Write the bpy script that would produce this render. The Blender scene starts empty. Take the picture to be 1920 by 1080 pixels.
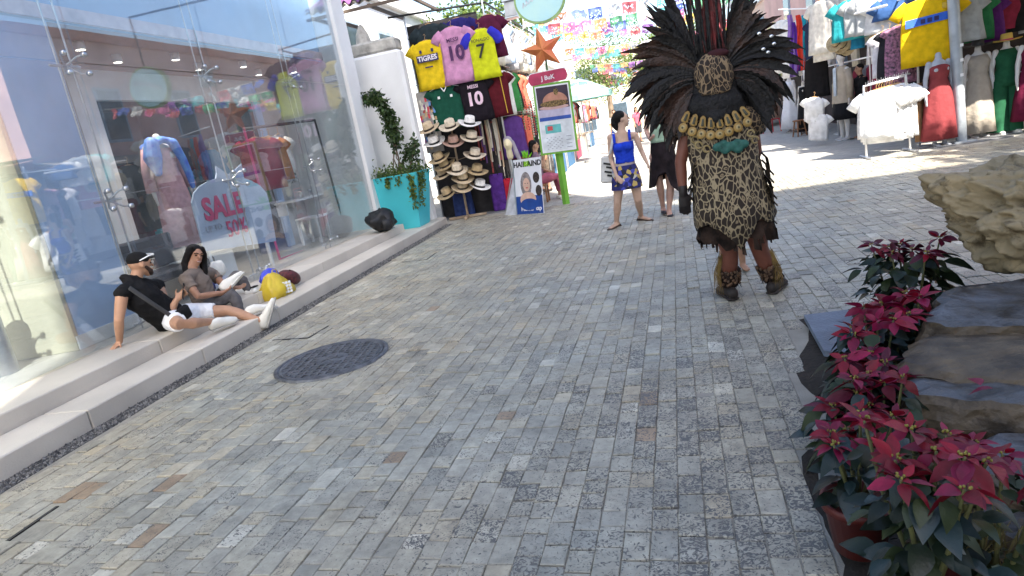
import bpy, bmesh, math, random
from mathutils import Vector, Matrix, Quaternion, noise
random.seed(7)
R_ = math.radians
scene = bpy.context.scene
col = scene.collection

# ------------------------------------------------------------------ camera
FPX, CAMH = 1200.0, 1.5                       # focal length in photo pixels, eye height in metres
def _ray(u, v): return Vector(((u-960)/FPX, -(v-540)/FPX, -1.0))
_z = -_ray(1853, 5505).normalized()           # straight down in the picture
_y = _ray(1208, 205); _y = (_y - _z*_y.dot(_z)).normalized()   # along the shop's kerb
_x = _y.cross(_z)
ROT = Matrix((_x, _y, _z))
CAM = Vector((0, 0, CAMH))
cd = bpy.data.cameras.new('camera'); cam = bpy.data.objects.new('camera', cd); col.objects.link(cam)
cd.sensor_width = 36; cd.lens = 36*FPX/1920; cd.clip_end = 2000; cd.clip_start = 0.05
cam.matrix_world = Matrix.Translation(CAM) @ ROT.to_4x4()
scene.camera = cam
def _dir(u, v): return ROT @ _ray(u, v)
def pX(u, v, X): d = _dir(u, v); return CAM + d*(X/d.x)
def pY(u, v, Y): d = _dir(u, v); return CAM + d*(Y/d.y)
def pZ(u, v, Z=0.0): d = _dir(u, v); return CAM + d*((Z-CAMH)/d.z)

# ------------------------------------------------------------------ light
SUN_TRAVEL = Vector((-0.52, 0.97, -1.0)).normalized()
w = bpy.data.worlds.new('World'); scene.world = w; w.use_nodes = True
nt = w.node_tree; nt.nodes.clear()
sky = nt.nodes.new('ShaderNodeTexSky'); sky.sky_type = 'NISHITA'; sky.sun_disc = False
sky.sun_elevation = math.asin(-SUN_TRAVEL.z); sky.sun_rotation = math.atan2(-SUN_TRAVEL.x, -SUN_TRAVEL.y)
sky.air_density = 1.0; sky.dust_density = 2.2; sky.ozone_density = 1.0
bg = nt.nodes.new('ShaderNodeBackground'); bg.inputs[1].default_value = 0.12
wo = nt.nodes.new('ShaderNodeOutputWorld')
nt.links.new(sky.outputs[0], bg.inputs[0]); nt.links.new(bg.outputs[0], wo.inputs[0])
sd = bpy.data.lights.new('sun', 'SUN'); sd.energy = 5.0; sd.angle = R_(0.53); sd.color = (1, .93, .82)
so = bpy.data.objects.new('sun', sd); col.objects.link(so)
so.rotation_euler = SUN_TRAVEL.to_track_quat('-Z', 'Y').to_euler(); so.location = (8, -14, 20)
vs = scene.view_settings
vs.view_transform = 'Standard'; vs.look = 'None'; vs.exposure = 1.9; vs.gamma = 1; vs.use_curve_mapping = False
scene.render.engine = 'CYCLES'
scene.cycles.use_denoising = True
scene.cycles.max_bounces = 8; scene.cycles.transparent_max_bounces = 16
scene.cycles.sample_clamp_indirect = 4.0

# ------------------------------------------------------------------ materials
_M = {}
def new_mat(name):
    m = bpy.data.materials.new(name); m.use_nodes = True
    n = m.node_tree.nodes; l = m.node_tree.links
    return m, n, l, n['Principled BSDF'], n['Material Output']
def M(name, c=(.5, .5, .5), rough=.7, var=.12, vs=6., bump=.15, bs=60., metal=0., spec=.4, trans=0., emit=0., c2=None, obj_var=0., sheen=0., coat=0.):
    """procedural material: base colour broken up by noise, fine bump, optional translucency"""
    if name in _M: return _M[name]
    m, n, l, b, out = new_mat(name); _M[name] = m
    tc = n.new('ShaderNodeTexCoord')
    nz = n.new('ShaderNodeTexNoise'); nz.inputs['Scale'].default_value = vs; nz.inputs['Detail'].default_value = 5
    l.new(tc.outputs['Object'], nz.inputs['Vector'])
    rp = n.new('ShaderNodeValToRGB')
    c2_ = c2 or tuple(max(0, x*(1-var*2)) for x in c)
    c1_ = c if c2 else tuple(min(1, x*(1+var)) for x in c)
    rp.color_ramp.elements[0].position = .32; rp.color_ramp.elements[1].position = .68
    rp.color_ramp.elements[0].color = (*c2_, 1); rp.color_ramp.elements[1].color = (*c1_, 1)
    l.new(nz.outputs[0], rp.inputs[0])
    src = rp.outputs[0]
    if obj_var:
        oi = n.new('ShaderNodeObjectInfo'); hs = n.new('ShaderNodeHueSaturation')
        mr = n.new('ShaderNodeMapRange'); mr.inputs[3].default_value = 1-obj_var; mr.inputs[4].default_value = 1+obj_var
        l.new(oi.outputs['Random'], mr.inputs[0]); l.new(mr.outputs[0], hs.inputs['Value']); l.new(src, hs.inputs['Color']); src = hs.outputs[0]
    l.new(src, b.inputs['Base Color'])
    b.inputs['Roughness'].default_value = rough; b.inputs['Metallic'].default_value = metal
    b.inputs['Specular IOR Level'].default_value = spec
    if sheen: b.inputs['Sheen Weight'].default_value = sheen
    if coat: b.inputs['Coat Weight'].default_value = coat; b.inputs['Coat Roughness'].default_value = .15
    if emit:
        l.new(src, b.inputs['Emission Color']); b.inputs['Emission Strength'].default_value = emit
    if bump:
        n2 = n.new('ShaderNodeTexNoise'); n2.inputs['Scale'].default_value = bs; n2.inputs['Detail'].default_value = 6
        l.new(tc.outputs['Object'], n2.inputs['Vector'])
        bp = n.new('ShaderNodeBump'); bp.inputs['Strength'].default_value = bump; bp.inputs['Distance'].default_value = .02
        l.new(n2.outputs[0], bp.inputs['Height']); l.new(bp.outputs[0], b.inputs['Normal'])
    if trans:
        t = n.new('ShaderNodeBsdfTranslucent'); l.new(src, t.inputs[0])
        mx = n.new('ShaderNodeMixShader'); mx.inputs[0].default_value = trans
        l.new(b.outputs[0], mx.inputs[1]); l.new(t.outputs[0], mx.inputs[2]); l.new(mx.outputs[0], out.inputs[0])
    return m
def cloth(name, c=(.5, .5, .5), var=.1, trans=.12): return M('cloth_'+name, c, rough=.85, var=var, vs=9, bump=.75, bs=13, spec=.15, trans=trans)
def rgb(r, g, b):
    f = lambda x: ((x/255+.055)/1.055)**2.4 if x > 10 else x/255/12.92
    return (f(r), f(g), f(b))

# ------------------------------------------------------------------ mesh helpers
class MB:
    def __init__(s): s.v = []; s.f = []; s.m = []
    def add(s, vs, fs, mi=0):
        o = len(s.v); s.v += [tuple(v) for v in vs]; s.f += [tuple(i+o for i in f) for f in fs]; s.m += [mi]*len(fs); return s
    def box(s, c, d, rot=None, mi=0, taper=(1, 1), bev=0.0):
        c = Vector(c); hx, hy, hz = d[0]/2, d[1]/2, d[2]/2
        P = []
        if bev:
            b = bev
            rings = [(-hz, b), (-hz+b, 0), (hz-b, 0), (hz, b)]
            for z, i in rings:
                t0 = (z+hz)/(2*hz); tx = 1+(taper[0]-1)*t0; ty = 1+(taper[1]-1)*t0
                X, Y = hx*tx, hy*ty
                for x, y in ((-X+b+i*0, -Y+i), (X-b, -Y+i), (X-i, -Y+b), (X-i, Y-b), (X-b, Y-i), (-X+b, Y-i), (-X+i, Y-b), (-X+i, -Y+b)):
                    P.append(Vector((x, y, z)))
            F = [tuple(range(7, -1, -1)), tuple(range(24, 32))]
            for r in range(3):
                for k in range(8): F.append((r*8+k, r*8+(k+1) % 8, r*8+8+(k+1) % 8, r*8+8+k))
        else:
            for z in (-hz, hz):
                tx, ty = (1, 1) if z < 0 else taper
                P += [Vector((-hx*tx, -hy*ty, z)), Vector((hx*tx, -hy*ty, z)), Vector((hx*tx, hy*ty, z)), Vector((-hx*tx, hy*ty, z))]
            F = [(3, 2, 1, 0), (4, 5, 6, 7), (0, 1, 5, 4), (1, 2, 6, 5), (2, 3, 7, 6), (3, 0, 4, 7)]
        if rot is not None: P = [rot @ p for p in P]
        return s.add([c+p for p in P], F, mi)
    def bx(s, a, b, mi=0, bev=0.0):
        a = Vector(a); b = Vector(b)
        lo = Vector(map(min, a, b)); hi = Vector(map(max, a, b)); return s.box((lo+hi)/2, hi-lo, None, mi, (1, 1), bev)
    def tube(s, pts, rads, seg=10, side=None, cap=True, mi=0, round_=True):
        pts = [Vector(p) for p in pts]; n = len(pts)
        rr = [(r, r) if not isinstance(r, (tuple, list)) else r for r in rads]
        rings = []
        prev = None
        for i, p in enumerate(pts):
            t = (pts[min(i+1, n-1)]-pts[max(i-1, 0)])
            t = t.normalized() if t.length > 1e-9 else Vector((0, 0, 1))
            ref = side if side is not None else (prev if prev is not None else (Vector((1, 0, 0)) if abs(t.x) < .8 else Vector((0, 1, 0))))
            a = ref - t*ref.dot(t)
            if a.length < 1e-5: a = t.orthogonal()
            a.normalize(); bb = t.cross(a); prev = a
            rings.append((p, a, bb, rr[i], t))
        full = []
        if cap and round_:
            p, a, bb, r, t = rings[0]; k = min(r)
            full.append((p-t*k*.92, a, bb, (r[0]*.35, r[1]*.35))); full.append((p-t*k*.6, a, bb, (r[0]*.8, r[1]*.8)))
        for p, a, bb, r, t in rings: full.append((p, a, bb, r))
        if cap and round_:
            p, a, bb, r, t = rings[-1]; k = min(r)
            full.append((p+t*k*.6, a, bb, (r[0]*.8, r[1]*.8))); full.append((p+t*k*.92, a, bb, (r[0]*.35, r[1]*.35)))
        V = []; F = []
        for p, a, bb, r in full:
            for k in range(seg):
                th = 2*math.pi*k/seg; V.append(p + a*(r[0]*math.cos(th)) + bb*(r[1]*math.sin(th)))
        for i in range(len(full)-1):
            for k in range(seg):
                F.append((i*seg+k, i*seg+(k+1) % seg, (i+1)*seg+(k+1) % seg, (i+1)*seg+k))
        if cap: F.append(tuple(range(seg-1, -1, -1))); F.append(tuple(range((len(full)-1)*seg, len(full)*seg)))
        return s.add(V, F, mi)
    def ell(s, c, r, rot=None, seg=12, mi=0):
        c = Vector(c); V = []; F = []; n = seg//2+1
        for i in range(1, n):
            ph = math.pi*i/n
            for k in range(seg):
                th = 2*math.pi*k/seg; p = Vector((r[0]*math.sin(ph)*math.cos(th), r[1]*math.sin(ph)*math.sin(th), -r[2]*math.cos(ph)))
                V.append(c + (rot @ p if rot else p))
        b = Vector((0, 0, -r[2])); t = Vector((0, 0, r[2]))
        V += [c+(rot @ b if rot else b), c+(rot @ t if rot else t)]
        for i in range(n-2):
            for k in range(seg): F.append((i*seg+k, i*seg+(k+1) % seg, (i+1)*seg+(k+1) % seg, (i+1)*seg+k))
        for k in range(seg):
            F.append((len(V)-2, (k+1) % seg, k)); F.append((len(V)-1, (n-2)*seg+k, (n-2)*seg+(k+1) % seg))
        return s.add(V, F, mi)
    def lathe(s, prof, seg=20, T=None, mi=0, fn=None):
        V = []; F = []
        for r, z in prof:
            for k in range(seg):
                th = 2*math.pi*k/seg; p = Vector((r*math.cos(th), r*math.sin(th), z))
                if fn: p = fn(p, th)
                V.append(T @ p if T else p)
        for i in range(len(prof)-1):
            for k in range(seg): F.append((i*seg+k, i*seg+(k+1) % seg, (i+1)*seg+(k+1) % seg, (i+1)*seg+k))
        return s.add(V, F, mi)
    def loft(s, rings, cap=False, mi=0):
        n = len(rings[0]); V = [p for r in rings for p in r]; F = []
        for i in range(len(rings)-1):
            for k in range(n): F.append((i*n+k, i*n+(k+1) % n, (i+1)*n+(k+1) % n, (i+1)*n+k))
        if cap: F.append(tuple(range(n-1, -1, -1))); F.append(tuple(range((len(rings)-1)*n, len(rings)*n)))
        return s.add(V, F, mi)
    def prism(s, poly, off, mi=0):
        """polygon of 3-d points extruded by off"""
        n = len(poly); poly = [Vector(p) for p in poly]; off = Vector(off)
        F = [tuple(range(n-1, -1, -1)), tuple(range(n, 2*n))] + [(k, (k+1) % n, n+(k+1) % n, n+k) for k in range(n)]
        return s.add(poly+[p+off for p in poly], F, mi)
    def grid(s, fn, nu, nv, mi=0):
        V = [fn(i/nu, j/nv) for j in range(nv+1) for i in range(nu+1)]
        F = [(j*(nu+1)+i, j*(nu+1)+i+1, (j+1)*(nu+1)+i+1, (j+1)*(nu+1)+i) for j in range(nv) for i in range(nu)]
        return s.add(V, F, mi)
    def mesh(s, name, mats=None, smooth=False):
        me = bpy.data.meshes.new(name); me.from_pydata(s.v, [], s.f)
        if mats is not None:
            for m in (mats if isinstance(mats, (list, tuple)) else [mats]): me.materials.append(m)
            if any(s.m): me.polygons.foreach_set('material_index', s.m)
        if smooth: me.polygons.foreach_set('use_smooth', [True]*len(me.polygons))
        me.update(); return me
    def build(s, name, mats, parent=None, smooth=False, loc=None):
        return link(name, s.mesh(name, mats, smooth), parent, loc)
def link(name, me, parent=None, loc=None, mw=None):
    o = bpy.data.objects.new(name, me); col.objects.link(o)
    if parent is not None: o.parent = parent; o.matrix_parent_inverse = Matrix.Identity(4)
    if mw is not None: o.matrix_basis = mw
    elif loc is not None: o.location = loc
    return o
def tag(o, label, cat, group=None):
    o['label'] = label; o['category'] = cat
    if group: o['group'] = group
    return o
def thing(name, label, cat, loc=(0, 0, 0), rz=0, group=None):
    o = bpy.data.objects.new(name, None); col.objects.link(o); o.empty_display_size = .2
    o.location = loc; o.rotation_euler = (0, 0, rz)
    return tag(o, label, cat, group)
def struct(o): o['kind'] = 'structure'; return o
def stuff(o): o['kind'] = 'stuff'; return o
def copy_tree(o, parent=None):
    c = o.copy(); col.objects.link(c); c.parent = parent
    for ch in o.children: copy_tree(ch, c)
    return c
BLOBS = []
def blob(name, mb, mat, parent=None, voxel=.012, it=6, fac=.5):
    """one continuous skin grown over overlapping solids"""
    o = mb.build(name, mat, parent, True)
    r = o.modifiers.new('remesh', 'REMESH'); r.mode = 'VOXEL'; r.voxel_size = voxel; r.use_smooth_shade = True
    sm = o.modifiers.new('smooth', 'SMOOTH'); sm.factor = fac; sm.iterations = it
    BLOBS.append(o); return o
def bake_blobs():
    dg = bpy.context.evaluated_depsgraph_get(); dg.update()
    done = {}
    for o in BLOBS:
        me = bpy.data.meshes.new_from_object(o.evaluated_get(dg)); me.name = o.name
        if o.name.split('.')[0] in ('hoodie', 'shirt', 'leggings', 'shorts_leg', 'tank_top', 'mint_top', 'shorts', 'trousers'):    # cloth creases
            ns = [v.normal.copy() for v in me.vertices]
            for v, nn in zip(me.vertices, ns):
                q = v.co; a_ = .5-abs(noise.noise(Vector((q.x*9, q.y*9, q.z*17+2*noise.noise(q*5))))); v.co = q+nn*(.016*a_+.004*noise.noise(q*38)-.004)
        for p in me.polygons: p.use_smooth = True
        done[o] = me
    for o, me in done.items():
        o.modifiers.clear(); o.data = me
    BLOBS.clear()
_T = {}
def text_mesh(txt, size, mat, ext=.002, bold=0.0, space=1.0):
    """lettering lying in local x-z, facing -y, centred"""
    cu = bpy.data.curves.new('t', 'FONT'); cu.body = txt; cu.size = size; cu.extrude = ext; cu.align_x = 'CENTER'; cu.align_y = 'CENTER'
    cu.offset = bold; cu.space_character = space; cu.resolution_u = 3
    to = bpy.data.objects.new('t', cu); col.objects.link(to)
    dg = bpy.context.evaluated_depsgraph_get()
    me = bpy.data.meshes.new_from_object(to.evaluated_get(dg)); me.name = 'lettering'
    bpy.data.objects.remove(to); bpy.data.curves.remove(cu)
    me.transform(Matrix.Rotation(math.pi/2, 4, 'X')); me.materials.clear(); me.materials.append(mat); return me
def frame(o, xa, za):
    """matrix with local x along xa, local z along za, at o"""
    xa = Vector(xa).normalized(); za = Vector(za); ya = za.cross(xa).normalized(); za = xa.cross(ya).normalized()
    m = Matrix((xa, ya, za)).transposed().to_4x4(); m.translation = o; return m
# ------------------------------------------------------------------ ground and paving
def paver_material():
    m, n, l, b, out = new_mat('travertine_paver')
    at = n.new('ShaderNodeAttribute'); at.attribute_name = 'tone'
    sp = n.new('ShaderNodeSeparateColor'); l.new(at.outputs['Color'], sp.inputs[0])
    tc = n.new('ShaderNodeTexCoord')
    rp = n.new('ShaderNodeValToRGB'); cr = rp.color_ramp; cr.interpolation = 'LINEAR'
    stops = [(0, (.20, .195, .18)), (.12, (.265, .255, .225)), (.4, (.325, .305, .265)), (.65, (.365, .34, .285)), (.82, (.40, .345, .262)), (.92, (.44, .41, .35)), (.955, (.53, .50, .44)), (.97, (.31, .225, .155)), (1, (.29, .205, .14))]
    cr.elements[0].position = 0; cr.elements[0].color = (*stops[0][1], 1)
    cr.elements[1].position = 1; cr.elements[1].color = (*stops[-1][1], 1)
    for p, c in stops[1:-1]:
        e = cr.elements.new(p); e.color = (*c, 1)
    l.new(sp.outputs[0], rp.inputs[0])
    n1 = n.new('ShaderNodeTexNoise'); n1.inputs['Scale'].default_value = 16; n1.inputs['Detail'].default_value = 8; n1.inputs['Roughness'].default_value = .7
    l.new(tc.outputs['Object'], n1.inputs['Vector'])
    n2 = n.new('ShaderNodeTexNoise'); n2.inputs['Scale'].default_value = 42; n2.inputs['Detail'].default_value = 5; n2.inputs['Distortion'].default_value = 2.2
    l.new(tc.outputs['Object'], n2.inputs['Vector'])
    n3 = n.new('ShaderNodeTexNoise'); n3.inputs['Scale'].default_value = 2.4; n3.inputs['Detail'].default_value = 7; n3.inputs['Roughness'].default_value = .65
    l.new(tc.outputs['Object'], n3.inputs['Vector'])
    # mottling
    r1 = n.new('ShaderNodeMapRange'); r1.inputs[1].default_value = .3; r1.inputs[2].default_value = .7; r1.inputs[3].default_value = .72; r1.inputs[4].default_value = 1.25
    l.new(n1.outputs[0], r1.inputs[0])
    r3 = n.new('ShaderNodeMapRange'); r3.inputs[1].default_value = .3; r3.inputs[2].default_value = .7; r3.inputs[3].default_value = .74; r3.inputs[4].default_value = 1.22
    l.new(n3.outputs[0], r3.inputs[0])
    mu = n.new('ShaderNodeMath'); mu.operation = 'MULTIPLY'; l.new(r1.outputs[0], mu.inputs[0]); l.new(r3.outputs[0], mu.inputs[1])
    n4 = n.new('ShaderNodeTexNoise'); n4.inputs['Scale'].default_value = .55; n4.inputs['Detail'].default_value = 4; l.new(tc.outputs['Object'], n4.inputs['Vector'])
    wr = n.new('ShaderNodeValToRGB'); wr.color_ramp.elements[0].position = .36; wr.color_ramp.elements[0].color = (.93, .98, .98, 1); wr.color_ramp.elements[1].position = .62; wr.color_ramp.elements[1].color = (1.0, .96, .86, 1); l.new(n4.outputs[0], wr.inputs[0])
    wm = n.new('ShaderNodeMix'); wm.data_type = 'RGBA'; wm.blend_type = 'MULTIPLY'; wm.inputs[0].default_value = 1; l.new(rp.outputs[0], wm.inputs[6]); l.new(wr.outputs[0], wm.inputs[7])
    vm = n.new('ShaderNodeVectorMath'); vm.operation = 'SCALE'; l.new(wm.outputs[2], vm.inputs[0]); l.new(mu.outputs[0], vm.inputs['Scale'])
    # pits: threshold moves with the stone's own pittedness (green channel)
    th = n.new('ShaderNodeMapRange'); th.inputs[3].default_value = .29; th.inputs[4].default_value = .515; l.new(sp.outputs[1], th.inputs[0])
    sb = n.new('ShaderNodeMath'); sb.operation = 'SUBTRACT'; l.new(n2.outputs[0], sb.inputs[0]); l.new(th.outputs[0], sb.inputs[1])
    pt = n.new('ShaderNodeMapRange'); pt.inputs[1].default_value = -.03; pt.inputs[2].default_value = .035; l.new(sb.outputs[0], pt.inputs[0])
    mx = n.new('ShaderNodeMix'); mx.data_type = 'RGBA'; l.new(pt.outputs[0], mx.inputs[0])
    mx.inputs[6].default_value = (.10, .096, .09, 1); l.new(vm.outputs[0], mx.inputs[7])
    l.new(mx.outputs[2], b.inputs['Base Color'])
    b.inputs['Roughness'].default_value = .5; b.inputs['Specular IOR Level'].default_value = .5
    ad = n.new('ShaderNodeMath'); ad.operation = 'MULTIPLY_ADD'; ad.inputs[1].default_value = .35; l.new(n1.outputs[0], ad.inputs[0]); l.new(pt.outputs[0], ad.inputs[2])
    bp = n.new('ShaderNodeBump'); bp.inputs['Strength'].default_value = .5; bp.inputs['Distance'].default_value = .006
    l.new(ad.outputs[0], bp.inputs['Height']); l.new(bp.outputs[0], b.inputs['Normal'])
    return m
PAVER = paver_material()
def far_paving_material():
    m, n, l, b, out = new_mat('far_paving_stone')
    tc = n.new('ShaderNodeTexCoord')
    br = n.new('ShaderNodeTexBrick'); br.inputs['Scale'].default_value = 8.8; br.inputs['Mortar Size'].default_value = .025
    br.inputs['Color1'].default_value = (.36, .35, .32, 1); br.inputs['Color2'].default_value = (.44, .42, .37, 1); br.inputs['Mortar'].default_value = (.2, .19, .17, 1)
    br.inputs['Brick Width'].default_value = 1.1; br.inputs['Row Height'].default_value = 1
    l.new(tc.outputs['Object'], br.inputs['Vector'])
    nz = n.new('ShaderNodeTexNoise'); nz.inputs['Scale'].default_value = 3; nz.inputs['Detail'].default_value = 8; l.new(tc.outputs['Object'], nz.inputs['Vector'])
    mr = n.new('ShaderNodeMapRange'); mr.inputs[3].default_value = .7; mr.inputs[4].default_value = 1.3; l.new(nz.outputs[0], mr.inputs[0])
    vm = n.new('ShaderNodeVectorMath'); vm.operation = 'SCALE'; l.new(br.outputs[0], vm.inputs[0]); l.new(mr.outputs[0], vm.inputs['Scale']); l.new(vm.outputs[0], b.inputs['Base Color'])
    b.inputs['Roughness'].default_value = .75
    bp = n.new('ShaderNodeBump'); bp.inputs['Strength'].default_value = .4; bp.inputs['Distance'].default_value = .01
    l.new(br.outputs[1], bp.inputs['Height']); bp.invert = True; l.new(bp.outputs[0], b.inputs['Normal'])
    return m
GROUT = M('sand_grout', (.29, .27, .23), rough=.95, bump=.4, bs=120)
ground = struct(MB().grid(lambda u, v: Vector((-400+800*u, -300+900*v, -.0075)), 8, 8).build('ground', GROUT))
paving = struct(MB().grid(lambda u, v: Vector((-14+34*u, 11.6+60*v, -.006)), 4, 6).build('paving', far_paving_material()))

_d = _dir(1262, 196); E1 = Vector((_d.x, _d.y, 0)).normalized(); E2 = Vector((E1.y, -E1.x, 0))   # paver rows run along E1
MANHOLE = (pZ(527, 700)+pZ(727, 655)+pZ(650, 637)+pZ(580, 717))/4; MH_R = .455
def bed_edge(y): return .44+(y-1.85)*.17
def in_bed(p): return p.y < 4.35 and p.x > bed_edge(p.y)-.02
rust_spots = [(275, 1000), (325, 955), (748, 862), (240, 893), (318, 897), (150, 925)]
rust_pts = [pZ(u, v) for u, v in rust_spots]
ROWW = .098
cells = []
for r in range(-64, 100):
    y0 = 1.0 + random.random()*.12
    s = y0
    while s < 12.3:
        L = random.uniform(.095, .175) if random.random() < .92 else random.uniform(.17, .23)
        c = E1*(s+L/2) + E2*(r*ROWW)
        hw, hl = ROWW/2-.0014, L/2-.0032
        corners = [c+E2*(-hw)+E1*(-hl), c+E2*hw+E1*(-hl), c+E2*hw+E1*hl, c+E2*(-hw)+E1*hl]
        s += L
        if min(q.x for q in corners) < -3.905 or c.x > .52*c.y+2.2: continue
        if any(in_bed(q) for q in corners[1:3]): continue
        if c.y < .0: continue
        cells.append((c, corners))
def paver_shape(c, corners):
    hz = random.gauss(0, .0022); tl = random.gauss(0, .014), random.gauss(0, .014)
    t0 = Vector((0, 0, 0)); V = []
    js = [Vector((random.uniform(-.0035, .0022), random.uniform(-.005, .003), 0)) for _ in range(4)]
    for z, k in ((-.02, 1.0), (-.003, 1.0), (0, .90)):
        for q, j in zip(corners, js):
            d = (q+j-c); p = c+d*k if k == 1 else c+d-d.normalized()*.005
            V.append(Vector((p.x, p.y, z+(hz+d.dot(E2)*tl[0]+d.dot(E1)*tl[1] if z > -.02 else 0))))
    F = [(8, 9, 10, 11)]
    for r in (0, 4):
        for k in range(4): F.append((r+k, r+(k+1) % 4, r+4+(k+1) % 4, r+4+k))
    return V, F
def paver_tone(c):
    pit = min(1, max(0, random.gauss(.28, .2)+.5*max(0, min(1, (c.x+1.3)/1.4))*max(0, min(1, (6.5-c.y)/3))))
    near = min((c-q).length for q in rust_pts)
    t = min(.95, max(0, random.gauss(.5, .14)))
    if c.x < -1.5 and random.random() < .25: t = .5+.4*random.random()
    if random.random() < .05: t = random.uniform(.9, .955)
    if near < .058: t = .985
    elif random.random() < .0008: t = .975
    return (t, pit, random.random(), 1)
cells = [(k, paver_tone(k[0])) for k in cells]
def px_size(c): d = ROT.transposed() @ (c-CAM); return -d.z if abs(d.x/d.z) < .83 and abs(d.y/d.z) < .47 else 99+abs(d.z)
cells.sort(key=lambda k: px_size(k[0][0]))
def set_tone(me, tones, per):
    a = me.attributes.new('tone', 'FLOAT_COLOR', 'FACE')
    for i, t in enumerate(tones):
        for j in range(per): a.data[i*per+j].color = t
for (c, corners), t in cells[:300]:
    mb = MB(); V, F = paver_shape(c, corners); mb.add(V, F)
    me = mb.mesh('paver', PAVER); set_tone(me, [t], 9); link('paver', me, paving)
mb = MB(); tn = []
for (c, corners), t in cells[300:]:
    V, F = paver_shape(c, corners); mb.add(V, F); tn.append(t)
me = mb.mesh('pavers', PAVER); set_tone(me, tn, 9); stuff(link('pavers', me, paving))

# manhole cover: frame ring, disc, raised grid, centre emblem
IRON = M('cast_iron', (.13, .135, .15), rough=.5, var=.25, vs=12, bump=.3, bs=50, metal=.35)
mh = thing('manhole_cover', 'round cast iron manhole cover with waffle grid set in the paving', 'manhole cover', (MANHOLE.x, MANHOLE.y, .012), R_(8))
MB().lathe([(MH_R, -.02), (MH_R, .004), (MH_R-.03, .006), (MH_R-.034, -.004), (MH_R-.04, -.004)], 48).build('frame_ring', IRON, mh, True)
MB().lathe([(MH_R-.042, -.02), (MH_R-.042, .003), (MH_R-.06, .005), (MH_R-.075, -.004), (.13, -.004), (.13, .003), (.0005, .004)], 48).build('cover', IRON, mh, False)
g = MB()
for a in range(2):
    k = -7
    while k <= 7:
        x = k*.062; hl = math.sqrt(max(0, (MH_R-.07)**2-x*x))
        cuts = [(-hl, hl)] if abs(x) > .13 else [(-hl, -math.sqrt(.132**2-x*x)), (math.sqrt(.132**2-x*x), hl)]
        for p, q in cuts:
            if a: g.box(((p+q)/2, x, 0), (q-p, .02, .008))
            else: g.box((x, (p+q)/2, .0006), (.02, q-p, .008))
        k += 1
g.build('waffle_grid', IRON, mh)
e = MB()
for k in range(5): e.box((.07*math.cos(k*1.257), .07*math.sin(k*1.257), .006), (.05, .012, .006), Matrix.Rotation(k*1.257+.6, 3, 'Z'))
e.box((0, 0, .006), (.09, .014, .006), Matrix.Rotation(.5, 3, 'Z')); e.build('emblem', IRON, mh)
# paved-in service covers: dark metal edging set flush in the paving
EDGE = M('dark_steel_edge', (.03, .03, .032), rough=.5, metal=.4)
def service_cover(pts, lab):
    P = [pZ(*p) for p in pts]; t = thing('service_cover', lab, 'service cover', P[1])
    for a, b in zip(P[:-1], P[1:]):
        d = (b-a); ln = d.length; d.normalize()
        MB().box(((a+b)/2-P[1])+Vector((0, 0, -.006)), (ln, .02, .022), Matrix((d, Vector((-d.y, d.x, 0)), Vector((0, 0, 1)))).transposed()).build('metal_edging', EDGE, t)
    return t
service_cover([(512, 638), (578, 634), (615, 612)], 'bent dark metal edging in the paving beside the stretched out leg')
service_cover([(755, 492), (800, 487), (818, 474)], 'small bent dark metal edging in the paving near the teal planter')
service_cover([(-25, 1042), (108, 950)], 'straight dark slot cut in the paving below the gravel strip')

# gravel strip along the steps
GRAV = M('gravel_stone', (.17, .17, .18), rough=.8, var=.3, vs=30, bump=.3)
gv = MB(); ico = [Vector((0, 0, 1)), Vector((1, 0, 0)), Vector((0, 1, 0)), Vector((-1, 0, 0)), Vector((0, -1, 0)), Vector((0, 0, -1))]
icf = [(0, 1, 2), (0, 2, 3), (0, 3, 4), (0, 4, 1), (5, 2, 1), (5, 3, 2), (5, 4, 3), (5, 1, 4)]
for k in range(7500):
    y = 1.8+10.2*(k/7500)**1.15+random.random()*.05; x = random.uniform(-4.055, -3.905); r = random.uniform(.006, .015)
    rt = Matrix.Rotation(random.random()*6, 3, 'Z') @ Matrix.Rotation(random.random()*6, 3, 'X')
    gv.add([Vector((x, y, -.012+random.random()*.012))+rt @ Vector((q.x*r*random.uniform(.7, 1.3), q.y*r, q.z*r*.75)) for q in ico], icf)
go = stuff(gv.build('gravel', [GRAV])); tag(go, 'strip of dark grey gravel between the steps and the paving', 'gravel')
gm = _M['gravel_stone']; gn = gm.node_tree
_geo = gn.nodes.new('ShaderNodeNewGeometry'); _rp = gn.nodes.new('ShaderNodeValToRGB')
_rp.color_ramp.elements[0].color = (.025, .025, .028, 1); _rp.color_ramp.elements[1].color = (.22, .215, .21, 1); _rp.color_ramp.elements[1].position = 1
gn.links.new(_geo.outputs['Random Per Island'], _rp.inputs[0]); gn.links.new(_rp.outputs[0], gn.nodes['Principled BSDF'].inputs['Base Color'])

gb = MB().bx((-4.06, -1.5, -.03), (-3.905, 12.0, -.004)).build('gravel_bed', M('dark_sand', (.05, .05, .05), rough=.95)); struct(gb)
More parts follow.
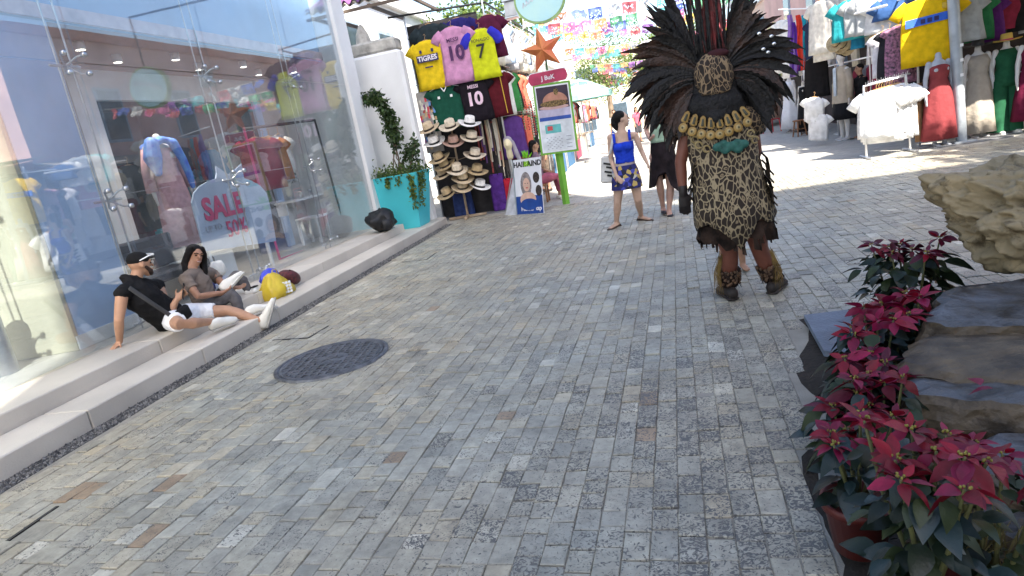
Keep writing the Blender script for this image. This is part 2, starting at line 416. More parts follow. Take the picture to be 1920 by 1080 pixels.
# ------------------------------------------------------------------ steps and shop on the left
STEP = M('pale_limestone_step', (.56, .515, .45), rough=.55, var=.0, vs=1.6, bump=.2, bs=60, c2=(.45, .415, .365), obj_var=.05)
TILE = M('platform_tile', (.50, .46, .41), rough=.35, var=.08, vs=3, bump=.05)
steps = struct(thing('steps', 'two pale stone steps', 'steps')); del steps['category']; del steps['label']
for y0, y1 in [(-1.5+1.242*k, -1.5+1.242*k+1.237) for k in range(10)]:
    MB().bx((-4.46+.0, y0, -.02), (-4.06, y1, .14), bev=.008).build('step_slab', STEP, steps)
for y0, y1 in [(-1.5+1.55*k, -1.5+1.55*k+1.545) for k in range(8)]:
    MB().bx((-4.99, y0, -.02), (-4.464, y1, .27), bev=.008).build('step_slab', STEP, steps)
WHITE = M('white_render', (.74, .75, .76), rough=.7, var=.05, vs=1.4, bump=.12, bs=35)
CREAM = M('cream_render', (.46, .43, .33), rough=.75, var=.07, vs=2, bump=.12, bs=30)
BLUEW = M('sky_tinted_panel', (.44, .58, .82), rough=.35, var=.06, vs=1.2, bump=.03)  # blue tint stands for sky reflected over a white wall
UPPER = M('sky_reflection_panel', (.30, .42, .60), rough=.4, var=.06, vs=1.2, bump=.03)  # blue imitates the sky mirrored in the upper glass
BROWN = M('brown_soffit', (.36, .28, .24), rough=.6, var=.08, vs=2, bump=.08)
GREIGE = M('grey_beige_wall', (.50, .47, .43), rough=.7, var=.10, vs=1.3, bump=.08)
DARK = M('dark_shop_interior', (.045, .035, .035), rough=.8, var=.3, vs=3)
STEEL = M('brushed_steel', (.55, .56, .58), rough=.3, var=.1, bump=.02, metal=.9)
BLACK = M('black_metal', (.012, .012, .014), rough=.45, bump=.03)
WPAINT = M('white_paint', (.8, .8, .8), rough=.5, var=.04, bump=.05)
def glass_material():
    m, n, l, b, out = new_mat('shop_glass'); n.remove(b)
    tr = n.new('ShaderNodeBsdfTransparent'); tr.inputs[0].default_value = (.90, .94, .96, 1)
    gl = n.new('ShaderNodeBsdfGlossy'); gl.inputs['Roughness'].default_value = .0; gl.inputs[0].default_value = (.95, .97, 1, 1)
    fr = n.new('ShaderNodeLayerWeight'); fr.inputs[0].default_value = .5
    pw = n.new('ShaderNodeMath'); pw.operation = 'POWER'; pw.inputs[1].default_value = 5; l.new(fr.outputs['Facing'], pw.inputs[0])
    nz = n.new('ShaderNodeTexNoise'); nz.inputs['Scale'].default_value = .9; tc = n.new('ShaderNodeTexCoord'); l.new(tc.outputs['Object'], nz.inputs[0])
    bp = n.new('ShaderNodeBump'); bp.inputs['Strength'].default_value = .02; bp.inputs['Distance'].default_value = .05; l.new(nz.outputs[0], bp.inputs['Height'])
    l.new(bp.outputs[0], gl.inputs['Normal'])
    mr = n.new('ShaderNodeMath'); mr.operation = 'MULTIPLY_ADD'; mr.inputs[1].default_value = 1.0; mr.inputs[2].default_value = .11; mr.use_clamp = True
    l.new(pw.outputs[0], mr.inputs[0])
    mx = n.new('ShaderNodeMixShader'); l.new(mr.outputs[0], mx.inputs[0]); l.new(tr.outputs[0], mx.inputs[1]); l.new(gl.outputs[0], mx.inputs[2])
    df = n.new('ShaderNodeBsdfDiffuse'); df.inputs[0].default_value = (.75, .78, .82, 1)      # pale diffuse veil imitating milky reflections on the glass
    dn = n.new('ShaderNodeTexNoise'); dn.inputs['Scale'].default_value = 1.6; dn.inputs['Detail'].default_value = 6; l.new(tc.outputs['Object'], dn.inputs[0])
    dr = n.new('ShaderNodeMapRange'); dr.inputs[1].default_value = .35; dr.inputs[2].default_value = .7; dr.inputs[3].default_value = .02; dr.inputs[4].default_value = .075; l.new(dn.outputs[0], dr.inputs[0])
    m2 = n.new('ShaderNodeMixShader'); l.new(dr.outputs[0], m2.inputs[0]); l.new(mx.outputs[0], m2.inputs[1]); l.new(df.outputs[0], m2.inputs[2]); l.new(m2.outputs[0], out.inputs[0])
    return m
GLASS = glass_material()
shop = thing('shop_building', 'white clothing shop with tall frameless glass front on steel rods above stone steps', 'shop', (-5, 7, 0))
def sp_(mb, name, mat, parent=None, smooth=False):
    """shop part: geometry given in world coordinates"""
    me = mb.mesh(name, mat, smooth); par = parent or shop
    me.transform(Matrix.Translation(-Vector((-5, 7, 0)))); return link(name, me, par)
YS = [-.6, 1.4, 3.35, 5.3, 7.25, 9.2, 10.86]
for a, b in zip(YS[:-1], YS[1:]):
    for z0, z1 in ((.285, 2.80), (2.808, 5.4)):
        sp_(MB().bx((-4.972, a+.006, z0), (-4.96, b-.006, z1)), 'glass_pane', GLASS)
for y in YS[2:6]:
    for dy in (-.075, .075):
        sp_(MB().tube([(-5.10, y+dy, .27), (-5.10, y+dy, 6)], [.009, .009], 8), 'steel_rod', STEEL, None, True)
    for z in (.33, 1.55, 2.80, 4.1):
        m_ = MB()
        m_.tube([(-5.10, y-.16, z), (-5.10, y+.16, z)], [.013, .013], 8)
        for dy in (-.11, .11):
            for dz in ((-.085, .085) if z != .33 else (.07,)):
                m_.tube([(-5.10, y, z), (-5.03, y+dy*.8, z+dz*.9), (-4.98, y+dy, z+dz)], [.012, .010, .009], 6)
                m_.tube([(-4.985, y+dy, z+dz), (-4.950, y+dy, z+dz)], [.024, .024], 10, round_=False)
        sp_(m_, 'spider_fitting', STEEL, None, True)
sp_(MB().bx((-9.9, -.6, .05), (-4.995, 11.9, .266)), 'floor', TILE)
# left inner walls
sp_(MB().prism([(-5.3, 4.65, .27), (-6.5, 4.42, .27), (-6.5, 4.42, 5.4), (-5.3, 4.65, 5.4)], (0, .04, 0)), 'cream_wall', CREAM)
sp_(MB().bx((-6.6, -.6, .27), (-6.5, 4.41, 5.4)), 'cream_wall', CREAM)
sp_(MB().bx((-5.42, 4.70, .27), (-5.3, 5.45, 3.25)), 'sky_tinted_wall', BLUEW)
sp_(MB().bx((-5.30, 4.66, .27), (-5.285, 5.45, .40)), 'skirting', WPAINT)
sp_(MB().bx((-5.42, 4.70, 3.25), (-5.3, 10.86, 5.6)), 'upper_wall', UPPER)
sp_(MB().bx((-5.3, 4.7, 3.27), (-5.26, 10.86, 3.40)), 'pink_reflection_strip', M('pink_reflection', (.66, .50, .50), rough=.6))  # pink strip imitates a roof edge reflected in the glass
sp_(MB().prism([(-5.3, 5.455, .27), (-6.3, 6.5, .27), (-6.3, 6.5, 3.25), (-5.3, 5.455, 3.25)], (-.06, -.02, 0)), 'splayed_jamb', GREIGE)
cl = sp_(MB().prism([(-5.31, 5.45, 3.25), (-6.35, 6.4, 3.08), (-6.35, 11.4, 3.08), (-5.31, 10.8, 3.25)], (0, 0, .03)), 'ceiling', BROWN)
LAMP = M('downlight_glow', (1, .85, .7), emit=6., bump=0)
for k in range(7):
    y = 6.1+k*.72; x = -5.62-(k % 2)*.22; zc = 3.25+(x+5.31)*(.17/1.04)
    d_ = sp_(MB().lathe([(.05, -.09), (.055, 0), (.0, 0)], 12, Matrix.Translation((x, y, zc))), 'downlight', WPAINT, None, True)
    if k in (1, 2, 4):
        ld = bpy.data.lights.new('spot', 'SPOT'); ld.energy = 38; ld.spot_size = R_(95); ld.spot_blend = .8; ld.color = (1, .86, .72); ld.shadow_soft_size = .05
        lo = bpy.data.objects.new('lamp_beam', ld); col.objects.link(lo); lo.location = (x, y, zc-.12); lo.rotation_euler = (0, R_(-12), 0)
    mm = MB().lathe([(.042, -.085), (.0005, -.085)], 12, Matrix.Translation((x, y, zc))).mesh('bulb', LAMP); mm.transform(Matrix.Translation((5, -7, 0))); link('bulb', mm, d_)
# inner wall with opening
sp_(MB().bx((-6.4, 6.5, .27), (-6.3, 6.83, 3.15)), 'white_jamb', WPAINT)
sp_(MB().bx((-6.4, 6.83, 2.74), (-6.3, 10.2, 3.15)), 'white_header', WPAINT)
sp_(MB().bx((-6.4, 10.2, .27), (-6.28, 11.5, 3.15)), 'grey_wall', GREIGE)
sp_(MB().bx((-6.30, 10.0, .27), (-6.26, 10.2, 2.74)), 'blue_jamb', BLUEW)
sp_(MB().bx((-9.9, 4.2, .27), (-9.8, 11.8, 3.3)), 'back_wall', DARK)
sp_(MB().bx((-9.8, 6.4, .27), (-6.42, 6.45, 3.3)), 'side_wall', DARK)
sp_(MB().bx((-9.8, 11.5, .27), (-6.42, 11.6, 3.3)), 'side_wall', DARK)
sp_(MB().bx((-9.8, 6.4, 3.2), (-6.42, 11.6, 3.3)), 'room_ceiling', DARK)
sp_(MB().bx((-9.78, 7.0, 2.0), (-9.7, 11.2, 2.08)), 'wall_rail', M('red_rail', (.35, .10, .08)))
# end pillar and parapet
sp_(MB().bx((-6.4, 10.87, .0), (-4.90, 11.32, 6.5)), 'pillar', WHITE)
sp_(MB().bx((-6.4, 5.0, 5.6), (-5.2, 10.86, 6.5)), 'parapet', WHITE)
sp_(MB().bx((-10, -.6, 5.4), (-5.0, 10.86, 5.56)), 'roof', WHITE)
sp_(MB().bx((-5.3, 10.9, -.02), (-4.07, 12.2, .135), bev=.02), 'plinth', STEP)
# gap wall behind the planter
gapw = thing('garden_wall', 'white rendered wall with grey coping behind the teal planter', 'wall', (-4.8, 12.0, 0))
MB().bx((-.8, 0, 0), (.52, .3, 3.38), bev=.05).build('wall', WHITE, gapw)
MB().bx((-.8, .05, 3.384), (.45, .45, 3.62), bev=.04).build('coping', M('grey_coping', (.42, .41, .38), var=.25), gapw)
MB().lathe([(.16, 3.62), (.12, 3.8), (.05, 3.95), (.0, 4.0)], 10, Matrix.Translation((-.25, .3, 0))).build('finial', M('grey_coping'), gapw, True)

# corrugated purple awning roof
aw = thing('tiled_awning', 'purple corrugated tile awning with a pale underside above the garden wall', 'awning', (-4.9, 13.2, 4.3))
PUR = M('purple_tile', (.22, .09, .24), rough=.6, var=.2); PALE = M('pale_corrugation', (.55, .52, .45), rough=.8, var=.1)
def awf(dz):
    def f(u, v):
        x = -1.3+2.35*u; return Vector((x, -1.0+1.9*v, .05+v*.75+dz+.045*math.sin(x*2*math.pi/.19)))
    return f
MB().grid(awf(.05), 96, 6).build('tile_sheet', PUR, aw, True); MB().grid(awf(0), 96, 6).build('underside', PALE, aw, True)
MB().bx((-1.3, -.98, -.07), (1.05, -.93, -.02)).build('rafter', M('dark_timber', (.12, .09, .07)), aw)
for x in (-.9, .1, .9): MB().bx((x, -.97, -.06), (x+.05, .9, .0), ).build('rafter', M('dark_timber'), aw)

# ------------------------------------------------------------------ buildings on the right and beyond
PINK = M('pink_render', (.62, .40, .35), rough=.8, var=.08, vs=1.2, bump=.12, bs=30)
pb = thing('pink_building', 'pink rendered two storey building above the clothes stalls', 'building', (5.6, 13.8, 0))
MB().bx((0, .35, 2.75), (12, 18, 6.2)).build('upper_wall', PINK, pb)
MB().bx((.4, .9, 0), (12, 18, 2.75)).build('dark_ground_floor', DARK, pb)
MB().bx((-.15, .2, 6.2), (12.2, 18.2, 6.45)).build('cornice', M('terracotta_trim', (.50, .22, .16), var=.15), pb)
for y in (3.0, 6.2, 9.5, 13.0):
    wf = MB().bx((-.05, y, 3.3), (.02, y+1.0, 4.9)).build('window', M('grey_blue_frame', (.30, .38, .46)), pb)
    MB().bx((-.06, y+.08, 3.38), (-.052, y+.92, 4.82)).build('pane', M('dark_glass', (.05, .07, .09), rough=.08, bump=0), wf)
for x in (1.5, 4.2, 7): 
    wf = MB().bx((x, .28, 3.6), (x+1.1, .36, 5.2)).build('window', M('grey_blue_frame'), pb)
    MB().bx((x+.08, .27, 3.68), (x+1.02, .276, 5.12)).build('pane', M('dark_glass'), wf)
MB().prism([(-.9, .3, 2.62), (0, .3, 2.86), (0, 16, 2.86), (-.9, 16, 2.62)], (0, 0, .04)).build('awning', M('beige_canvas', (.55, .48, .38), trans=.25), pb)
MB().prism([(-.55, -3.0, 2.80), (11, -3.0, 2.80), (11, .3, 2.98), (-.55, .3, 2.98)], (0, 0, .04)).build('awning', M('beige_canvas'), pb)  # front awning reaches forward out of view, shaped to shade the mannequins
for x in (1.6, 4.4, 7.0):
    MB().bx((x, .25, 0), (x+.35, .6, 2.75)).build('shop_pier', M('dark_timber'), pb)
# far street: white and coloured blocks with openings
def far_block(lab, loc, dims, mat, floors, cols, face='x', sgn=1):
    t = thing('street_building', lab, 'building', loc, 0, None)
    X, Y, Z = dims
    MB().bx((0, 0, 0), (X, Y, Z)).build('wall', mat, t)
    MB().bx((-.15, -.15, Z), (X+.15, Y+.15, Z+.25)).build('cornice', WPAINT, t)
    for f_ in range(floors):
        for c_ in range(cols):
            z = .3+f_*Z/floors; hgt = Z/floors*.62
            if face == 'x':
                x = X if sgn > 0 else 0; y = Y*(c_+.25)/cols; wd = Y/cols*.5
                wn = MB().bx((x-.06, y, z), (x+.06, y+wd, z+hgt)).build('window', M('grey_blue_frame'), t)
                MB().bx((x+.062*sgn, y+.1, z+.1), (x+.07*sgn, y+wd-.1, z+hgt-.1)).build('pane', M('dark_glass'), wn)
            else:
                x = X*(c_+.25)/cols; wd = X/cols*.5
                wn = MB().bx((x, -.06, z), (x+wd, .06, z+hgt)).build('window', M('grey_blue_frame'), t)
                MB().bx((x+.1, -.07, z+.1), (x+wd-.1, -.062, z+hgt-.1)).build('pane', M('dark_glass'), wn)
    return t
far_block('white two storey building behind the souvenir stalls', (-13, 14.5, 0), (6.2, 12, 5.6), WHITE, 2, 5)
far_block('long white building behind the far row of stalls', (-14, 28, 0), (8.4, 26, 5.2), M('chalk_render', (.8, .78, .74), var=.05), 2, 8)
far_block('cream building closing the far end of the street', (-7, 66, 0), (22, 8, 7.5), CREAM, 2, 7, 'y')
far_block('salmon building farther along the street past the pink building', (6.0, 33.5, 0), (9, 26, 5.5), M('salmon_render', (.66, .47, .38), var=.06), 2, 7, 'x', -1)
# unseen building behind the camera, roofline shaped to keep the street in shade
tb = thing('shade_building', 'unseen tall beige building with a tower shaped to shade the street', 'building', (3.0, -16.6, 0))
BEIR = M('beige_render', (.5, .45, .38))
MB().bx((0, 5.6, 0), (4.2, 14, 20)).build('tower', BEIR, tb); MB().bx((4.2, 0, 0), (26, 13.97, 13.2)).build('wall', BEIR, tb)
for f_ in range(5):
    for c_ in range(8):
        if c_ > 1 and f_ > 3: continue
        MB().bx((.7+c_*3.1, 13.95, 1+f_*3.2), (2.2+c_*3.1, 14.04, 3+f_*3.2)).build('window', M('dark_glass'), tb)
# ------------------------------------------------------------------ garments, hangers, mannequins
def ring(c, xa, ya, rx, ry, n=20, fold=0., nf=7, ph=0., sq=1.0):
    out = []
    for k in range(n):
        t = 2*math.pi*k/n; m = 1+fold*math.sin(nf*t+ph)
        cx, sx = math.cos(t), math.sin(t)
        cx = math.copysign(abs(cx)**sq, cx); sx = math.copysign(abs(sx)**sq, sx)
        out.append(c+xa*(rx*m*cx)+ya*(ry*m*sx))
    return out
XA, YA, ZA = Vector((1, 0, 0)), Vector((0, 1, 0)), Vector((0, 0, 1))
def shirt_mb(w=.5, h=.7, sl=.22, dep=.035, flare=1.0, seed=0, mi=0, neck=.08):
    """hanging shirt, origin at the neck, facing -y"""
    rd = random.Random(seed); mb = MB(); rings = []
    ph = rd.random()*6
    for i in range(9):
        t = i/8; z = -h*(1-t)+0 if i < 8 else -.015
        if t < .72: hw = w/2*(flare+(1-flare)*t/.72)
        elif t < .95: hw = w/2*(1-.05*(t-.72)/.23)
        else: hw = neck+.02
        z = {7: -.075, 8: -.005}.get(i, -h+h*t*.98)
        if i == 7: hw = w/2*.92
        d = dep*(1.15-.5*t)
        rings.append(ring(Vector((.012*math.sin(ph+t*5), .012*math.sin(ph*2+t*4), z)), XA, YA, hw, d*(1+.25*math.sin(ph+t*7)), 24, .13*(1-t)+.02, 7, ph+t, .8))
    mb.loft(rings, True, mi)
    if sl:
        for s in (-1, 1):
            a = Vector((s*(w/2-.035), 0, -.085)); b = a+Vector((s*sl*.62, 0, -sl*.85))
            mb.tube([a+Vector((-s*.05, 0, .0)), a+(b-a)*.4, b], [(.024, .075), (.022, .085), (.026, .098)], 12, Vector((0, 1, 0)), True, mi, False)
    return mb
HANG = M('wooden_hanger', (.45, .27, .12), rough=.5)
def hanger(parent, mat=None, w=.4):
    mb = MB(); mb.tube([(-w/2, 0, -.06), (-.03, 0, .005), (.03, 0, .005), (w/2, 0, -.06)], [.009, .01, .01, .009], 6)
    mb.tube([(0, 0, 0), (0, 0, .06), (.02, 0, .09), (.0, 0, .115), (-.02, 0, .1)], [.004]*5, 6)
    return mb.build('hanger', mat or HANG, parent, True)
def garment(p, w, h, c, label, cat='shirt', sl=.22, facing=0., group=None, flare=1., dep=.05, hang=True, cname=None, seed=None, name=None):
    """hanging garment with its neck at world point p, facing angle about z (0 = towards -y)"""
    mat = cloth(cname or label[:24], c)
    o = shirt_mb(w, h, sl, dep, flare, seed if seed is not None else random.randint(0, 9999)).build(name or cat.replace(' ', '_'), mat, None, True)
    o.location = p; o.rotation_euler = (0, 0, facing)
    tag(o, label, cat, group)
    if hang: hanger(o)
    return o
def letter(o, txt, size, mat, x, z, y, rot=0., bold=0.004):
    return link('lettering', text_mesh(txt, size, mat, .0015, bold), o, None, Matrix.Translation((x, y, z)) @ Matrix.Rotation(rot, 4, 'Y'))

MANN = M('mannequin_plastic', (.62, .60, .58), rough=.35, var=.03, bump=.02, spec=.5)
MSKIN = M('mannequin_tan', (.50, .38, .30), rough=.4, var=.03, bump=.02)
def mannequin_body_mb(arms=((-.04, 0), (.04, 0)), legs=True, head=False):
    mb = MB()
    mb.tube([(0, 0, .86), (0, .01, 1.0), (0, 0, 1.12), (0, -.01, 1.27), (0, 0, 1.38), (0, 0, 1.43)], [(.155, .105), (.165, .105), (.12, .085), (.155, .105), (.12, .075), (.055, .055)], 18, XA)
    mb.tube([(0, 0, 1.40), (0, .0, 1.50)], [.052, .048], 12)
    for s in (-1, 1):
        mb.ell((s*.07, -.075, 1.265), (.058, .055, .055))
        mb.tube([(s*.155, 0, 1.375), (s*.205, .01, 1.12), (s*.225, -.02, .90), (s*.225, -.03, .80)], [.047, .039, .03, .026], 10)
        mb.tube([(s*.225, -.03, .80), (s*.22, -.04, .70)], [(.018, .036), (.012, .03)], 8, XA)
        if legs:
            mb.tube([(s*.085, 0, .88), (s*.085, -.005, .50), (s*.08, .01, .30), (s*.08, .0, .07)], [.085, .058, .052, .034], 12)
            mb.tube([(s*.08, .03, .045), (s*.085, -.15, .022)], [(.033, .035), (.036, .018)], 10, XA)
    if head:
        mb.ell((0, -.01, 1.62), (.072, .09, .11)); mb.tube([(0, -.02, 1.56), (0, -.04, 1.535)], [.05, .035], 8)
        mb.tube([(0, -.10, 1.62), (0, -.115, 1.60)], [.012, .014], 6)
    return mb
def skirt_rings(zs, fold=.06, nf=8, c=Vector((0, 0, 0)), n=28, ph=0.):
    """zs: (z, rx, ry) from the hem up"""
    return [ring(c+Vector((0, 0, z)), XA, YA, rx, ry, n, fold*(1-i/len(zs)), nf, ph) for i, (z, rx, ry) in enumerate(zs)]
_mb0 = blob('body', mannequin_body_mb(), MANN, None, .012); _mb1 = blob('body', mannequin_body_mb(head=True), MANN, None, .012)
bake_blobs(); ME_MANN, ME_MANNH = _mb0.data, _mb1.data
bpy.data.objects.remove(_mb0); bpy.data.objects.remove(_mb1)
def mannequin(p, rz, label, dress=None, dmat=None, head=False, scale=1., body_mat=None, group=None, extra=None, fold=.05):
    t = thing('mannequin', label, 'mannequin', p, rz, group); t.scale = (scale,)*3
    b = link('body', ME_MANNH if head else ME_MANN, t)
    if body_mat:
        b.material_slots[0].link = 'OBJECT'; b.material_slots[0].material = body_mat
    MB().lathe([(.16, 0), (.16, .012), (.02, .018), (.0005, .018)], 18).build('base_plate', STEEL, t, True)
    if dress:
        d = MB().loft(skirt_rings(dress, fold, 7, ph=random.random()*6)).build('dress', dmat, t, True)
        so_ = d.modifiers.new('thick', 'SOLIDIFY'); so_.thickness = .006
    return t
def hat_mb(r=.17, ch=.11, cr=.085, up=.03, droop=0.):
    """brimmed hat, crown up, origin at the brim"""
    mb = MB()
    f = lambda p, th: Vector((p.x*.92, p.y*1.06, p.z+(up*(abs(math.cos(th))**2)*((p.xy.length-cr)/(r-cr)) if p.xy.length > cr else 0)))
    mb.lathe([(.001, ch*.86), (cr*.45, ch*.93), (cr*.75, ch), (cr*.9, ch*.9), (cr, ch*.3), (cr*1.03, 0), (r*.8, -.006-droop*.5), (r, -droop), (r, -droop-.006), (cr*1.03, -.008), (cr*.9, .0)], 24, None, 0, f)
    return mb
def put_hat(parent, mat, band, r=.19, z=1.66, y=0., tilt=0., ch=.12, rx=0.):
    o = hat_mb(r, ch, .095, .03).build('hat', mat, parent, True); o.location = (0, y, z); o.rotation_euler = (rx, tilt, 0)
    b = MB().lathe([(.0995, .004), (.0985, .03)], 24, None, 0, lambda p, th: Vector((p.x*.92, p.y*1.06, p.z))).build('hat_band', band, o, True); return o

# ------------------------------------------------------------------ people
def skin(name, c): return M('skin_'+name, c, rough=.5, var=.06, vs=14, bump=.08, bs=90, spec=.35)
def limb(mb, pts, rads, seg=12): mb.tube(pts, rads, seg)
def hand(mb, wrist, d, palm_n, s=1., curl=.35, thumb=1):
    """palm and five separate fingers; d = direction of the fingers, palm_n = direction the palm faces"""
    d = Vector(d).normalized(); pn = Vector(palm_n); pn = (pn-d*pn.dot(d)).normalized(); sd_ = d.cross(pn)*thumb
    w = Vector(wrist)
    mb.tube([w-d*.01, w+d*.045*s, w+d*.085*s], [(.026*s, .019*s), (.038*s, .017*s), (.038*s, .014*s)], 10, sd_)
    for k, (o, L) in enumerate(((.030, .060), (.011, .072), (-.010, .068), (-.030, .052))):
        b = w+d*.082*s+sd_*o*s; a1 = (d*math.cos(curl*.6)+pn*math.sin(curl*.6)); a2 = (d*math.cos(curl*1.7)+pn*math.sin(curl*1.7))
        a1 = (a1+sd_*o*2.5).normalized()
        m_ = b+a1*L*.5*s; mb.tube([b, m_, m_+a2*L*.5*s], [.0095*s, .0088*s, .0075*s], 7)
    b = w+d*.028*s+sd_*.030*s; a1 = (d*.6+sd_*.75+pn*.25).normalized(); a2 = (d*.85+sd_*.25+pn*.45).normalized()
    mb.tube([b, b+a1*.036*s, b+a1*.036*s+a2*.03*s], [.012*s, .0105*s, .0085*s], 7)
def head_mb(mb, c, fwd, up, s=1.):
    """skull, jaw, nose, ears, brow and lips around centre c"""
    f = Vector(fwd).normalized(); u = Vector(up); u = (u-f*u.dot(f)).normalized(); r = f.cross(u)
    rt = Matrix((r, f, u)).transposed(); c = Vector(c); L = lambda x, y, z: c+rt @ (Vector((x, y, z))*s)
    mb.ell(L(0, -.012, .03), (.074*s, .092*s, .088*s), rt, 16)
    mb.tube([L(0, .025, .0), L(0, .038, -.055), L(0, .052, -.088)], [(.062*s, .058*s), (.052*s, .046*s), (.026*s, .024*s)], 12, r)
    mb.tube([L(0, .085, .022), L(0, .108, -.018)], [(.010*s, .010*s), (.016*s, .012*s)], 8, r)
    mb.tube([L(-.045, .073, .032), L(0, .084, .036), L(.045, .073, .032)], [.011*s, .012*s, .011*s], 6)
    mb.tube([L(-.018, .088, -.048), L(0, .094, -.047), L(.018, .088, -.048)], [.0075*s, .0095*s, .0075*s], 6)
    for sx in (-1, 1): mb.ell(L(sx*.078, -.008, .0), (.010*s, .022*s, .032*s), rt, 8)
    return L, rt
EYEW = M('eye_dark', (.02, .014, .012), rough=.2, bump=0); LIP = M('lips', (.34, .11, .10), rough=.45)
def face_parts(t, L, rt, s, hairm, lip=True):
    for sx in (-1, 1):
        e_ = MB().ell(L(sx*.032, .0785, .012), (.013*s, .007*s, .0075*s), rt, 8).build('eye', EYEW, t, True)
        MB().tube([L(sx*.014, .091, .034), L(sx*.034, .090, .040), L(sx*.054, .076, .034)], [.004*s, .0048*s, .003*s], 6).build('eyebrow', hairm, t, True)
    if lip: MB().tube([L(-.024, .088, -.049), L(0, .1005, -.047), L(.024, .088, -.049)], [.004*s, .007*s, .004*s], 6).build('mouth', LIP, t, True)
def neck_torso(mb, j, girth=1., bust=0.):
    sh = (j['shR']-j['shL']).normalized()
    pel, ch, nk = j['pel'], j['chest'], j['neck']; ws = pel.lerp(ch, .45)
    mb.tube([pel, ws, ch, ch.lerp(nk, .62), nk], [(.165*girth, .115*girth), (.135*girth, .10*girth), (.165*girth, .115*girth), (.13*girth, .085*girth), (.06, .06)], 18, sh)
    mb.tube([nk, j['head']-(j['head']-nk)*.25], [.056, .052], 12)
    mb.tube([j['shR'], j['chest'].lerp(nk, .6), j['shL']], [.052*girth, .075*girth, .052*girth], 12)
def leg_mb(mb, hip, knee, ank, g=1.): mb.tube([hip, hip.lerp(knee, .4), knee, knee.lerp(ank, .35), knee.lerp(ank, .75), ank], [.092*g, .082*g, .058*g, .06*g, .042*g, .037*g], 14)
def arm_mb(mb, sh, el, wr, g=1.): mb.tube([sh, sh.lerp(el, .45), el, el.lerp(wr, .35), wr], [.05*g, .047*g, .038*g, .037*g, .026*g], 12)
def foot_mb(mb, ank, toe, g=1.):
    d = toe-ank; side = d.cross(ZA).normalized() if d.cross(ZA).length > 1e-4 else XA
    mb.tube([ank-d.normalized()*.03-ZA*0, ank.lerp(toe, .5), toe], [(.036*g, .04*g), (.040*g, .032*g), (.040*g, .020*g)], 12, side)
def shoe(name, mat, heel, toe, up, t, w=.047, h=.06, sole=None):
    """low shoe from heel to toe with a sole"""
    d = (toe-heel); L_ = d.length; d.normalize(); up = (up-d*up.dot(d)).normalized(); sd_ = d.cross(up)
    mb = MB(); mb.tube([heel+up*h*.55, heel+d*L_*.25+up*h*.62, heel+d*L_*.55+up*h*.42, heel+d*L_*.85+up*h*.30, heel+d*L_+up*h*.25], [(w*.75, h*.62), (w*.85, h*.62), (w*.95, h*.46), (w, h*.33), (w*.6, h*.24)], 14, sd_)
    o = mb.build(name, mat, t, True)
    sb = MB(); sb.tube([heel-d*.01, heel+d*L_*.3, heel+d*L_*.6, heel+d*L_*.85, heel+d*(L_+.02)], [(w*.8, .014), (w*.85, .014), (w*1.02, .014), (w*1.02, .013), (w*.6, .012)], 14, sd_, True)
    sb.build('sole', sole or mat, o, True); return o
HAIRB = M('hair_black', (.007, .005, .0045), rough=.6, var=.4, vs=30, bump=.6, bs=70, spec=.2)
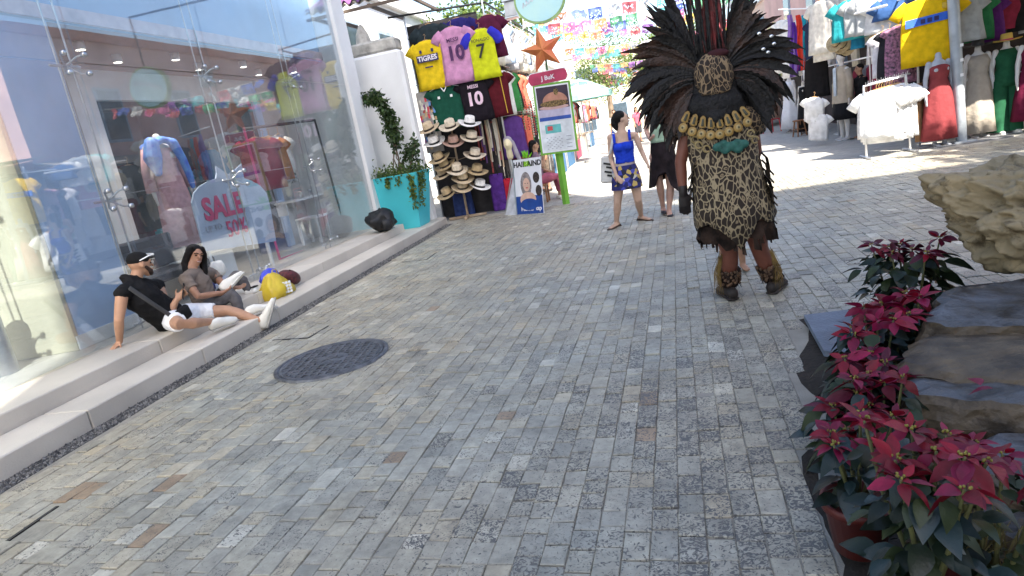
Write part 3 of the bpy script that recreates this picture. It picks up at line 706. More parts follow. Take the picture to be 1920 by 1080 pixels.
# ------------------------------------------------------------------ seated man on the steps
J = lambda u, v, X: pX(u, v, X)
SK1 = skin('warm', (.42, .235, .15)); SK2 = skin('tan', (.36, .19, .12)); SK3 = skin('light', (.52, .34, .25)); SKD = skin('painted', (.16, .055, .035))
BLK = cloth('black_cotton', (.012, .012, .013), .2, 0.); WSH = cloth('white_shorts', (.80, .81, .84), .05, .05); WSHOE = M('white_shoe', (.74, .72, .66), rough=.6, var=.06, bump=.2, bs=40)
GSOLE = M('grey_sole', (.42, .41, .39), rough=.8)
def man_on_steps():
    t = thing('person', 'man in black sleeveless hoodie, white shorts and cap sitting back on the steps', 'person', (0, 0, 0))
    j = dict(pel=J(322, 598, -4.66), chest=J(264, 556, -4.70), neck=J(253, 526, -4.72), head=J(263, 497, -4.68),
             shR=J(229, 549, -4.68), elR=J(223, 600, -4.70), wrR=J(224, 641, -4.82),
             shL=J(296, 536, -4.78), elL=J(318, 588, -4.58), wrL=J(331, 562, -4.50),
             hR=J(322, 600, -4.60), kR=J(338, 608, -4.28), aR=J(398, 603, -4.26),
             hL=J(365, 588, -4.66), kL=J(428, 582, -4.36), aL=J(488, 601, -4.06))
    mb = MB()
    neck_torso(mb, j, .92); leg_mb(mb, j['hR'], j['kR'], j['aR'], .92); leg_mb(mb, j['hL'], j['kL'], j['aL'], .92)
    arm_mb(mb, j['shR'], j['elR'], j['wrR'], 1.08); arm_mb(mb, j['shL'], j['elL'], j['wrL'], 1.05)
    hand(mb, j['wrR'], Vector((-.1, -.75, -.35)), (0, -.3, -1), 1.0, .15, 1)
    hand(mb, j['wrL'], Vector((.35, .55, .35)), (.5, -.4, .3), 1.0, 1.0, -1)
    fw = Vector((.42, .88, -.12)); up = Vector((-.05, -.1, 1))
    L, rt = head_mb(mb, j['head'], fw, up, 1.02)
    blob('body', mb, SK1, t, .009, 5)
    face_parts(t, L, rt, 1.02, HAIRB)
    # beard
    bm = MB(); bm.tube([L(-.062, .02, -.02), L(-.05, .06, -.06), L(0, .078, -.085), L(.05, .06, -.06), L(.062, .02, -.02)], [.016, .022, .026, .022, .016], 8)
    blob('beard', bm, M('beard_brown', (.03, .016, .012), rough=.8, bump=.5), t, .008, 4)
    # sleeveless hoodie
    sh = (j['shR']-j['shL']).normalized(); pel, ch, nk = j['pel'], j['chest'], j['neck']
    mb = MB(); mb.tube([pel+(ch-pel)*.05, pel.lerp(ch, .45), ch, ch.lerp(nk, .6), nk-(nk-ch)*.05], [(.185, .145), (.172, .135), (.18, .14), (.155, .105), (.075, .075)], 18, sh)
    mb.tube([j['shR'], ch.lerp(nk, .6), j['shL']], [.068, .09, .068], 12)
    mb.tube([nk-rt @ Vector((.05, .05, .0)), nk-rt @ Vector((.0, .085, -.035)), nk+rt @ Vector((.05, -.05, 0))], [.035, .045, .035], 8)
    blob('hoodie', mb, BLK, t, .011, 5)
    # shorts
    for h_, k_, n_ in (('hR', 'kR', .62), ('hL', 'kL', .6)):
        mb = MB(); mb.tube([pel+(j[h_]-pel)*.3, j[h_], j[h_].lerp(j[k_], n_*.55), j[h_].lerp(j[k_], n_)], [.125, .110, .096, .088], 16, None, True, 0, False)
        o = blob('shorts_leg', mb, WSH, t, .011, 4)
    # cap and sunglasses on it
    cp = MB(); cp.ell(L(0, -.014, .052), (.082, .100, .075), rt, 16); cp.tube([L(-.045, .085, .06), L(0, .115, .055), L(.045, .085, .06)], [(.03, .008)]*3, 8, rt @ Vector((0, 1, 0)))
    blob('cap', cp, BLK, t, .008, 3)
    g = MB(); g.tube([L(.086, -.03, .045), L(.088, .05, .078), L(.075, .092, .085)], [.006, .007, .008], 6); g.tube([L(.075, .092, .085), L(0, .108, .088), L(-.075, .092, .085)], [.012, .009, .012], 6)
    g.build('sunglasses', M('white_plastic', (.85, .85, .85), rough=.3), t, True)
    # strap and bag
    b_ = MB(); p0 = J(243, 540, -4.50); p1 = J(290, 572, -4.46); p2 = J(335, 602, -4.44)
    b_.tube([p0, p1, p2], [(.006, .022)]*3, 8, Vector((1, 0, 0))); b_.build('strap', M('grey_webbing', (.06, .06, .06)), t, True)
    MB().box(J(342, 590, -4.44), (.07, .20, .13), Matrix.Rotation(.25, 3, 'X'), bev=.02).build('belt_bag', BLK, t, True)
    MB().box(j['wrL']+Vector((.05, .06, .06)), (.012, .075, .15), Matrix.Rotation(-.5, 3, 'X') @ Matrix.Rotation(.6, 3, 'Z'), bev=.004).build('phone', M('phone_glass', (.02, .02, .022), rough=.1, bump=0), t)
    # shoes
    a = j['aR']; shoe('shoe', WSHOE, a+Vector((-.01, -.02, -.07)), a+Vector((.06, .24, -.075)), ZA+Vector((.5, 0, 0)), t, .05, .085, GSOLE)
    a = j['aL']; shoe('shoe', WSHOE, a+Vector((.05, .03, -.075)), a+Vector((.155, .10, .17)), Vector((-.75, -.45, .5)), t, .052, .085, GSOLE)
man_on_steps()

def woman_on_steps():
    t = thing('person', 'smiling woman with long black hair in a taupe shirt sitting against the shop glass', 'person', (0, 0, 0))
    TAU = cloth('taupe', (.20, .16, .135), .1, 0.); LEG = cloth('charcoal_leggings', (.10, .095, .10), .15, 0.)
    j = dict(pel=J(392, 578, -4.74), chest=J(370, 530, -4.77), neck=J(358, 504, -4.79), head=J(366, 480, -4.76),
             shR=J(347, 524, -4.72), elR=J(372, 556, -4.58), wrR=J(416, 549, -4.50),
             shL=J(397, 512, -4.84), elL=J(420, 535, -4.68), wrL=J(438, 540, -4.54),
             hR=J(385, 582, -4.66), kR=J(436, 548, -4.46), aR=J(452, 588, -4.36),
             hL=J(405, 574, -4.78), kL=J(446, 514, -4.74), aL=J(468, 548, -4.62))
    mb = MB(); neck_torso(mb, j, .86)
    leg_mb(mb, j['hR'], j['kR'], j['aR'], .86); leg_mb(mb, j['hL'], j['kL'], j['aL'], .86)
    arm_mb(mb, j['shR'], j['elR'], j['wrR'], .95); arm_mb(mb, j['shL'], j['elL'], j['wrL'], .95)
    hand(mb, j['wrR'], Vector((.3, .7, .1)), (-.3, .3, .8), .95, .5, -1); hand(mb, j['wrL'], Vector((.4, .6, -.1)), (.2, -.3, .8), .95, .5, 1)
    fw = Vector((.86, -.42, -.12)); up = Vector((.1, .28, 1)); L, rt = head_mb(mb, j['head'], fw, up, .96)
    blob('body', mb, SK2, t, .009, 5); face_parts(t, L, rt, .96, HAIRB)
    MB().tube([L(-.018, .0915, -.052), L(0, .0985, -.053), L(.018, .0915, -.052)], [.0035, .005, .0035], 6).build('teeth', WPAINT, t, True)
    h = MB(); h.ell(L(0, -.028, .045), (.086, .094, .084), rt, 16)
    for sx in (-1, 1):
        h.tube([L(sx*.055, .03, .085), L(sx*.088, .01, .02), L(sx*.10, -.01, -.08), L(sx*.098, .03, -.17), L(sx*.085, .06, -.25)], [.03, .036, .042, .04, .022], 10)
    h.tube([L(0, -.08, .03), L(0, -.09, -.08), L(0, -.08, -.2)], [(.07, .045), (.085, .04), (.06, .03)], 10, rt @ XA)
    blob('hair', h, HAIRB, t, .009, 3)
    sh = (j['shR']-j['shL']).normalized(); pel, ch, nk = j['pel'], j['chest'], j['neck']
    mb = MB(); mb.tube([pel, pel.lerp(ch, .45), ch, ch.lerp(nk, .5), nk-(nk-ch)*.3], [(.165, .13), (.145, .12), (.16, .13), (.14, .095), (.085, .07)], 18, sh)
    for s_, e_ in (('shR', 'elR'), ('shL', 'elL')): mb.tube([ch.lerp(nk, .55), j[s_], j[s_].lerp(j[e_], .55)], [.085, .066, .064], 12, None, True, 0, False)
    blob('shirt', mb, TAU, t, .011, 4)
    mb = MB()
    for h_, k_, a_ in (('hR', 'kR', 'aR'), ('hL', 'kL', 'aL')): mb.tube([j[h_], j[h_].lerp(j[k_], .4), j[k_], j[k_].lerp(j[a_], .35), j[k_].lerp(j[a_], .9)], [.095, .085, .062, .062, .042], 14)
    mb.ell(pel, (.15, .15, .11))
    blob('leggings', mb, LEG, t, .011, 4)
    a = j['aL']; shoe('shoe', WSHOE, a+Vector((-.02, -.03, -.06)), a+Vector((.12, .17, -.07)), ZA, t, .045, .08, GSOLE)
    # white shopping bag by her shoulder and the white shoe she holds
woman_on_steps()
WB = cloth('white_paper', (.80, .78, .72), .06, .1)
def soft(name, c, r, mat, label, cat, seed=1, lump=.16, rot=None, dents=3.):
    """soft lumpy object such as a bag"""
    mb = MB().ell((0, 0, 0), r, rot, 24); mb.v = [tuple(Vector(v)*(1+lump*noise.noise(Vector(v)*dents/max(r)*.5+Vector((seed*3.1, 0, 0)))+lump*.5*noise.noise(Vector(v)*dents*2.4/max(r)*.5+Vector((seed, 5, 0))))) for v in mb.v]
    o = mb.build(name, mat, None, True); o.location = c; return tag(o, label, cat) if label else o
o = soft('paper_bag', J(408, 505, -4.84), (.045, .13, .10), WB, 'crumpled white bag behind the seated woman\'s shoulder', 'bag', 2, .25)
t = thing('white_shoe', 'white shoe held in the hands of the seated woman', 'shoe', J(438, 530, -4.50), 0)
shoe('upper', WSHOE, Vector((-.02, -.10, -.06)), Vector((.06, .10, .06)), Vector((-.5, .2, .9)), t, .05, .09, WSHOE)
t = thing('white_shoe', 'loose white shoe lying on the lower step beside the outstretched leg', 'shoe', pZ(488, 590, .145), 0)
shoe('upper', WSHOE, Vector((-.08, -.06, .014)), Vector((.06, .19, .014)), ZA, t, .05, .085, GSOLE)
# bags beside them
YEL = M('yellow_plastic_bag', (.62, .47, .03), rough=.35, var=.15, vs=9, bump=.5, bs=16, c2=(.5, .36, .03))
yb = soft('plastic_bag', pZ(518, 560, .3)+Vector((.0, .02, .10)), (.15, .24, .20), YEL, 'yellow plastic shopping bag with a white checked patch standing on the step', 'bag', 3, .22)
yb.location = J(517, 540, -4.42)
for v_ in yb.data.vertices:
    v_.co.z = max(-.15, v_.co.z); kk = 1+.13*math.sin(9*math.atan2(v_.co.y, v_.co.x)+14*v_.co.z); v_.co.x *= kk; v_.co.y *= kk; tz = max(0, v_.co.z)/.2; v_.co.x *= 1-.45*tz; v_.co.y *= 1-.45*tz
pp = MB()
for a in range(4):
    for b_ in range(4):
        pp.box(Vector((.11, -.06, -.06))+Vector((.6, .8, 0))*(a*.036)+Vector((.0, 0, b_*.036)), (.026, .012, .026), Matrix.Rotation(R_(53), 3, 'Z'))
pp.build('white_patch', M('checked_white', (.78, .8, .85), rough=.4), yb)
MB().tube([(.02, -.08, .12), (.03, -.02, .22), (.03, .05, .21), (.02, .08, .13)], [.006]*4, 6).build('handle', YEL, yb, True)
bb = soft('plastic_bag', J(505, 519, -4.62), (.09, .17, .10), M('blue_plastic_bag', (.05, .07, .55), rough=.35, bump=.4, bs=18), 'crumpled blue plastic bag behind the yellow bag', 'bag', 4, .28)
MB().tube([(0, -.05, .08), (0, 0, .14), (0, .06, .08)], [.008]*3, 6).build('handle', M('clear_plastic', (.7, .75, .8), rough=.2), bb, True)
rb = soft('duffel_bag', J(541, 521, -4.52), (.12, .19, .10), M('dark_red_pattern', (.13, .02, .025), rough=.6, var=.6, vs=38, c2=(.02, .008, .01)), 'small dark red patterned bag lying on the step beside the yellow bag', 'bag', 5, .10, Matrix.Rotation(-.35, 3, 'X'))
MB().tube([(.03, -.13, .03), (.06, -.02, .10), (.03, .12, .0)], [.008]*3, 6).build('handle', BLK, rb, True)
cm = MB().box((0, 0, 0), (.05, .09, .06), bev=.012).build('cuff_cup', M('white_plastic'), None, True); cm.location = J(478, 543, -4.50); cm.name = 'drink_cup'
tag(cm, 'small white cup with a dark band standing by the yellow bag', 'cup'); MB().box((0, 0, .035), (.054, .094, .012), bev=.003).build('dark_band', BLK, cm)

# black backpack at the end of the steps
bp_ = soft('backpack', pZ(715, 436, .27)+Vector((-.02, .14, .175)), (.22, .29, .18), M('black_nylon', (.013, .013, .014), rough=.5, var=.3, bump=.5, bs=14), 'black backpack slumped on the upper step beside the teal planter', 'backpack', 8, .5, None, 2.6)
MB().box((.16, -.17, -.05), (.10, .20, .17), Matrix.Rotation(-.7, 3, 'Z'), 0, (.8, .8), .03).build('front_pocket', _M['black_nylon'], bp_, True)
MB().tube([(.12, -.12, .10), (.19, -.16, .0), (.14, -.16, -.12)], [(.02, .006)]*3, 8, YA).build('strap', BLK, bp_, True)
MB().tube([(-.02, -.02, .17), (0, .03, .22), (.02, .08, .17)], [.010]*3, 6).build('top_loop', BLK, bp_, True)

# bin behind the glass
bn = thing('ash_bin', 'tall brushed steel cylinder bin with a black rim behind the shop glass', 'bin', (-5.60, 4.16, .266))
MB().lathe([(.12, 0), (.12, .62), (.115, .63)], 28).build('cylinder', M('dull_steel', (.42, .42, .44), rough=.35, metal=.85, bump=.03), bn, True)
MB().lathe([(.135, .62), (.135, .655), (.10, .66), (.0005, .655)], 28).build('rim', BLACK, bn, True)

# ------------------------------------------------------------------ inside the shop window
PKD = M('pink_stripe_dress', (.62, .33, .36), rough=.8, var=.1, vs=20, bump=.3, bs=30)
pl = thing('display_plinth', 'low white display plinth in the shop window', 'plinth', (-5.85, 7.0, .27))
MB().bx((-.35, -.35, 0), (.35, .45, .40), bev=.01).build('block', WPAINT, pl); MB().bx((-.37, -.37, .402), (.37, .47, .43)).build('top_board', WPAINT, pl)
mq = mannequin(Vector((-5.78, 7.0, .70)), R_(62), 'headless white mannequin in a pink dress and blue scarf in the shop window', [(.16, .235, .18), (.5, .215, .165), (.8, .19, .145), (1.0, .17, .13), (1.12, .14, .11), (1.27, .165, .135), (1.36, .15, .10)], PKD, False, 1.0, None, None, None, .1)
for s in (-1, 1):
    MB().tube([(s*.15, 0, 1.36), (s*.215, .01, 1.12), (s*.24, -.02, .86)], [.068, .064, .066], 12, None, True, 0, False).build('sleeve', PKD, mq, True)
SCF = M('blue_batik_scarf', (.02, .09, .55), rough=.6, var=.3, vs=14, c2=(.10, .30, .70), bump=.3)
f = MB(); f.tube([(-.16, -.05, 1.30), (-.13, -.12, 1.40), (0, -.11, 1.46), (.14, -.09, 1.42), (.17, .05, 1.38), (0, .1, 1.45), (-.15, .05, 1.40), (-.17, -.08, 1.28)], [(.045, .06)]*8, 10)
f.tube([(-.13, -.13, 1.42), (-.17, -.15, 1.25), (-.16, -.16, 1.08)], [.085, .11, .05], 10); f.tube([(.12, -.13, 1.4), (.17, -.15, 1.2), (.20, -.15, .98), (.2, -.15, .85)], [.06, .05, .045, .03], 10)
blob('scarf', f, SCF, mq, .012, 3)
MB().tube([(.13, -.12, 1.36), (.16, -.17, 1.1), (.22, -.16, .8)], [(.018, .004)]*3, 8, XA).build('white_tie', WPAINT, mq, True)
# SALE board: cut-out torso print, free standing behind the glass
XB = -5.36
out = [(360, 380), (364, 362), (374, 350), (388, 341), (405, 335), (407, 324), (405, 311), (416, 319), (429, 327), (441, 319), (453, 307), (455, 322), (458, 334), (474, 340), (488, 348), (500, 362), (507, 388), (518, 452), (384, 472)]
sb_ = thing('sale_board', 'pale cut-out torso board printed with SALE up to 50% behind the shop glass', 'sign', pX(450, 470, XB))
org = sb_.location
SWEAT = M('printed_white_sweater', (.38, .46, .60), rough=.5, var=.05, vs=3, bump=.02)
MB().prism([pX(u, v, XB)-org for u, v in out], (-.02, 0, 0)).build('print_board', SWEAT, sb_)
MAG = M('magenta_print', (.55, .02, .13), rough=.5, bump=0, var=.03)
def on_x(txt, size, u, v, X, mat, par, bold=.006, sx=1., tilt=0., ext=.003):
    """lettering on a plane facing +x, read along +y"""
    me = text_mesh(txt, size, mat, ext, bold); p = pX(u, v, X)-par.location
    mw = Matrix.Translation(p) @ Matrix.Rotation(math.pi/2, 4, 'Z') @ Matrix.Rotation(tilt, 4, 'Y') @ Matrix.Diagonal((sx, 1, 1, 1))
    return link('lettering', me, par, None, mw)
on_x('SALE', .38, 420, 388, XB+.012, MAG, sb_, .014, 1.0)
on_x('UP TO', .11, 402, 428, XB+.012, M('grey_print', (.30, .33, .42), bump=0), sb_, .001)
on_x('50%', .29, 445, 427, XB+.012, MAG, sb_, .003, .9)
MB().tube([pX(409, 333, XB)-org+Vector((.012, 0, 0)), pX(424, 343, XB)-org+Vector((.012, 0, 0)), pX(438, 344, XB)-org+Vector((.012, 0, 0)), pX(456, 334, XB)-org+Vector((.012, 0, 0))], [.004]*4, 6).build('printed_collar', M('grey_print'), sb_, True)
for u, v in ((395, 470), (505, 453)): MB().bx(Vector((-.06, -.02, .27-pX(u, v, XB).z))+pX(u, v, XB)-org, Vector((-.022, .02, .05))+pX(u, v, XB)-org).build('prop_leg', WPAINT, sb_)
# framed rail with clothes and shoes
fr_ = thing('garment_rail', 'tall garment frame with a magenta post and black top bar in the shop window', 'garment rail', (-5.62, 9.4, .27))
a0, a1, a2, a3, a4 = (pX(*q) for q in ((457, 242, -5.62), (590, 225, -5.62), (637, 392, -5.62), (525, 487, -5.62), (572, 470, -5.62)))
o_ = fr_.location
MB().tube([a0-o_, a3-o_], [(.022, .022)]*2, 4).build('post', MAG, fr_); MB().tube([a3-o_, a4-o_], [.022]*2, 4).build('foot_bar', MAG, fr_)
MB().tube([a0-o_, a1-o_], [.022]*2, 4).build('top_bar', BLACK, fr_); MB().tube([a1-o_, a2-o_, pX(650, 437, -5.62)-o_], [.02]*3, 4).build('post', BLACK, fr_)
for k, (u, v, c, nm, lab, L_) in enumerate(((478, 258, (.26, .012, .04), 'crimson', 'crimson top hanging in the shop window', .72), (494, 258, (.45, .16, .03), 'rust', 'rust orange top hanging beside the crimson one', .62), (505, 256, (.75, .73, .7), 'ivory', 'ivory blouse hanging in the shop window', .55))):
    garment(pX(u, v, -5.66), .62, L_*1.1, c, lab, 'top', .14, R_(62), None, 1.05, .05, True, nm, k)
pt_ = M('black_white_print', (.75, .73, .7), var=0, vs=18, c2=(.02, .02, .02), rough=.8); 
g_ = garment(pX(522, 252, -5.66), .50, .78, (.5, .5, .5), 'black and white patterned dress at the end of the shop rail', 'dress', .12, R_(100), None, 1.1, .05, True, 'bwp', 3); g_.data.materials[0] = pt_
for k, (u, v, c, L_, nm) in enumerate(((432, 268, (.62, .6, .55), .6, 'ecru'), (240, 310, (.03, .04, .035), .9, 'moss_black'), (400, 305, (.02, .04, .08), .8, 'navy'), (395, 280, (.02, .22, .40), .5, 'peacock'))):
    garment(pX(u, v, -6.75), .5, L_, c, {'ecru': 'ecru blouse hanging behind the sale board', 'moss_black': 'black green dress hanging behind the pink mannequin', 'navy': 'navy top hanging inside the shop', 'peacock': 'peacock blue top hanging inside the shop'}[nm], 'top', .16, R_(90), None, 1.1, .06, True, nm, 20+k)
rail_clothes_later = True
cu_ = MB().grid(lambda u, v: Vector((-7.0+.06*math.sin(u*40), 6.9+.95*u, .3+1.7*v)), 40, 3).build('red_curtain', cloth('oxblood', (.10, .008, .012), .2, 0.), None, True); tag(cu_, 'dark oxblood curtain hanging inside the shop behind the pink mannequin', 'curtain')
shf = thing('shoe_shelf', 'white wall shelf carrying shoes beside the garment frame', 'shelf', (-5.95, 10.35, 1.02))
MB().bx((-.28, -.55, 0), (.12, .55, .03)).build('board', WPAINT, shf); MB().bx((-.28, -.5, -.2), (-.1, -.46, 0)).build('bracket', WPAINT, shf); MB().bx((-.28, .46, -.2), (-.1, .5, 0)).build('bracket', WPAINT, shf)
sh2 = thing('shoe_shelf', 'small upper shelf carrying a black high heel', 'shelf', (-5.95, 9.95, 1.52))
MB().bx((-.28, -.3, 0), (.08, .3, .02)).build('board', WPAINT, sh2); MB().bx((-.28, -.02, -.15), (-.12, .02, 0)).build('bracket', WPAINT, sh2)
def heel(p, mat, lab, rz=0.):
    t = thing('high_heel_shoe', lab, 'shoe', p, rz)
    MB().tube([(0, -.12, .11), (0, -.06, .10), (0, .03, .035), (0, .11, .018)], [(.026, .02), (.028, .012), (.032, .012), (.022, .012)], 10, XA).build('upper', mat, t, True)
    MB().tube([(0, -.12, .10), (0, -.13, .0)], [.014, .006], 8).build('heel', mat, t, True); return t
heel(Vector((-5.98, 9.95, 1.542)), BLACK, 'black high heel on the upper shop shelf', 0)
heel(Vector((-5.92, 10.2, 1.052)), WSHOE, 'white sandal on the lower shop shelf, toe to the corner', .4); heel(Vector((-5.92, 10.55, 1.052)), M('silver_shoe', (.6, .6, .62), rough=.3, metal=.6), 'silver sandal on the lower shop shelf beside the white one', .2)
st = thing('sun_patch_stool', 'white stool standing in for a sun patch under the shelf', 'stool', (-5.75, 10.05, .27))  # stool shape added in place of a sunlit patch on the floor
MB().bx((-.2, -.2, .42), (.2, .2, .46), bev=.01).build('seat', WPAINT, st)
for x in (-.17, .17):
    for y in (-.17, .17): MB().bx((x-.02, y-.02, 0), (x+.02, y+.02, .42)).build('leg', WPAINT, st)
# dark sofa-like display behind the seated pair
dsp = thing('display_bench', 'low dark bench behind the shop glass at the seated couple\'s backs', 'bench', (-5.6, 6.2, .27))
MB().bx((-.2, -.75, .3), (.2, .75, .42), bev=.03).build('seat', M('dark_leather', (.03, .03, .035), rough=.4), dsp); MB().bx((-.26, -.75, .42), (-.2, .75, .8), bev=.02).build('backrest', M('dark_leather'), dsp)
for y in (-.7, .7): MB().bx((-.18, y-.03, 0), (.18, y+.03, .3)).build('leg', BLACK, dsp)
# ------------------------------------------------------------------ foliage helpers
def leaf_mesh(L=.06, W=.03, mat=None, name='leaf', fold=.25, curl=.3, n=4, tip=1.0):
    mb = MB(); V = []; F = []
    for i in range(n+1):
        t = i/n; hw = W/2*math.sin(math.pi*min(1, t**.8*.98+.02))*(1 if t < 1 else 0)+.0006
        z = -curl*L*t*t
        V += [Vector((-hw, L*t, z+fold*hw)), Vector((0, L*t, z)), Vector((hw, L*t, z+fold*hw))]
    for i in range(n):
        a = i*3; F += [(a, a+1, a+4, a+3), (a+1, a+2, a+5, a+4)]
    return mb.add(V, F).mesh(name, mat, True)
def leaves_into(mb, p, d, L, W, roll, mi=0, curl=.3):
    d = Vector(d).normalized(); s_ = d.cross(ZA)
    if s_.length < 1e-3: s_ = XA.copy()
    s_.normalize(); u = s_.cross(d); s2 = s_*math.cos(roll)+u*math.sin(roll); u2 = s2.cross(d)
    mb.add([p, p+d*L*.45+s2*W/2+u2*W*.12, p+d*L-u2*curl*L*.5, p+d*L*.45-s2*W/2+u2*W*.12, p+d*L*.5], [(0, 1, 4), (0, 4, 3), (1, 2, 4), (4, 2, 3)], mi)
def rdir(): 
    z = random.uniform(-1, 1); a = random.random()*6.283; r = math.sqrt(1-z*z); return Vector((r*math.cos(a), r*math.sin(a), z))
LEAF = M('leaf_green', (.075, .13, .035), rough=.45, var=.3, vs=5, trans=.35, bump=.05); LEAF2 = M('leaf_lime', (.17, .23, .05), rough=.45, var=.25, vs=5, trans=.4, bump=.05)
LEAFD = M('leaf_dark', (.03, .062, .022), rough=.4, var=.3, vs=5, trans=.2, bump=.05); BARK = M('bark', (.16, .12, .085), rough=.9, bump=.5, bs=25)
# ------------------------------------------------------------------ teal planter
pln = thing('planter', 'tall tapered teal planter with a leafy climbing shrub on the plinth', 'planter', (-4.55, 11.4, .135))
TEAL = M('teal_paint', (.065, .52, .60), rough=.45, var=.05, vs=2, bump=.05)
def sqring(z, hx, hy): return [Vector((-hx, -hy, z)), Vector((hx, -hy, z)), Vector((hx, hy, z)), Vector((-hx, hy, z))]
MB().loft([sqring(0, .30, .28), sqring(.02, .31, .29), sqring(.98, .46, .42), sqring(1.0, .46, .42), sqring(1.0, .42, .38), sqring(.9, .40, .36)], False).build('pot', TEAL, pln)
MB().bx((-.41, -.37, .88), (.41, .37, .90)).build('soil', M('soil', (.05, .035, .025), rough=.95), pln)
st_ = MB(); stems = []
for k in range(9):
    a = random.random()*6.28; x0 = Vector((random.uniform(-.2, .2), random.uniform(-.2, .2), .9))
    tip = Vector((random.uniform(-.62, -.2), random.uniform(-.15, .15), random.uniform(2.35, 2.72))) if k < 6 else Vector((random.uniform(.2, .5), random.uniform(-.2, 0), random.uniform(1.4, 1.65)))
    pts = [x0, Vector((random.uniform(-.05, .12), 0, 1.3)), Vector((random.uniform(.0, .16), 0, random.uniform(1.75, 2.0))), Vector((random.uniform(-.15, .05), 0, tip.z-.12)), tip] if k < 6 else [x0, x0.lerp(tip, .5)+Vector((.05, 0, .1)), tip]
    st_.tube(pts, [.014, .011, .008, .005, .004][:len(pts)], 6); stems.append(pts)
st_.build('stems', BARK, pln, True)
lf = MB()
def along(pts, t):
    t *= len(pts)-1; i = min(int(t), len(pts)-2); return pts[i].lerp(pts[i+1], t-i)
for pts in stems:
    for _ in range(210 if len(pts) > 3 else 80):
        t = random.uniform(.36, 1); p = along(pts, t)+rdir()*random.random()*.13*(1.4-t*.7)
        leaves_into(lf, p, rdir()+Vector((0, 0, -.5)), random.uniform(.07, .12), random.uniform(.042, .062), random.random()*6, 0 if random.random() < .7 else 1)
lf.build('foliage', [M('shrub_leaf', (.045, .085, .03), rough=.45, var=.3, vs=5, trans=.3, bump=.05), LEAF], pln)
lf = MB()
for _ in range(1100):
    p = Vector((random.uniform(-.5, .5), random.uniform(-.45, .42), .93+abs(random.gauss(0, .11))))
    leaves_into(lf, p, rdir()+Vector((0, -.2, .2)), random.uniform(.05, .085), random.uniform(.03, .05), random.random()*6, random.choice((0, 0, 1)))
for k in range(11):      # trailing vines, most over the street corner
    x = random.choice((.36, .42, .46, .45, -.48, -.1, .1)); y = random.uniform(-.42, -.38) if x < .4 else random.uniform(-.44, .0); L_ = random.uniform(.25, .75) if x > .3 else random.uniform(.12, .25)
    if x < -.4: L_ = .18
    for _ in range(int(90*L_)+14):
        t = random.random(); leaves_into(lf, Vector((x+.02+random.gauss(0, .025)-.06*t*L_, y-.03+random.gauss(0, .02), .98-t*L_)), rdir()+Vector((.2, -.5, -.5)), .06, .04, random.random()*6, random.choice((0, 1, 1)))
for k in range(3):
    c_ = Vector((-.62-.06*k, -.2, 1.12+.14*k))
    for _ in range(16): leaves_into(lf, c_+rdir()*.13, rdir(), .075, .05, random.random()*6, 0)
lf.build('ground_ivy', [LEAF, LEAF2], pln)

# ------------------------------------------------------------------ souvenir stall on the left
YJ = 12.75
stall = thing('souvenir_stall', 'dark souvenir stall with steel frame and crowded shelves beside the white wall', 'market stall', (-4.1, YJ, 0))
O = stall.location.copy()
MB().bx((-.32, .32, 0), (1.15, .36, 3.9)).build('back_panel', M('dark_backing', (.025, .022, .025), var=.3), stall)
MB().bx((1.15, .4, 0), (1.2, 5.2, 3.6)).build('side_panel', M('dark_backing'), stall)
MB().bx((-.3, -.05, -.01), (1.6, 5.2, .012)).build('floor_board', M('grey_concrete', (.20, .20, .205), var=.1), stall)
for x, y in ((-.3, .25), (1.33, .2), (1.4, 2.6), (1.4, 5.1)): MB().tube([(x, y, 0), (x, y, 4.05)], [.02, .02], 8).build('post', STEEL, stall, True)
MB().tube([(-.6, .2, 4.12), (1.38, .2, 4.0)], [.02, .02], 8).build('top_bar', BLACK, stall, True); MB().tube([(1.38, .2, 4.0), (1.5, 5.2, 3.9)], [.02, .02], 8).build('top_bar', BLACK, stall, True)
for z in (2.75, 1.95): MB().tube([(-.3, .12, z+.0), (1.4, .12, z)], [.012, .012], 6).build('rail', STEEL, stall, True)
NAVY = M('navy_print', (.03, .025, .10), bump=0); PRT = M('purple_print', (.07, .02, .09), bump=0); WPR = M('white_print', (.75, .72, .78), bump=0); BLKP = M('black_print', (.02, .02, .02), bump=0)
def jersey(u, v, Y, w, h, c, label, sl=.2, seed=0, rz=0., cname=None):
    o = garment(pY(u, v, Y), w, h, c, label, 'jersey', sl, rz, 'football jerseys hung on the souvenir stall', 1., .034, True, cname, seed); return o
j0 = jersey(802, 45, YJ+.10, .60, .75, (.03, .045, .055), 'dark green grey jersey hanging behind the yellow one', .2, 11, 0, 'gg')
j1 = jersey(855, 34, YJ+.12, .60, .8, (.03, .025, .16), 'dark blue jersey hanging behind the pink one', .2, 12, 0, 'db')
j2 = jersey(912, 28, YJ+.12, .50, .8, (.10, .015, .045), 'maroon and blue jersey hanging behind the lime one', .2, 13, 0, 'mb')
jA = jersey(797, 76, YJ-.06, .60, .92, (.78, .56, .02), 'yellow jersey with a navy chest band hanging on the stall', .2, 14, 0, 'yellow')
MB().bx((-.22, -.075, -.40), (.22, -.068, -.27)).build('chest_band', NAVY, jA); letter(jA, 'TIGRES', .125, WPR, 0, -.335, -.078, 0, .004); MB().box((0, -.064, -.5), (.16, .006, .025), bev=.002).build('small_logo', NAVY, jA)
for s in (-1, 1): MB().box((s*.12, -.066, -.2), (.05, .008, .06), bev=.003).build('crest', NAVY, jA)
jB = jersey(845, 50, YJ-.08, .60, 1.05, (.62, .30, .50), 'pink jersey with number 10 hanging on the stall', .2, 15, 0, 'pink')
letter(jB, '10', .36, PRT, .02, -.50, -.072, 0, .012); letter(jB, 'MESSI', .10, PRT, .0, -.25, -.068, 0, .002)
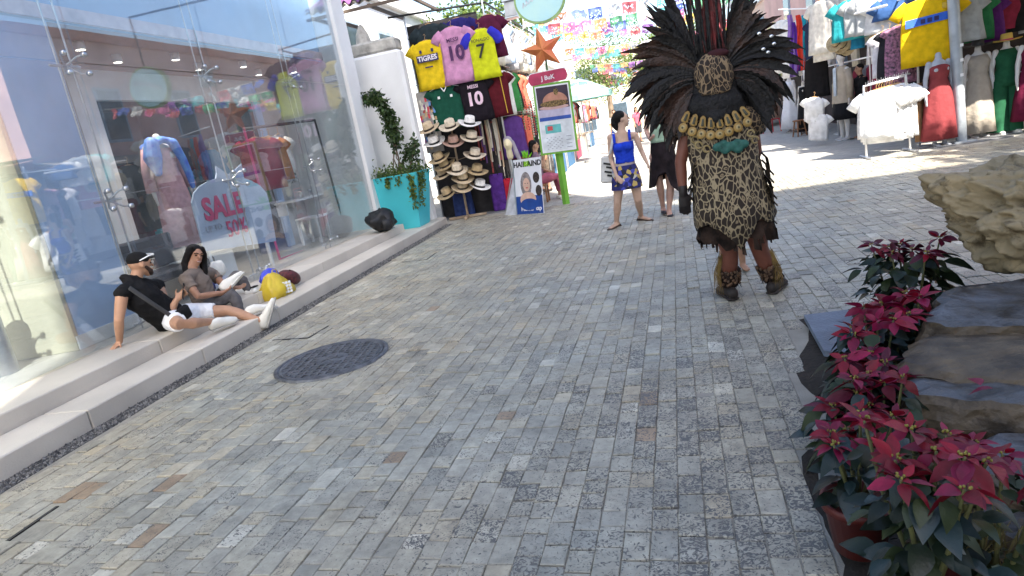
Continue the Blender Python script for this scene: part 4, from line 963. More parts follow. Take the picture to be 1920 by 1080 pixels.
jC = jersey(898, 54, YJ-.07, .52, .92, (.62, .66, .02), 'lime jersey with blue sleeves and number 7 hanging on the stall', .2, 16, 0, 'lime')
letter(jC, '7', .36, BLKP, -.02, -.42, -.070, 0, .004); letter(jC, 'RONALDO', .075, BLKP, .0, -.21, -.066, 0, .001)
for s in (-1, 1): MB().tube([Vector((s*.2, -.0, -.06)), Vector((s*.30, 0, -.16)), Vector((s*.36, 0, -.27))], [(.04, .08), (.045, .09), (.045, .1)], 12, YA, True).build('sleeve', cloth('royal', (.04, .04, .5)), jC, True)
jD = jersey(832, 158, YJ-.02, .64, .86, (.012, .085, .055), 'dark green jersey with white shoulder stripes hanging under the yellow one', .16, 17, 0, 'green')
for s in (-1, 1):
    MB().tube([Vector((s*.10, -.035, -.025)), Vector((s*.30, -.02, -.085))], [(.004, .035)]*2, 6, ZA).build('shoulder_stripe', WPAINT, jD)
    MB().tube([Vector((s*.085, -.05, -.01)), Vector((0, -.075, -.14))], [.010]*2, 6).build('collar_stripe', WPAINT, jD)
    MB().box((s*.13, -.075, -.24), (.05, .006, .05), bev=.002).build('crest', WPAINT, jD)
jE = jersey(884, 143, YJ-.04, .56, .86, (.016, .012, .018), 'black jersey with pink number 10 hanging under the pink one', .18, 18, 0, 'black10')
letter(jE, '10', .34, M('pale_pink_print', (.75, .55, .66), bump=0), 0, -.44, -.072, 0, .012); letter(jE, 'MESSI', .09, M('pale_pink_print'), 0, -.2, -.066, 0, .002)
jF = jersey(925, 135, YJ+.02, .50, .85, (.11, .012, .02), 'dark red jersey with a yellow side stripe hanging beside the black one', .16, 19, 0, 'oxred')
MB().tube([Vector((.12, -.06, -.05)), Vector((.16, -.062, -.8))], [.008]*2, 6).build('side_stripe', M('yellow_print', (.7, .45, .05), bump=0), jF)
jG = jersey(862, 120, YJ+.10, .55, .6, (.05, .06, .30), 'blue and white striped jersey glimpsed between the yellow and pink ones', .1, 20, 0, 'bw')
MB().bx((-.25, -.06, -.33), (.25, -.052, -.25)).build('white_stripe', WPAINT, jG)
# clothes along the street side of the stall
pal = [('white', (.78, .77, .75)), ('ivory', (.7, .66, .55)), ('grey', (.42, .42, .44)), ('wine', (.22, .02, .05)), ('black', (.015, .015, .016)), ('coral', (.65, .16, .10)), ('violet', (.12, .05, .25)), ('leaf green', (.05, .25, .07)), ('pale blue', (.35, .45, .6)), ('rose', (.6, .2, .3)), ('teal', (.03, .28, .3)), ('yellow', (.7, .5, .05))]
kinds = ['folded sleeve shirt', 'loose blouse', 'beach dress', 'long tunic']
def rail_clothes(n, p0, p1, facing, where, grp, hr=(.6, .95), tones=None, zj=.0, sl=.16, pre=''):
    """row of hanging clothes between two points; look-alikes of one colour share label and group"""
    for k in range(n):
        t = (k+.5)/n; nm, c = random.choice(tones) if tones else random.choice(pal)
        h_ = random.uniform(*hr); kd = 'dress' if h_ > .8 else 'top'
        garment(Vector(p0).lerp(Vector(p1), t)+Vector((0, 0, random.uniform(-zj, zj))), random.uniform(.42, .55), h_, c, f'{pre}{nm} {kd} hanging {where}', kd, sl if random.random() < .7 else 0., facing+random.uniform(-.25, .25), f'{nm} {"dresses" if kd == "dress" else "tops"} hanging {where}', random.uniform(1, 1.3), .05, True, 'pal_'+nm)
WT = [pal[0], pal[0], pal[0], pal[1], pal[2]]
rail_clothes(13, (-2.72, 13.1, 3.75), (-2.55, 17.8, 3.7), R_(60), 'high on the street side of the souvenir stall', '', (.75, 1.0), WT+[pal[8]])
rail_clothes(13, (-2.70, 13.1, 2.75), (-2.55, 17.8, 2.7), R_(60), 'on the middle rail of the souvenir stall', '', (.7, .95), WT+pal)
rail_clothes(12, (-2.68, 13.2, 1.85), (-2.55, 17.8, 1.8), R_(60), 'on the low rail of the souvenir stall', '', (.7, 1.0), [pal[3], pal[4], pal[6], pal[7], pal[5], pal[4]])
for z in (3.87, 2.87, 1.96): MB().tube([(1.38, .3, z), (1.52, 5.2, z-.05)], [.012]*2, 6).build('rail', STEEL, stall, True)
rail_clothes(9, (-8.6, 7.2, 2.0), (-8.6, 11.0, 2.0), R_(60), 'on the back rail inside the glass shop', '', (.8, 1.1), [pal[4], pal[3], pal[10], pal[6], pal[5], pal[0]])
rail_clothes(5, (-7.2, 7.6, 1.85), (-7.2, 9.2, 1.85), R_(60), 'on the front rail inside the glass shop', '', (.8, 1.0), [pal[4], pal[10], pal[3], pal[8]])
# hanging souvenirs: belts, ribbons, strings of beads
grp_ = 'belts and straps hanging inside the souvenir stall'
for k in range(26):
    x = random.uniform(-3.35, -2.75); c = random.choice([(.5, .46, .38), (.03, .03, .03), (.3, .05, .05), (.1, .06, .04), (.4, .3, .2), (.12, .05, .2)])
    L_ = random.uniform(.5, 1.0); z1 = random.uniform(1.75, 2.0)
    o = MB().tube([(0, 0, 0), (.01, .01, -L_*.5), (0, 0, -L_)], [(.018, .004)]*3, 6, XA).build('belt', M('belt_%d' % int(c[0]*1000), c, rough=.5), None); o.location = (x, YJ+.12+random.uniform(0, .15), z1)
    tag(o, 'thin strap hanging in the dark opening of the souvenir stall', 'belt', grp_)
for k in range(40):
    x = random.uniform(-4.38, -4.05); z = random.uniform(1.5, 2.5); c = random.choice([(.6, .05, .08), (.1, .25, .55), (.7, .68, .6), (.5, .35, .2), (.3, .1, .3), (.05, .05, .05)])
    o = MB().box((0, 0, 0), (.045, .012, random.uniform(.06, .14)), Matrix.Rotation(random.uniform(-.2, .2), 3, 'Y'), bev=.004).build('keyring', M('trinket_%d%d' % (int(c[0]*100), int(c[2]*100)), c, rough=.4), None); o.location = (x, YJ-.02, z)
    tag(o, 'tiny souvenir trinket pinned on the strip between white wall and jerseys', 'trinket', 'souvenir trinkets on the stall edge')
MB().bx((-.28, -.02, 1.4), (.08, .02, 2.6)).build('trinket_board', M('grey_board', (.35, .34, .33), var=.2), stall)
for k in range(14):
    o = MB(); z0 = 2.1+random.uniform(-.1, .1)
    for q in range(14): o.ell((0, 0, -q*.05), (.017, .017, .02), None, 6)
    c = random.choice([(.55, .05, .06), (.65, .6, .5), (.05, .05, .05), (.1, .3, .15)]); ob = o.build('bead_string', M('bead_%d' % int(c[0]*100), c, rough=.3), None, True)
    ob.location = (-2.28+random.uniform(-.25, .2), 13.6+random.uniform(-.3, .5), z0); tag(ob, 'string of round beads hanging behind the menu sign', 'beads', 'bead strings at the stall')
# purple and red bags on the stall floor
for (x, y, w_, h_, c, nm, lab) in ((-3.1, 12.95, .3, .75, (.09, .03, .22), 'purple_bag', 'tall purple bag standing beside the hat rack'), (-2.85, 13.0, .26, .62, (.42, .02, .04), 'red_bag', 'red bag standing in the stall between the purple bag and the poster'), (-2.6, 13.05, .25, .8, (.02, .02, .025), 'black_bag', 'tall black bag standing behind the hair braiding poster'), (-3.85, 12.8, .4, .55, (.03, .05, .16), 'blue_bag', 'dark blue bag on the floor behind the hat rack')):
    t = thing('shopping_bag', lab, 'bag', (x, y, .012)); MB().box((0, 0, h_/2), (w_, .22, h_), None, 0, (.9, .7), .02).build('bag_body', cloth(nm, c, .2, 0.), t)
    MB().tube([(-w_*.2, -.08, h_-.02), (-w_*.12, -.09, h_+.14), (w_*.12, -.09, h_+.14), (w_*.2, -.08, h_-.02)], [.008]*4, 6).build('handle', BLK, t, True)
# foam wig head
wh = thing('wig_head', 'cream mannequin head with long grey hair above the braiding poster', 'mannequin head', pY(952, 268, 12.2)-Vector((0, 0, .02)))
mb = MB(); mb.ell((0, 0, .0), (.085, .10, .125)); mb.tube([(0, .0, -.08), (0, .02, -.24)], [.055, .065], 10); mb.tube([(0, -.10, .0), (0, -.115, -.03)], [.012, .016], 6); blob('head', mb, M('cream_foam', (.72, .62, .40), rough=.7), wh, .012, 3)
mb = MB(); mb.ell((.0, .03, .04), (.095, .105, .11)); mb.tube([(.09, .03, .02), (.13, .03, -.2), (.2, .03, -.42)], [.035, .05, .03], 8); blob('wig_hair', mb, M('grey_hair', (.32, .28, .33), rough=.6, bump=.6), wh, .012, 2)
MB().tube([(0, .03, -.24), (0, .05, -1.2)], [.02, .02], 8).build('stand_pole', STEEL, wh, True)

# ------------------------------------------------------------------ hat rack
hb = pZ(878, 408); hr = thing('hat_rack', 'wooden hat stand with cross foot in front of the souvenir stall', 'hat stand', hb)
WOODP = M('pale_wood', (.36, .27, .19), rough=.6, var=.15)
MB().tube([(0, 0, .03), (0, 0, 2.0)], [.024, .02], 10).build('pole', WOODP, hr, True)
for a in (.15, 1.72): MB().box((0, 0, .03+(.003 if a > 1 else 0)), (.78, .06, .05), Matrix.Rotation(a, 3, 'Z'), bev=.006).build('cross_foot', WOODP, hr)
hatc = [('straw', (.52, .40, .24)), ('cream', (.66, .57, .44)), ('sand', (.58, .46, .31)), ('white', (.78, .76, .74)), ('dusty pink', (.42, .27, .22)), ('natural', (.45, .34, .19))]
hats = [(805, 243, 0, -1, 'sand'), (845, 238, 0, 0, 'cream'), (880, 232, 0, 1, 'white'), (815, 268, 1, -1, 'white'), (851, 268, 1, 0, 'dusty pink'), (884, 260, 1, 1, 'cream'),
        (825, 299, 2, -1, 'straw'), (857, 320, 3, 0, 'cream'), (890, 292, 2, 1, 'cream'), (832, 328, 3, -1, 'sand'), (894, 322, 3, 1, 'natural'), (840, 365, 4, -1, 'straw'), (868, 352, 4, 0, 'sand'), (899, 350, 4, 1, 'white'), (835, 312, 2, -1, 'natural'), (868, 336, 3, 0, 'sand')]
hm = {}
rowl = ['top row', 'second row', 'third row', 'fourth row', 'bottom row']; sidel = {-1: 'on the wall side', 0: 'in the middle', 1: 'on the street side'}
band = M('hat_ribbon', (.03, .022, .02), rough=.7)
seen = {}
for (u, v, r_, s_, nm) in hats:
    p = pY(u, v, hb.y-.14-(.06 if s_ == 0 else 0)); mat = M('hat_'+nm, dict(hatc)[nm], rough=.8, var=.12, vs=25, bump=.4, bs=80)
    ex = seen.get((r_, s_), 0); seen[(r_, s_)] = ex+1
    t = thing('straw_hat', f'{nm} brimmed hat {sidel[s_]} of the hat stand, {rowl[r_]}' + (', under another hat' if ex else ''), 'hat', p, random.uniform(-.3, .3), 'hats on the hat stand')
    t.rotation_euler = (R_(18 if s_ == 0 else 12), R_(16*s_), random.random()*.6)
    hat_mb(.25, .155, .115, .035+.02*random.random()).build('crown_and_brim', mat, t, True)
    MB().lathe([(.121, .006), (.120, .042)], 24, None, 0, lambda q, th: Vector((q.x*.92, q.y*1.06, q.z))).build('ribbon', band if nm != 'white' else BLACK, t, True)
    MB().tube([Vector((0, 0, p.z-hb.z-.03)), Vector((p.x-hb.x, p.y-hb.y, p.z-hb.z+.03))], [.008]*2, 6).build('arm', WOODP, hr, True)

# ------------------------------------------------------------------ hair braiding poster
pa, pb_ = pZ(970, 403), pZ(1028, 399); pb_ = pa+(pb_-pa).normalized()*.64
hx = (pb_-pa).normalized(); pst = thing('poster_stand', 'leaning A-frame poster reading HAIR BRAIND with a smiling face print', 'poster', pa)
H_ = 1.02; up_ = Vector((-.10, .22, 1)).normalized()
FM = frame(Vector((0, 0, 0)), hx, up_)
def pq(x, z, y=0.): return FM @ Vector((x, y, z))
def panel(name, x0, x1, z0, z1, y0, y1, mat, par=None): return MB().add([pq(a, c, b) for c in (z0, z1) for b in (y0, y1) for a in (x0, x1)], [(0, 1, 3, 2), (4, 6, 7, 5), (0, 4, 5, 1), (2, 3, 7, 6), (0, 2, 6, 4), (1, 5, 7, 3)]).build(name, mat, par or pst)
PW = M('poster_white', (.72, .72, .76), rough=.4, var=.04, bump=.02); PB_ = M('poster_blue', (.02, .07, .30), rough=.4, var=.15, vs=4, bump=.02, c2=(.015, .04, .18))
panel('board', 0, .64, .0, H_, 0, .015, PW)
panel('blue_ground', .005, .635, .005, .34, -.003, -.0005, PB_)
panel('side_leg', -.02, .0, .0, H_, .0, .02, STEEL); 
MB().add([pq(-.02, 0, .0), pq(-.02, H_, .0), pq(-.02, H_, .12), Vector(pq(-.02, 0, 0))+Vector((-.28, .25, 0))], [(0, 1, 2, 3)]).build('side_canvas', M('white_canvas', (.55, .56, .6), var=.15), pst)
MB().tube([pq(-.02, H_, .05), Vector(pq(-.02, 0, 0))+Vector((-.28, .25, 0))], [.012]*2, 6).build('rear_leg', STEEL, pst, True); MB().tube([pq(.62, H_, .05), Vector(pq(.62, 0, 0))+Vector((-.12, .45, 0))], [.012]*2, 6).build('rear_leg', STEEL, pst, True)
def ptext(s, size, x, z, mat, bold=.004, rot=0.): return link('lettering', text_mesh(s, size, mat, .0015, bold), pst, None, FM @ Matrix.Translation((x, -.006, z)) @ Matrix.Rotation(rot, 4, 'Y'))
ptext('HAIR', .135, .155, H_-.10, BLKP); ptext('AIND', .135, .50, H_-.10, BLKP); ptext('BR', .12, .325, H_-.10, M('lime_print', (.25, .55, .02), bump=0), .006); ptext('Henna  tap', .11, .36, .10, WPR, .003)
def disc(name, x, z, rx, rz, y, mat): 
    n = 20; return MB().prism([pq(x+rx*math.cos(6.283*k/n), z+rz*math.sin(6.283*k/n), y) for k in range(n)], pq(0, 0, -.0012)-pq(0, 0, 0)).build(name, mat, pst)
disc('printed_hair', .27, .55, .13, .23, -.004, M('printed_grey_hair', (.25, .22, .22), var=.3, vs=20, bump=0)); disc('printed_shoulders', .30, .27, .19, .14, -.0056, M('printed_skin_light', (.66, .43, .33), bump=0)); disc('printed_top', .32, .18, .21, .11, -.0072, PB_)
disc('printed_face', .285, .545, .082, .125, -.0075, M('printed_skin_light')); 
for s in (-1, 1): disc('printed_eye', .285+s*.03, .57, .013, .007, -.009, BLKP)
disc('printed_smile', .29, .487, .03, .011, -.009, M('printed_red', (.55, .08, .08), bump=0)); disc('printed_braid', .52, .66, .075, .10, -.004, M('printed_dark_hair', (.05, .035, .03), var=.4, vs=30, bump=0)); disc('printed_braid', .56, .42, .07, .1, -.004, M('printed_dark_hair'))
tf = MB()
for k in range(14): leaves_into(tf, pq(.30+random.uniform(-.05, .07), H_+.0, -.01), Vector((random.uniform(-.5, .5), -.2, random.uniform(.4, 1))), .16, .04, random.random()*6)
tf.build('green_tassel', M('neon_green', (.22, .6, .03), rough=.5), pst)

# ------------------------------------------------------------------ menu sign with star
sg = thing('menu_sign', 'green framed menu sign on a green post with red plaque and orange star', 'sign', pZ(1062, 382))
GRN = M('apple_green_paint', (.14, .36, .04), rough=.45, var=.06); GRD = M('dark_green_frame', (.06, .17, .05), rough=.45)
so_ = sg.location.copy(); YS_ = so_.y-.06
S = lambda u, v, dy=0.: pY(u, v, YS_+dy)-so_
tl, tr_, bl, br_ = S(998, 160), S(1068, 150), S(1015, 292), S(1085, 283)
MB().tube([Vector((0, 0, 0)), S(1048, 288, .08)], [(.07, .04), (.075, .04)], 4).build('post', GRN, sg)
MB().tube([S(1046, 292, .08), S(1022, 100, .08)], [.02, .02], 8).build('upper_post', GRD, sg, True)
MB().prism([tl, tr_, br_, bl], (0, .05, 0)).build('frame', GRN, sg)
def sgq(name, s0, s1, t0, t1, y, mat):
    f = lambda s, t: tl.lerp(tr_, s).lerp(bl.lerp(br_, s), t)+Vector((0, y, 0))
    return MB().prism([f(s0, t0), f(s1, t0), f(s1, t1), f(s0, t1)], (0, -.002, 0)).build(name, mat, sg)
sgq('inner_border', .05, .95, .03, .97, -.003, M('poster_white')); sgq('photo_print', .08, .92, .05, .36, -.008, M('print_dark', (.045, .03, .05), bump=0)); sgq('photo_base', .08, .92, .36, .47, -.008, M('print_lilac', (.45, .42, .55), bump=0)); sgq('blue_band', .08, .92, .47, .52, -.008, M('print_blue', (.03, .08, .35), bump=0)); sgq('teal_box', .2, .62, .58, .70, -.008, M('print_teal', (.12, .42, .42), bump=0)); sgq('menu_sheet', .08, .92, .525, .955, -.0055, M('print_sheet', (.62, .66, .70), bump=0))
f = lambda s, t, y: tl.lerp(tr_, s).lerp(bl.lerp(br_, s), t)+Vector((0, y, 0))
def sdisc(name, s, t, rs, rt_, y, mat, a0=0., a1=6.283):
    n = 18; MB().prism([f(s+rs*math.cos(a0+(a1-a0)*k/(n-1)), t-rt_*math.sin(a0+(a1-a0)*k/(n-1)), y) for k in range(n)], (0, -.0015, 0)).build(name, mat, sg)
sdisc('burger_bun', .55, .26, .33, .13, -.011, M('print_bun', (.42, .20, .14), bump=0), 0, 3.14159); sdisc('burger_filling', .52, .29, .38, .045, -.0135, M('print_filling', (.20, .13, .05), var=.5, vs=60, bump=0)); sdisc('burger_plate', .5, .34, .40, .03, -.0125, M('print_plate', (.55, .35, .33), bump=0)); sdisc('burger_top', .6, .13, .06, .05, -.0125, M('print_filling'))
for a in range(7):
    for b_ in range(9):
        sgq('menu_line', .2+.055*b_ if b_ < 8 else .72, .2+.055*b_+.04 if b_ < 8 else .86, .76+.026*a, .768+.026*a, -.0105, M('print_grey', (.25, .27, .33), bump=0)) if (a*3+b_) % 2 == 0 else None
sgq('menu_red', .26, .40, .60, .66, -.0115, M('printed_red'))
p0, p1, p2, p3 = S(998, 141), S(1056, 129), S(1056, 148), S(998, 160)
MB().prism([p0+Vector((-.04, 0, .03)), p1+Vector((.05, 0, .03)), p2+Vector((.05, 0, -.02)), p3+Vector((-.04, 0, -.02))], (0, .03, 0)).build('plaque_back', M('poster_white'), sg)
n = 8; cL, cR = (p0+p3)/2, (p1+p2)/2; hh = .105; ux = (cR-cL).normalized(); uz = Vector((-ux.z, 0, ux.x))
MB().prism([cR+ux*hh*.7*math.sin(math.pi*k/n)*1+uz*hh*math.cos(math.pi*k/n) for k in range(n+1)]+[cL-ux*hh*.7*math.sin(math.pi*k/n)-uz*hh*math.cos(math.pi*k/n) for k in range(n+1)], (0, -.006, 0)).build('red_plaque', M('raspberry', (.40, .03, .09), rough=.5), sg)
link('lettering', text_mesh('J BuK', .11, WPR, .002, .002), sg, None, frame((cL+cR)/2+Vector((0, -.010, -.01)), ux, uz))
ORG = M('orange_star', (.55, .13, .06), rough=.5, var=.15, vs=3, c2=(.60, .22, .05))
sc_ = S(1018, 94); R1, R2 = .42, .17; star = MB(); V = []
for k in range(10):
    a = math.pi/2+.14+k*math.pi/5; r = R1 if k % 2 == 0 else R2; V.append(sc_+Vector((r*math.cos(a), 0, r*math.sin(a))))
V += [sc_+Vector((0, -.13, 0)), sc_+Vector((0, .13, 0))]
star.add(V, [(k, (k+1) % 10, 10) for k in range(10)]+[((k+1) % 10, k, 11) for k in range(10)]).build('star', ORG, sg)

# hanging oval sign
ov = thing('oval_sign', 'pale aqua oval shop sign with green rim hanging over the street', 'sign', pY(1012, -2, 10.6))
def oval(rx, rz, y0, y1, mat, name, n=40): return MB().prism([Vector((rx*math.cos(6.283*k/n), y0, rz*math.sin(6.283*k/n))) for k in range(n)], (0, y1-y0, 0)).build(name, mat, ov)
oval(.40, .36, -.05, .05, M('lime_rim', (.30, .46, .16), rough=.4), 'rim'); oval(.37, .33, -.056, -.0505, M('aqua_face', (.55, .80, .74), rough=.4, c2=(.42, .72, .80), vs=2), 'face'); oval(.37, .33, .0505, .056, M('aqua_face'), 'face')
for sy in (-1, 1):
    sc__ = MB(); rq = random.Random(5)      # illegible white script running up across the face
    for k in range(11):
        x = -.27+k*.052; z = -.07+.16*math.sin((k/10)*1.6)+.02; hgt = .05+.05*rq.random()
        sc__.tube([Vector((sy*-x, sy*.0, z-hgt*.4)), Vector((sy*-(x+.014), 0, z+hgt*.5)), Vector((sy*-(x+.034), 0, z-hgt*.2))], [.009, .010, .008], 5)
    so__ = sc__.build('white_script', WPR, ov, True); so__.location = (0, sy*.056, 0)
MB().tube([(0, 0, .36), (0, 0, 1.2)], [.015]*2, 6).build('hanger_rod', BLACK, ov, True); MB().tube([(0, 0, 1.2), (-3.4, .2, 1.2)], [.02]*2, 6).build('bracket_arm', BLACK, ov, True)
lb = thing('wall_lamp', 'grey box lantern hanging beside the oval sign', 'lantern', pY(958, 18, 11.4))
MB().box((0, 0, 0), (.20, .2, .22), None, 0, (.9, .9)).build('glass_box', M('frosted_grey', (.55, .55, .55), rough=.4), lb); MB().box((0, 0, .14), (.24, .24, .04), bev=.01).build('cap', STEEL, lb); MB().box((0, 0, -.13), (.22, .22, .03), bev=.008).build('base', STEEL, lb); MB().tube([(0, 0, .14), (0, 0, .9)], [.01]*2, 6).build('rod', BLACK, lb)
# ------------------------------------------------------------------ clothes stalls on the right
def at(u, v, Y): return pY(u, v, Y)
rs = thing('clothes_stall', 'steel rail framework of the clothes stall along the pink building', 'market stall', (4.7, 13, 0))
ro = rs.location.copy()
for y in (13.1, 15.6, 18.2, 21.0, 24.5): MB().tube([Vector((4.75, y, 0))-ro, Vector((4.75, y, 2.75))-ro], [.02]*2, 8).build('post', STEEL, rs, True)
for z in (2.62, 1.75): MB().tube([Vector((4.75, 13.0, z))-ro, Vector((4.75, 25, z))-ro], [.016]*2, 8).build('rail', WPAINT, rs, True)
MB().tube([at(1560, 38, 15.5)-ro, at(1662, 10, 13.2)-ro], [.022]*2, 8).build('white_beam', WPAINT, rs, True)
MB().tube([at(1460, 18, 19)-ro, at(1515, 16, 18)-ro], [.016]*2, 8).build('rail', WPAINT, rs, True)
PALE_ = [('white', (.80, .79, .76)), ('cream', (.72, .66, .52)), ('white', (.80, .79, .76))]
def gm(u, v, Y, w, h, c, lab, cat='top', sl=.16, rz=R_(-60), fl=1.1, dep=.05, nm=None): return garment(at(u, v, Y), w, h, c, lab, cat, sl, rz, None, fl, dep, True, nm or lab[:20])
# far end of the row
gm(1450, 42, 20.5, .5, 1.5, (.72, .70, .45), 'pale yellow beach dress at the far end of the row by the pink building', 'dress', 0)
gm(1462, 38, 20.0, .55, 1.4, (.80, .79, .76), 'long white dress hanging beside the pale yellow one', 'dress', .16)
gm(1478, 40, 19.5, .6, 1.45, (.80, .79, .76), 'wide white dress hanging beside the purple scarf', 'dress', .2)
gm(1446, 70, 20.5, .4, 1.1, (.08, .30, .12), 'green patterned dress hanging under the pale yellow one', 'dress', 0)
for u, c, nm, v1 in ((1490, (.10, .03, .30), 'purple', 120), (1500, (.62, .05, .03), 'red', 118), (1511, (.02, .35, .48), 'turquoise', 115), (1519, (.45, .15, .10), 'brick', 105), (1484, (.25, .15, .45), 'lilac', 130)):
    Y = 18.6; a, b = at(u-4, 28 if nm != 'purple' else 42, Y), at(u, v1+15, Y); L_ = a.z-b.z
    o = MB().grid(lambda s, t: Vector(((s-.5)*(.12+.10*t)+.02*math.sin(t*9), .03*math.sin(s*9+t*5), -L_*t)), 8, 12).build('scarf', cloth('scarf_'+nm, c), None, True); o.location = a
    md = o.modifiers.new('thick', 'SOLIDIFY'); md.thickness = .004
    tag(o, f'long {nm} scarf hanging from the white rail', 'scarf')
gm(1520, 40, 18.0, .4, 1.0, (.02, .03, .07), 'navy dress hanging behind the turquoise scarf', 'dress', .1)
for u, v, nm, w_, h_ in ((1535, 2, 'ivory knit', .62, 1.15), (1556, -4, 'ivory lace', .62, 1.1), (1543, 50, 'cream crochet', .55, .75), (1568, 30, 'cream linen', .5, .9)):
    gm(u, v, 16.9, w_, h_, (.70, .67, .60), f'{nm} tunic hanging above the dressed mannequins', 'tunic', .24)
gm(1529, 106, 17.4, .52, .95, (.013, .012, .013), 'sleeveless black dress on a wooden hanger', 'dress', 0, R_(-25), 1.0)
BEI = cloth('beige_jacket', (.42, .36, .28), .06); BK2 = cloth('black_skirt', (.012, .012, .014), .1, 0.); WD = cloth('white_dress', (.74, .75, .78), .04)
m1 = mannequin(pZ(1585, 262), R_(-70), 'white mannequin in a beige open jacket and black skirt', [(.42, .27, .22), (.6, .24, .19), (.85, .20, .16), (.95, .18, .14)], BK2, True, 1.16)
MB().loft(skirt_rings([(.74, .25, .18), (.95, .215, .16), (1.15, .20, .145), (1.33, .205, .14), (1.41, .13, .09), (1.45, .075, .07)], .04)).build('jacket', BEI, m1, True)
for s in (-1, 1): MB().tube([(s*.16, 0, 1.37), (s*.215, .01, 1.12), (s*.235, -.02, .82)], [.07, .062, .055], 12, None, True, 0, False).build('sleeve', BEI, m1, True)
MB().tube([(-.03, -.14, 1.42), (.0, -.165, 1.2), (.0, -.17, .9)], [(.05, .012)]*3, 8, XA).build('pale_shirt_front', cloth('pale_blue_shirt', (.5, .58, .65)), m1, True)
hhm = MB().ell((0, .01, 1.66), (.085, .10, .09)); blob('wig', hhm, HAIRB, m1, .014, 2)
m2 = mannequin(pZ(1486, 248), R_(-60), 'mannequin in a long white wrap dress near the red chair', [(.12, .33, .26), (.5, .28, .22), (.85, .20, .16), (1.05, .15, .12), (1.27, .19, .14), (1.38, .13, .09)], WD, True, 1.12, None, None, None, .1)
m3 = mannequin(pZ(1512, 252), R_(-60), 'mannequin in a long black dress behind the wooden stool', [(.10, .27, .22), (.5, .24, .19), (.85, .19, .15), (1.05, .14, .12), (1.27, .18, .14), (1.38, .13, .09)], BK2, False, .97)
m3b = mannequin(pZ(1553, 258)+Vector((.45, .5, 0)), R_(-70), 'mannequin in a pale sage shirt behind the beige jacket', [(.7, .22, .16), (1.0, .19, .14), (1.27, .2, .145), (1.4, .12, .09)], cloth('sage', (.42, .43, .35)), True, 1.0)
# white bags hung low
for u, v, nm in ((1527, 182, 'upper'), (1535, 212, 'lower')):
    o = shirt_mb(.46, .55 if nm == 'upper' else .62, .14, .09, .9, 5).build('white_bundle', cloth('white_cotton', (.8, .8, .8)), None, True); o.location = at(u, v, 16.3); o.rotation_euler = (.1, .12, R_(-40)); tag(o, f'{nm} white cotton garment hung by the wooden stool', 'garment'); hanger(o)
# stool and chair
stl = thing('wooden_stool', 'small round brown wooden stool beside the hanging white garments', 'stool', pZ(1500, 255), .4); WD_ = M('brown_wood', (.28, .13, .06), rough=.5, var=.2)
MB().lathe([(.0005, .46), (.17, .46), (.175, .45), (.17, .42), (.0005, .42)], 20).build('seat', WD_, stl, True)
for k in range(4):
    a = k*1.57+.7; MB().tube([(.12*math.cos(a), .12*math.sin(a), .43), (.19*math.cos(a), .19*math.sin(a), 0)], [.02, .018], 8).build('leg', WD_, stl, True)
for k in range(4):
    a = k*1.57+.7; b_ = a+1.57; MB().tube([(.155*math.cos(a), .155*math.sin(a), .2), (.155*math.cos(b_), .155*math.sin(b_), .2)], [.012]*2, 6).build('stretcher', WD_, stl, True)
chr_ = thing('red_chair', 'red plastic chair at the far end of the clothes row', 'chair', pZ(1448, 248), R_(120)); RED = M('red_plastic', (.50, .02, .03), rough=.35)
MB().bx((-.2, -.2, .42), (.2, .2, .45), bev=.012).build('seat', RED, chr_)
for x in (-.18, .18):
    for y in (-.18, .18): MB().tube([(x*.95, y*.95, .42), (x*1.1, y*1.15, 0)], [.02, .017], 6).build('leg', RED, chr_, True)
    MB().tube([(x, .19, .45), (x, .25, .86)], [.018]*2, 6).build('back_post', RED, chr_, True)
for z in (.58, .7, .84): MB().bx((-.19, .205+(z-.58)*.14, z), (.19, .225+(z-.58)*.14, z+.05)).build('back_slat', RED, chr_)
# middle: grey shirts, hanging hats, vendor
for k, (u, v, c, nm, h_) in enumerate(((1590, 0, (.03, .33, .36), 'teal', .75), (1612, -6, (.40, .42, .42), 'light grey', .7), (1632, -10, (.45, .47, .48), 'silver grey', .7), (1655, -8, (.72, .72, .72), 'white', .65), (1672, -8, (.05, .12, .30), 'blue', .4))):
    gm(u, v, 14.6-.15*k, .55, h_, c, f'{nm} shirt hanging above the white beam', 'shirt', .2, R_(-30))
gm(1605, 42, 14.7, .22, .5, (.02, .20, .34), 'small blue top hanging from the white beam', 'top', 0, R_(-30))
for k, u in enumerate((1616, 1628, 1640, 1652)): gm(u, 38+k % 2*4, 14.9, .34, .42, [(.62, .58, .45), (.55, .58, .48), (.35, .38, .22), (.6, .57, .5)][k], ['oat', 'celadon', 'olive', 'sand'][k]+' small top pinned under the white beam', 'top', .1, R_(-30))
for k, u in enumerate((1568, 1580, 1592)):
    o = hat_mb(.2, .11, .095, .05).build('straw_hat', M('hat_natural'), None, True); o.location = at(u, 80+k*3, 15.0); o.rotation_euler = (R_(60), 0, R_(-40)); tag(o, 'dark straw hat pinned up beside the beige jacket', 'hat', 'hats pinned up in the clothes stall')
    MB().lathe([(.100, .006), (.099, .034)], 20, None, 0, lambda q, th: Vector((q.x*.92, q.y*1.06, q.z))).build('ribbon', band, o, True)
gwall = MB().grid(lambda u, v: Vector((5.05+.03*math.sin(u*30), 14.4+2.2*u, .3+1.9*v)), 40, 2).build('grey_drape', cloth('grey_drape', (.40, .39, .38), .1, 0.), None, True); tag(gwall, 'grey cloth drape at the back of the clothes stall', 'drape')
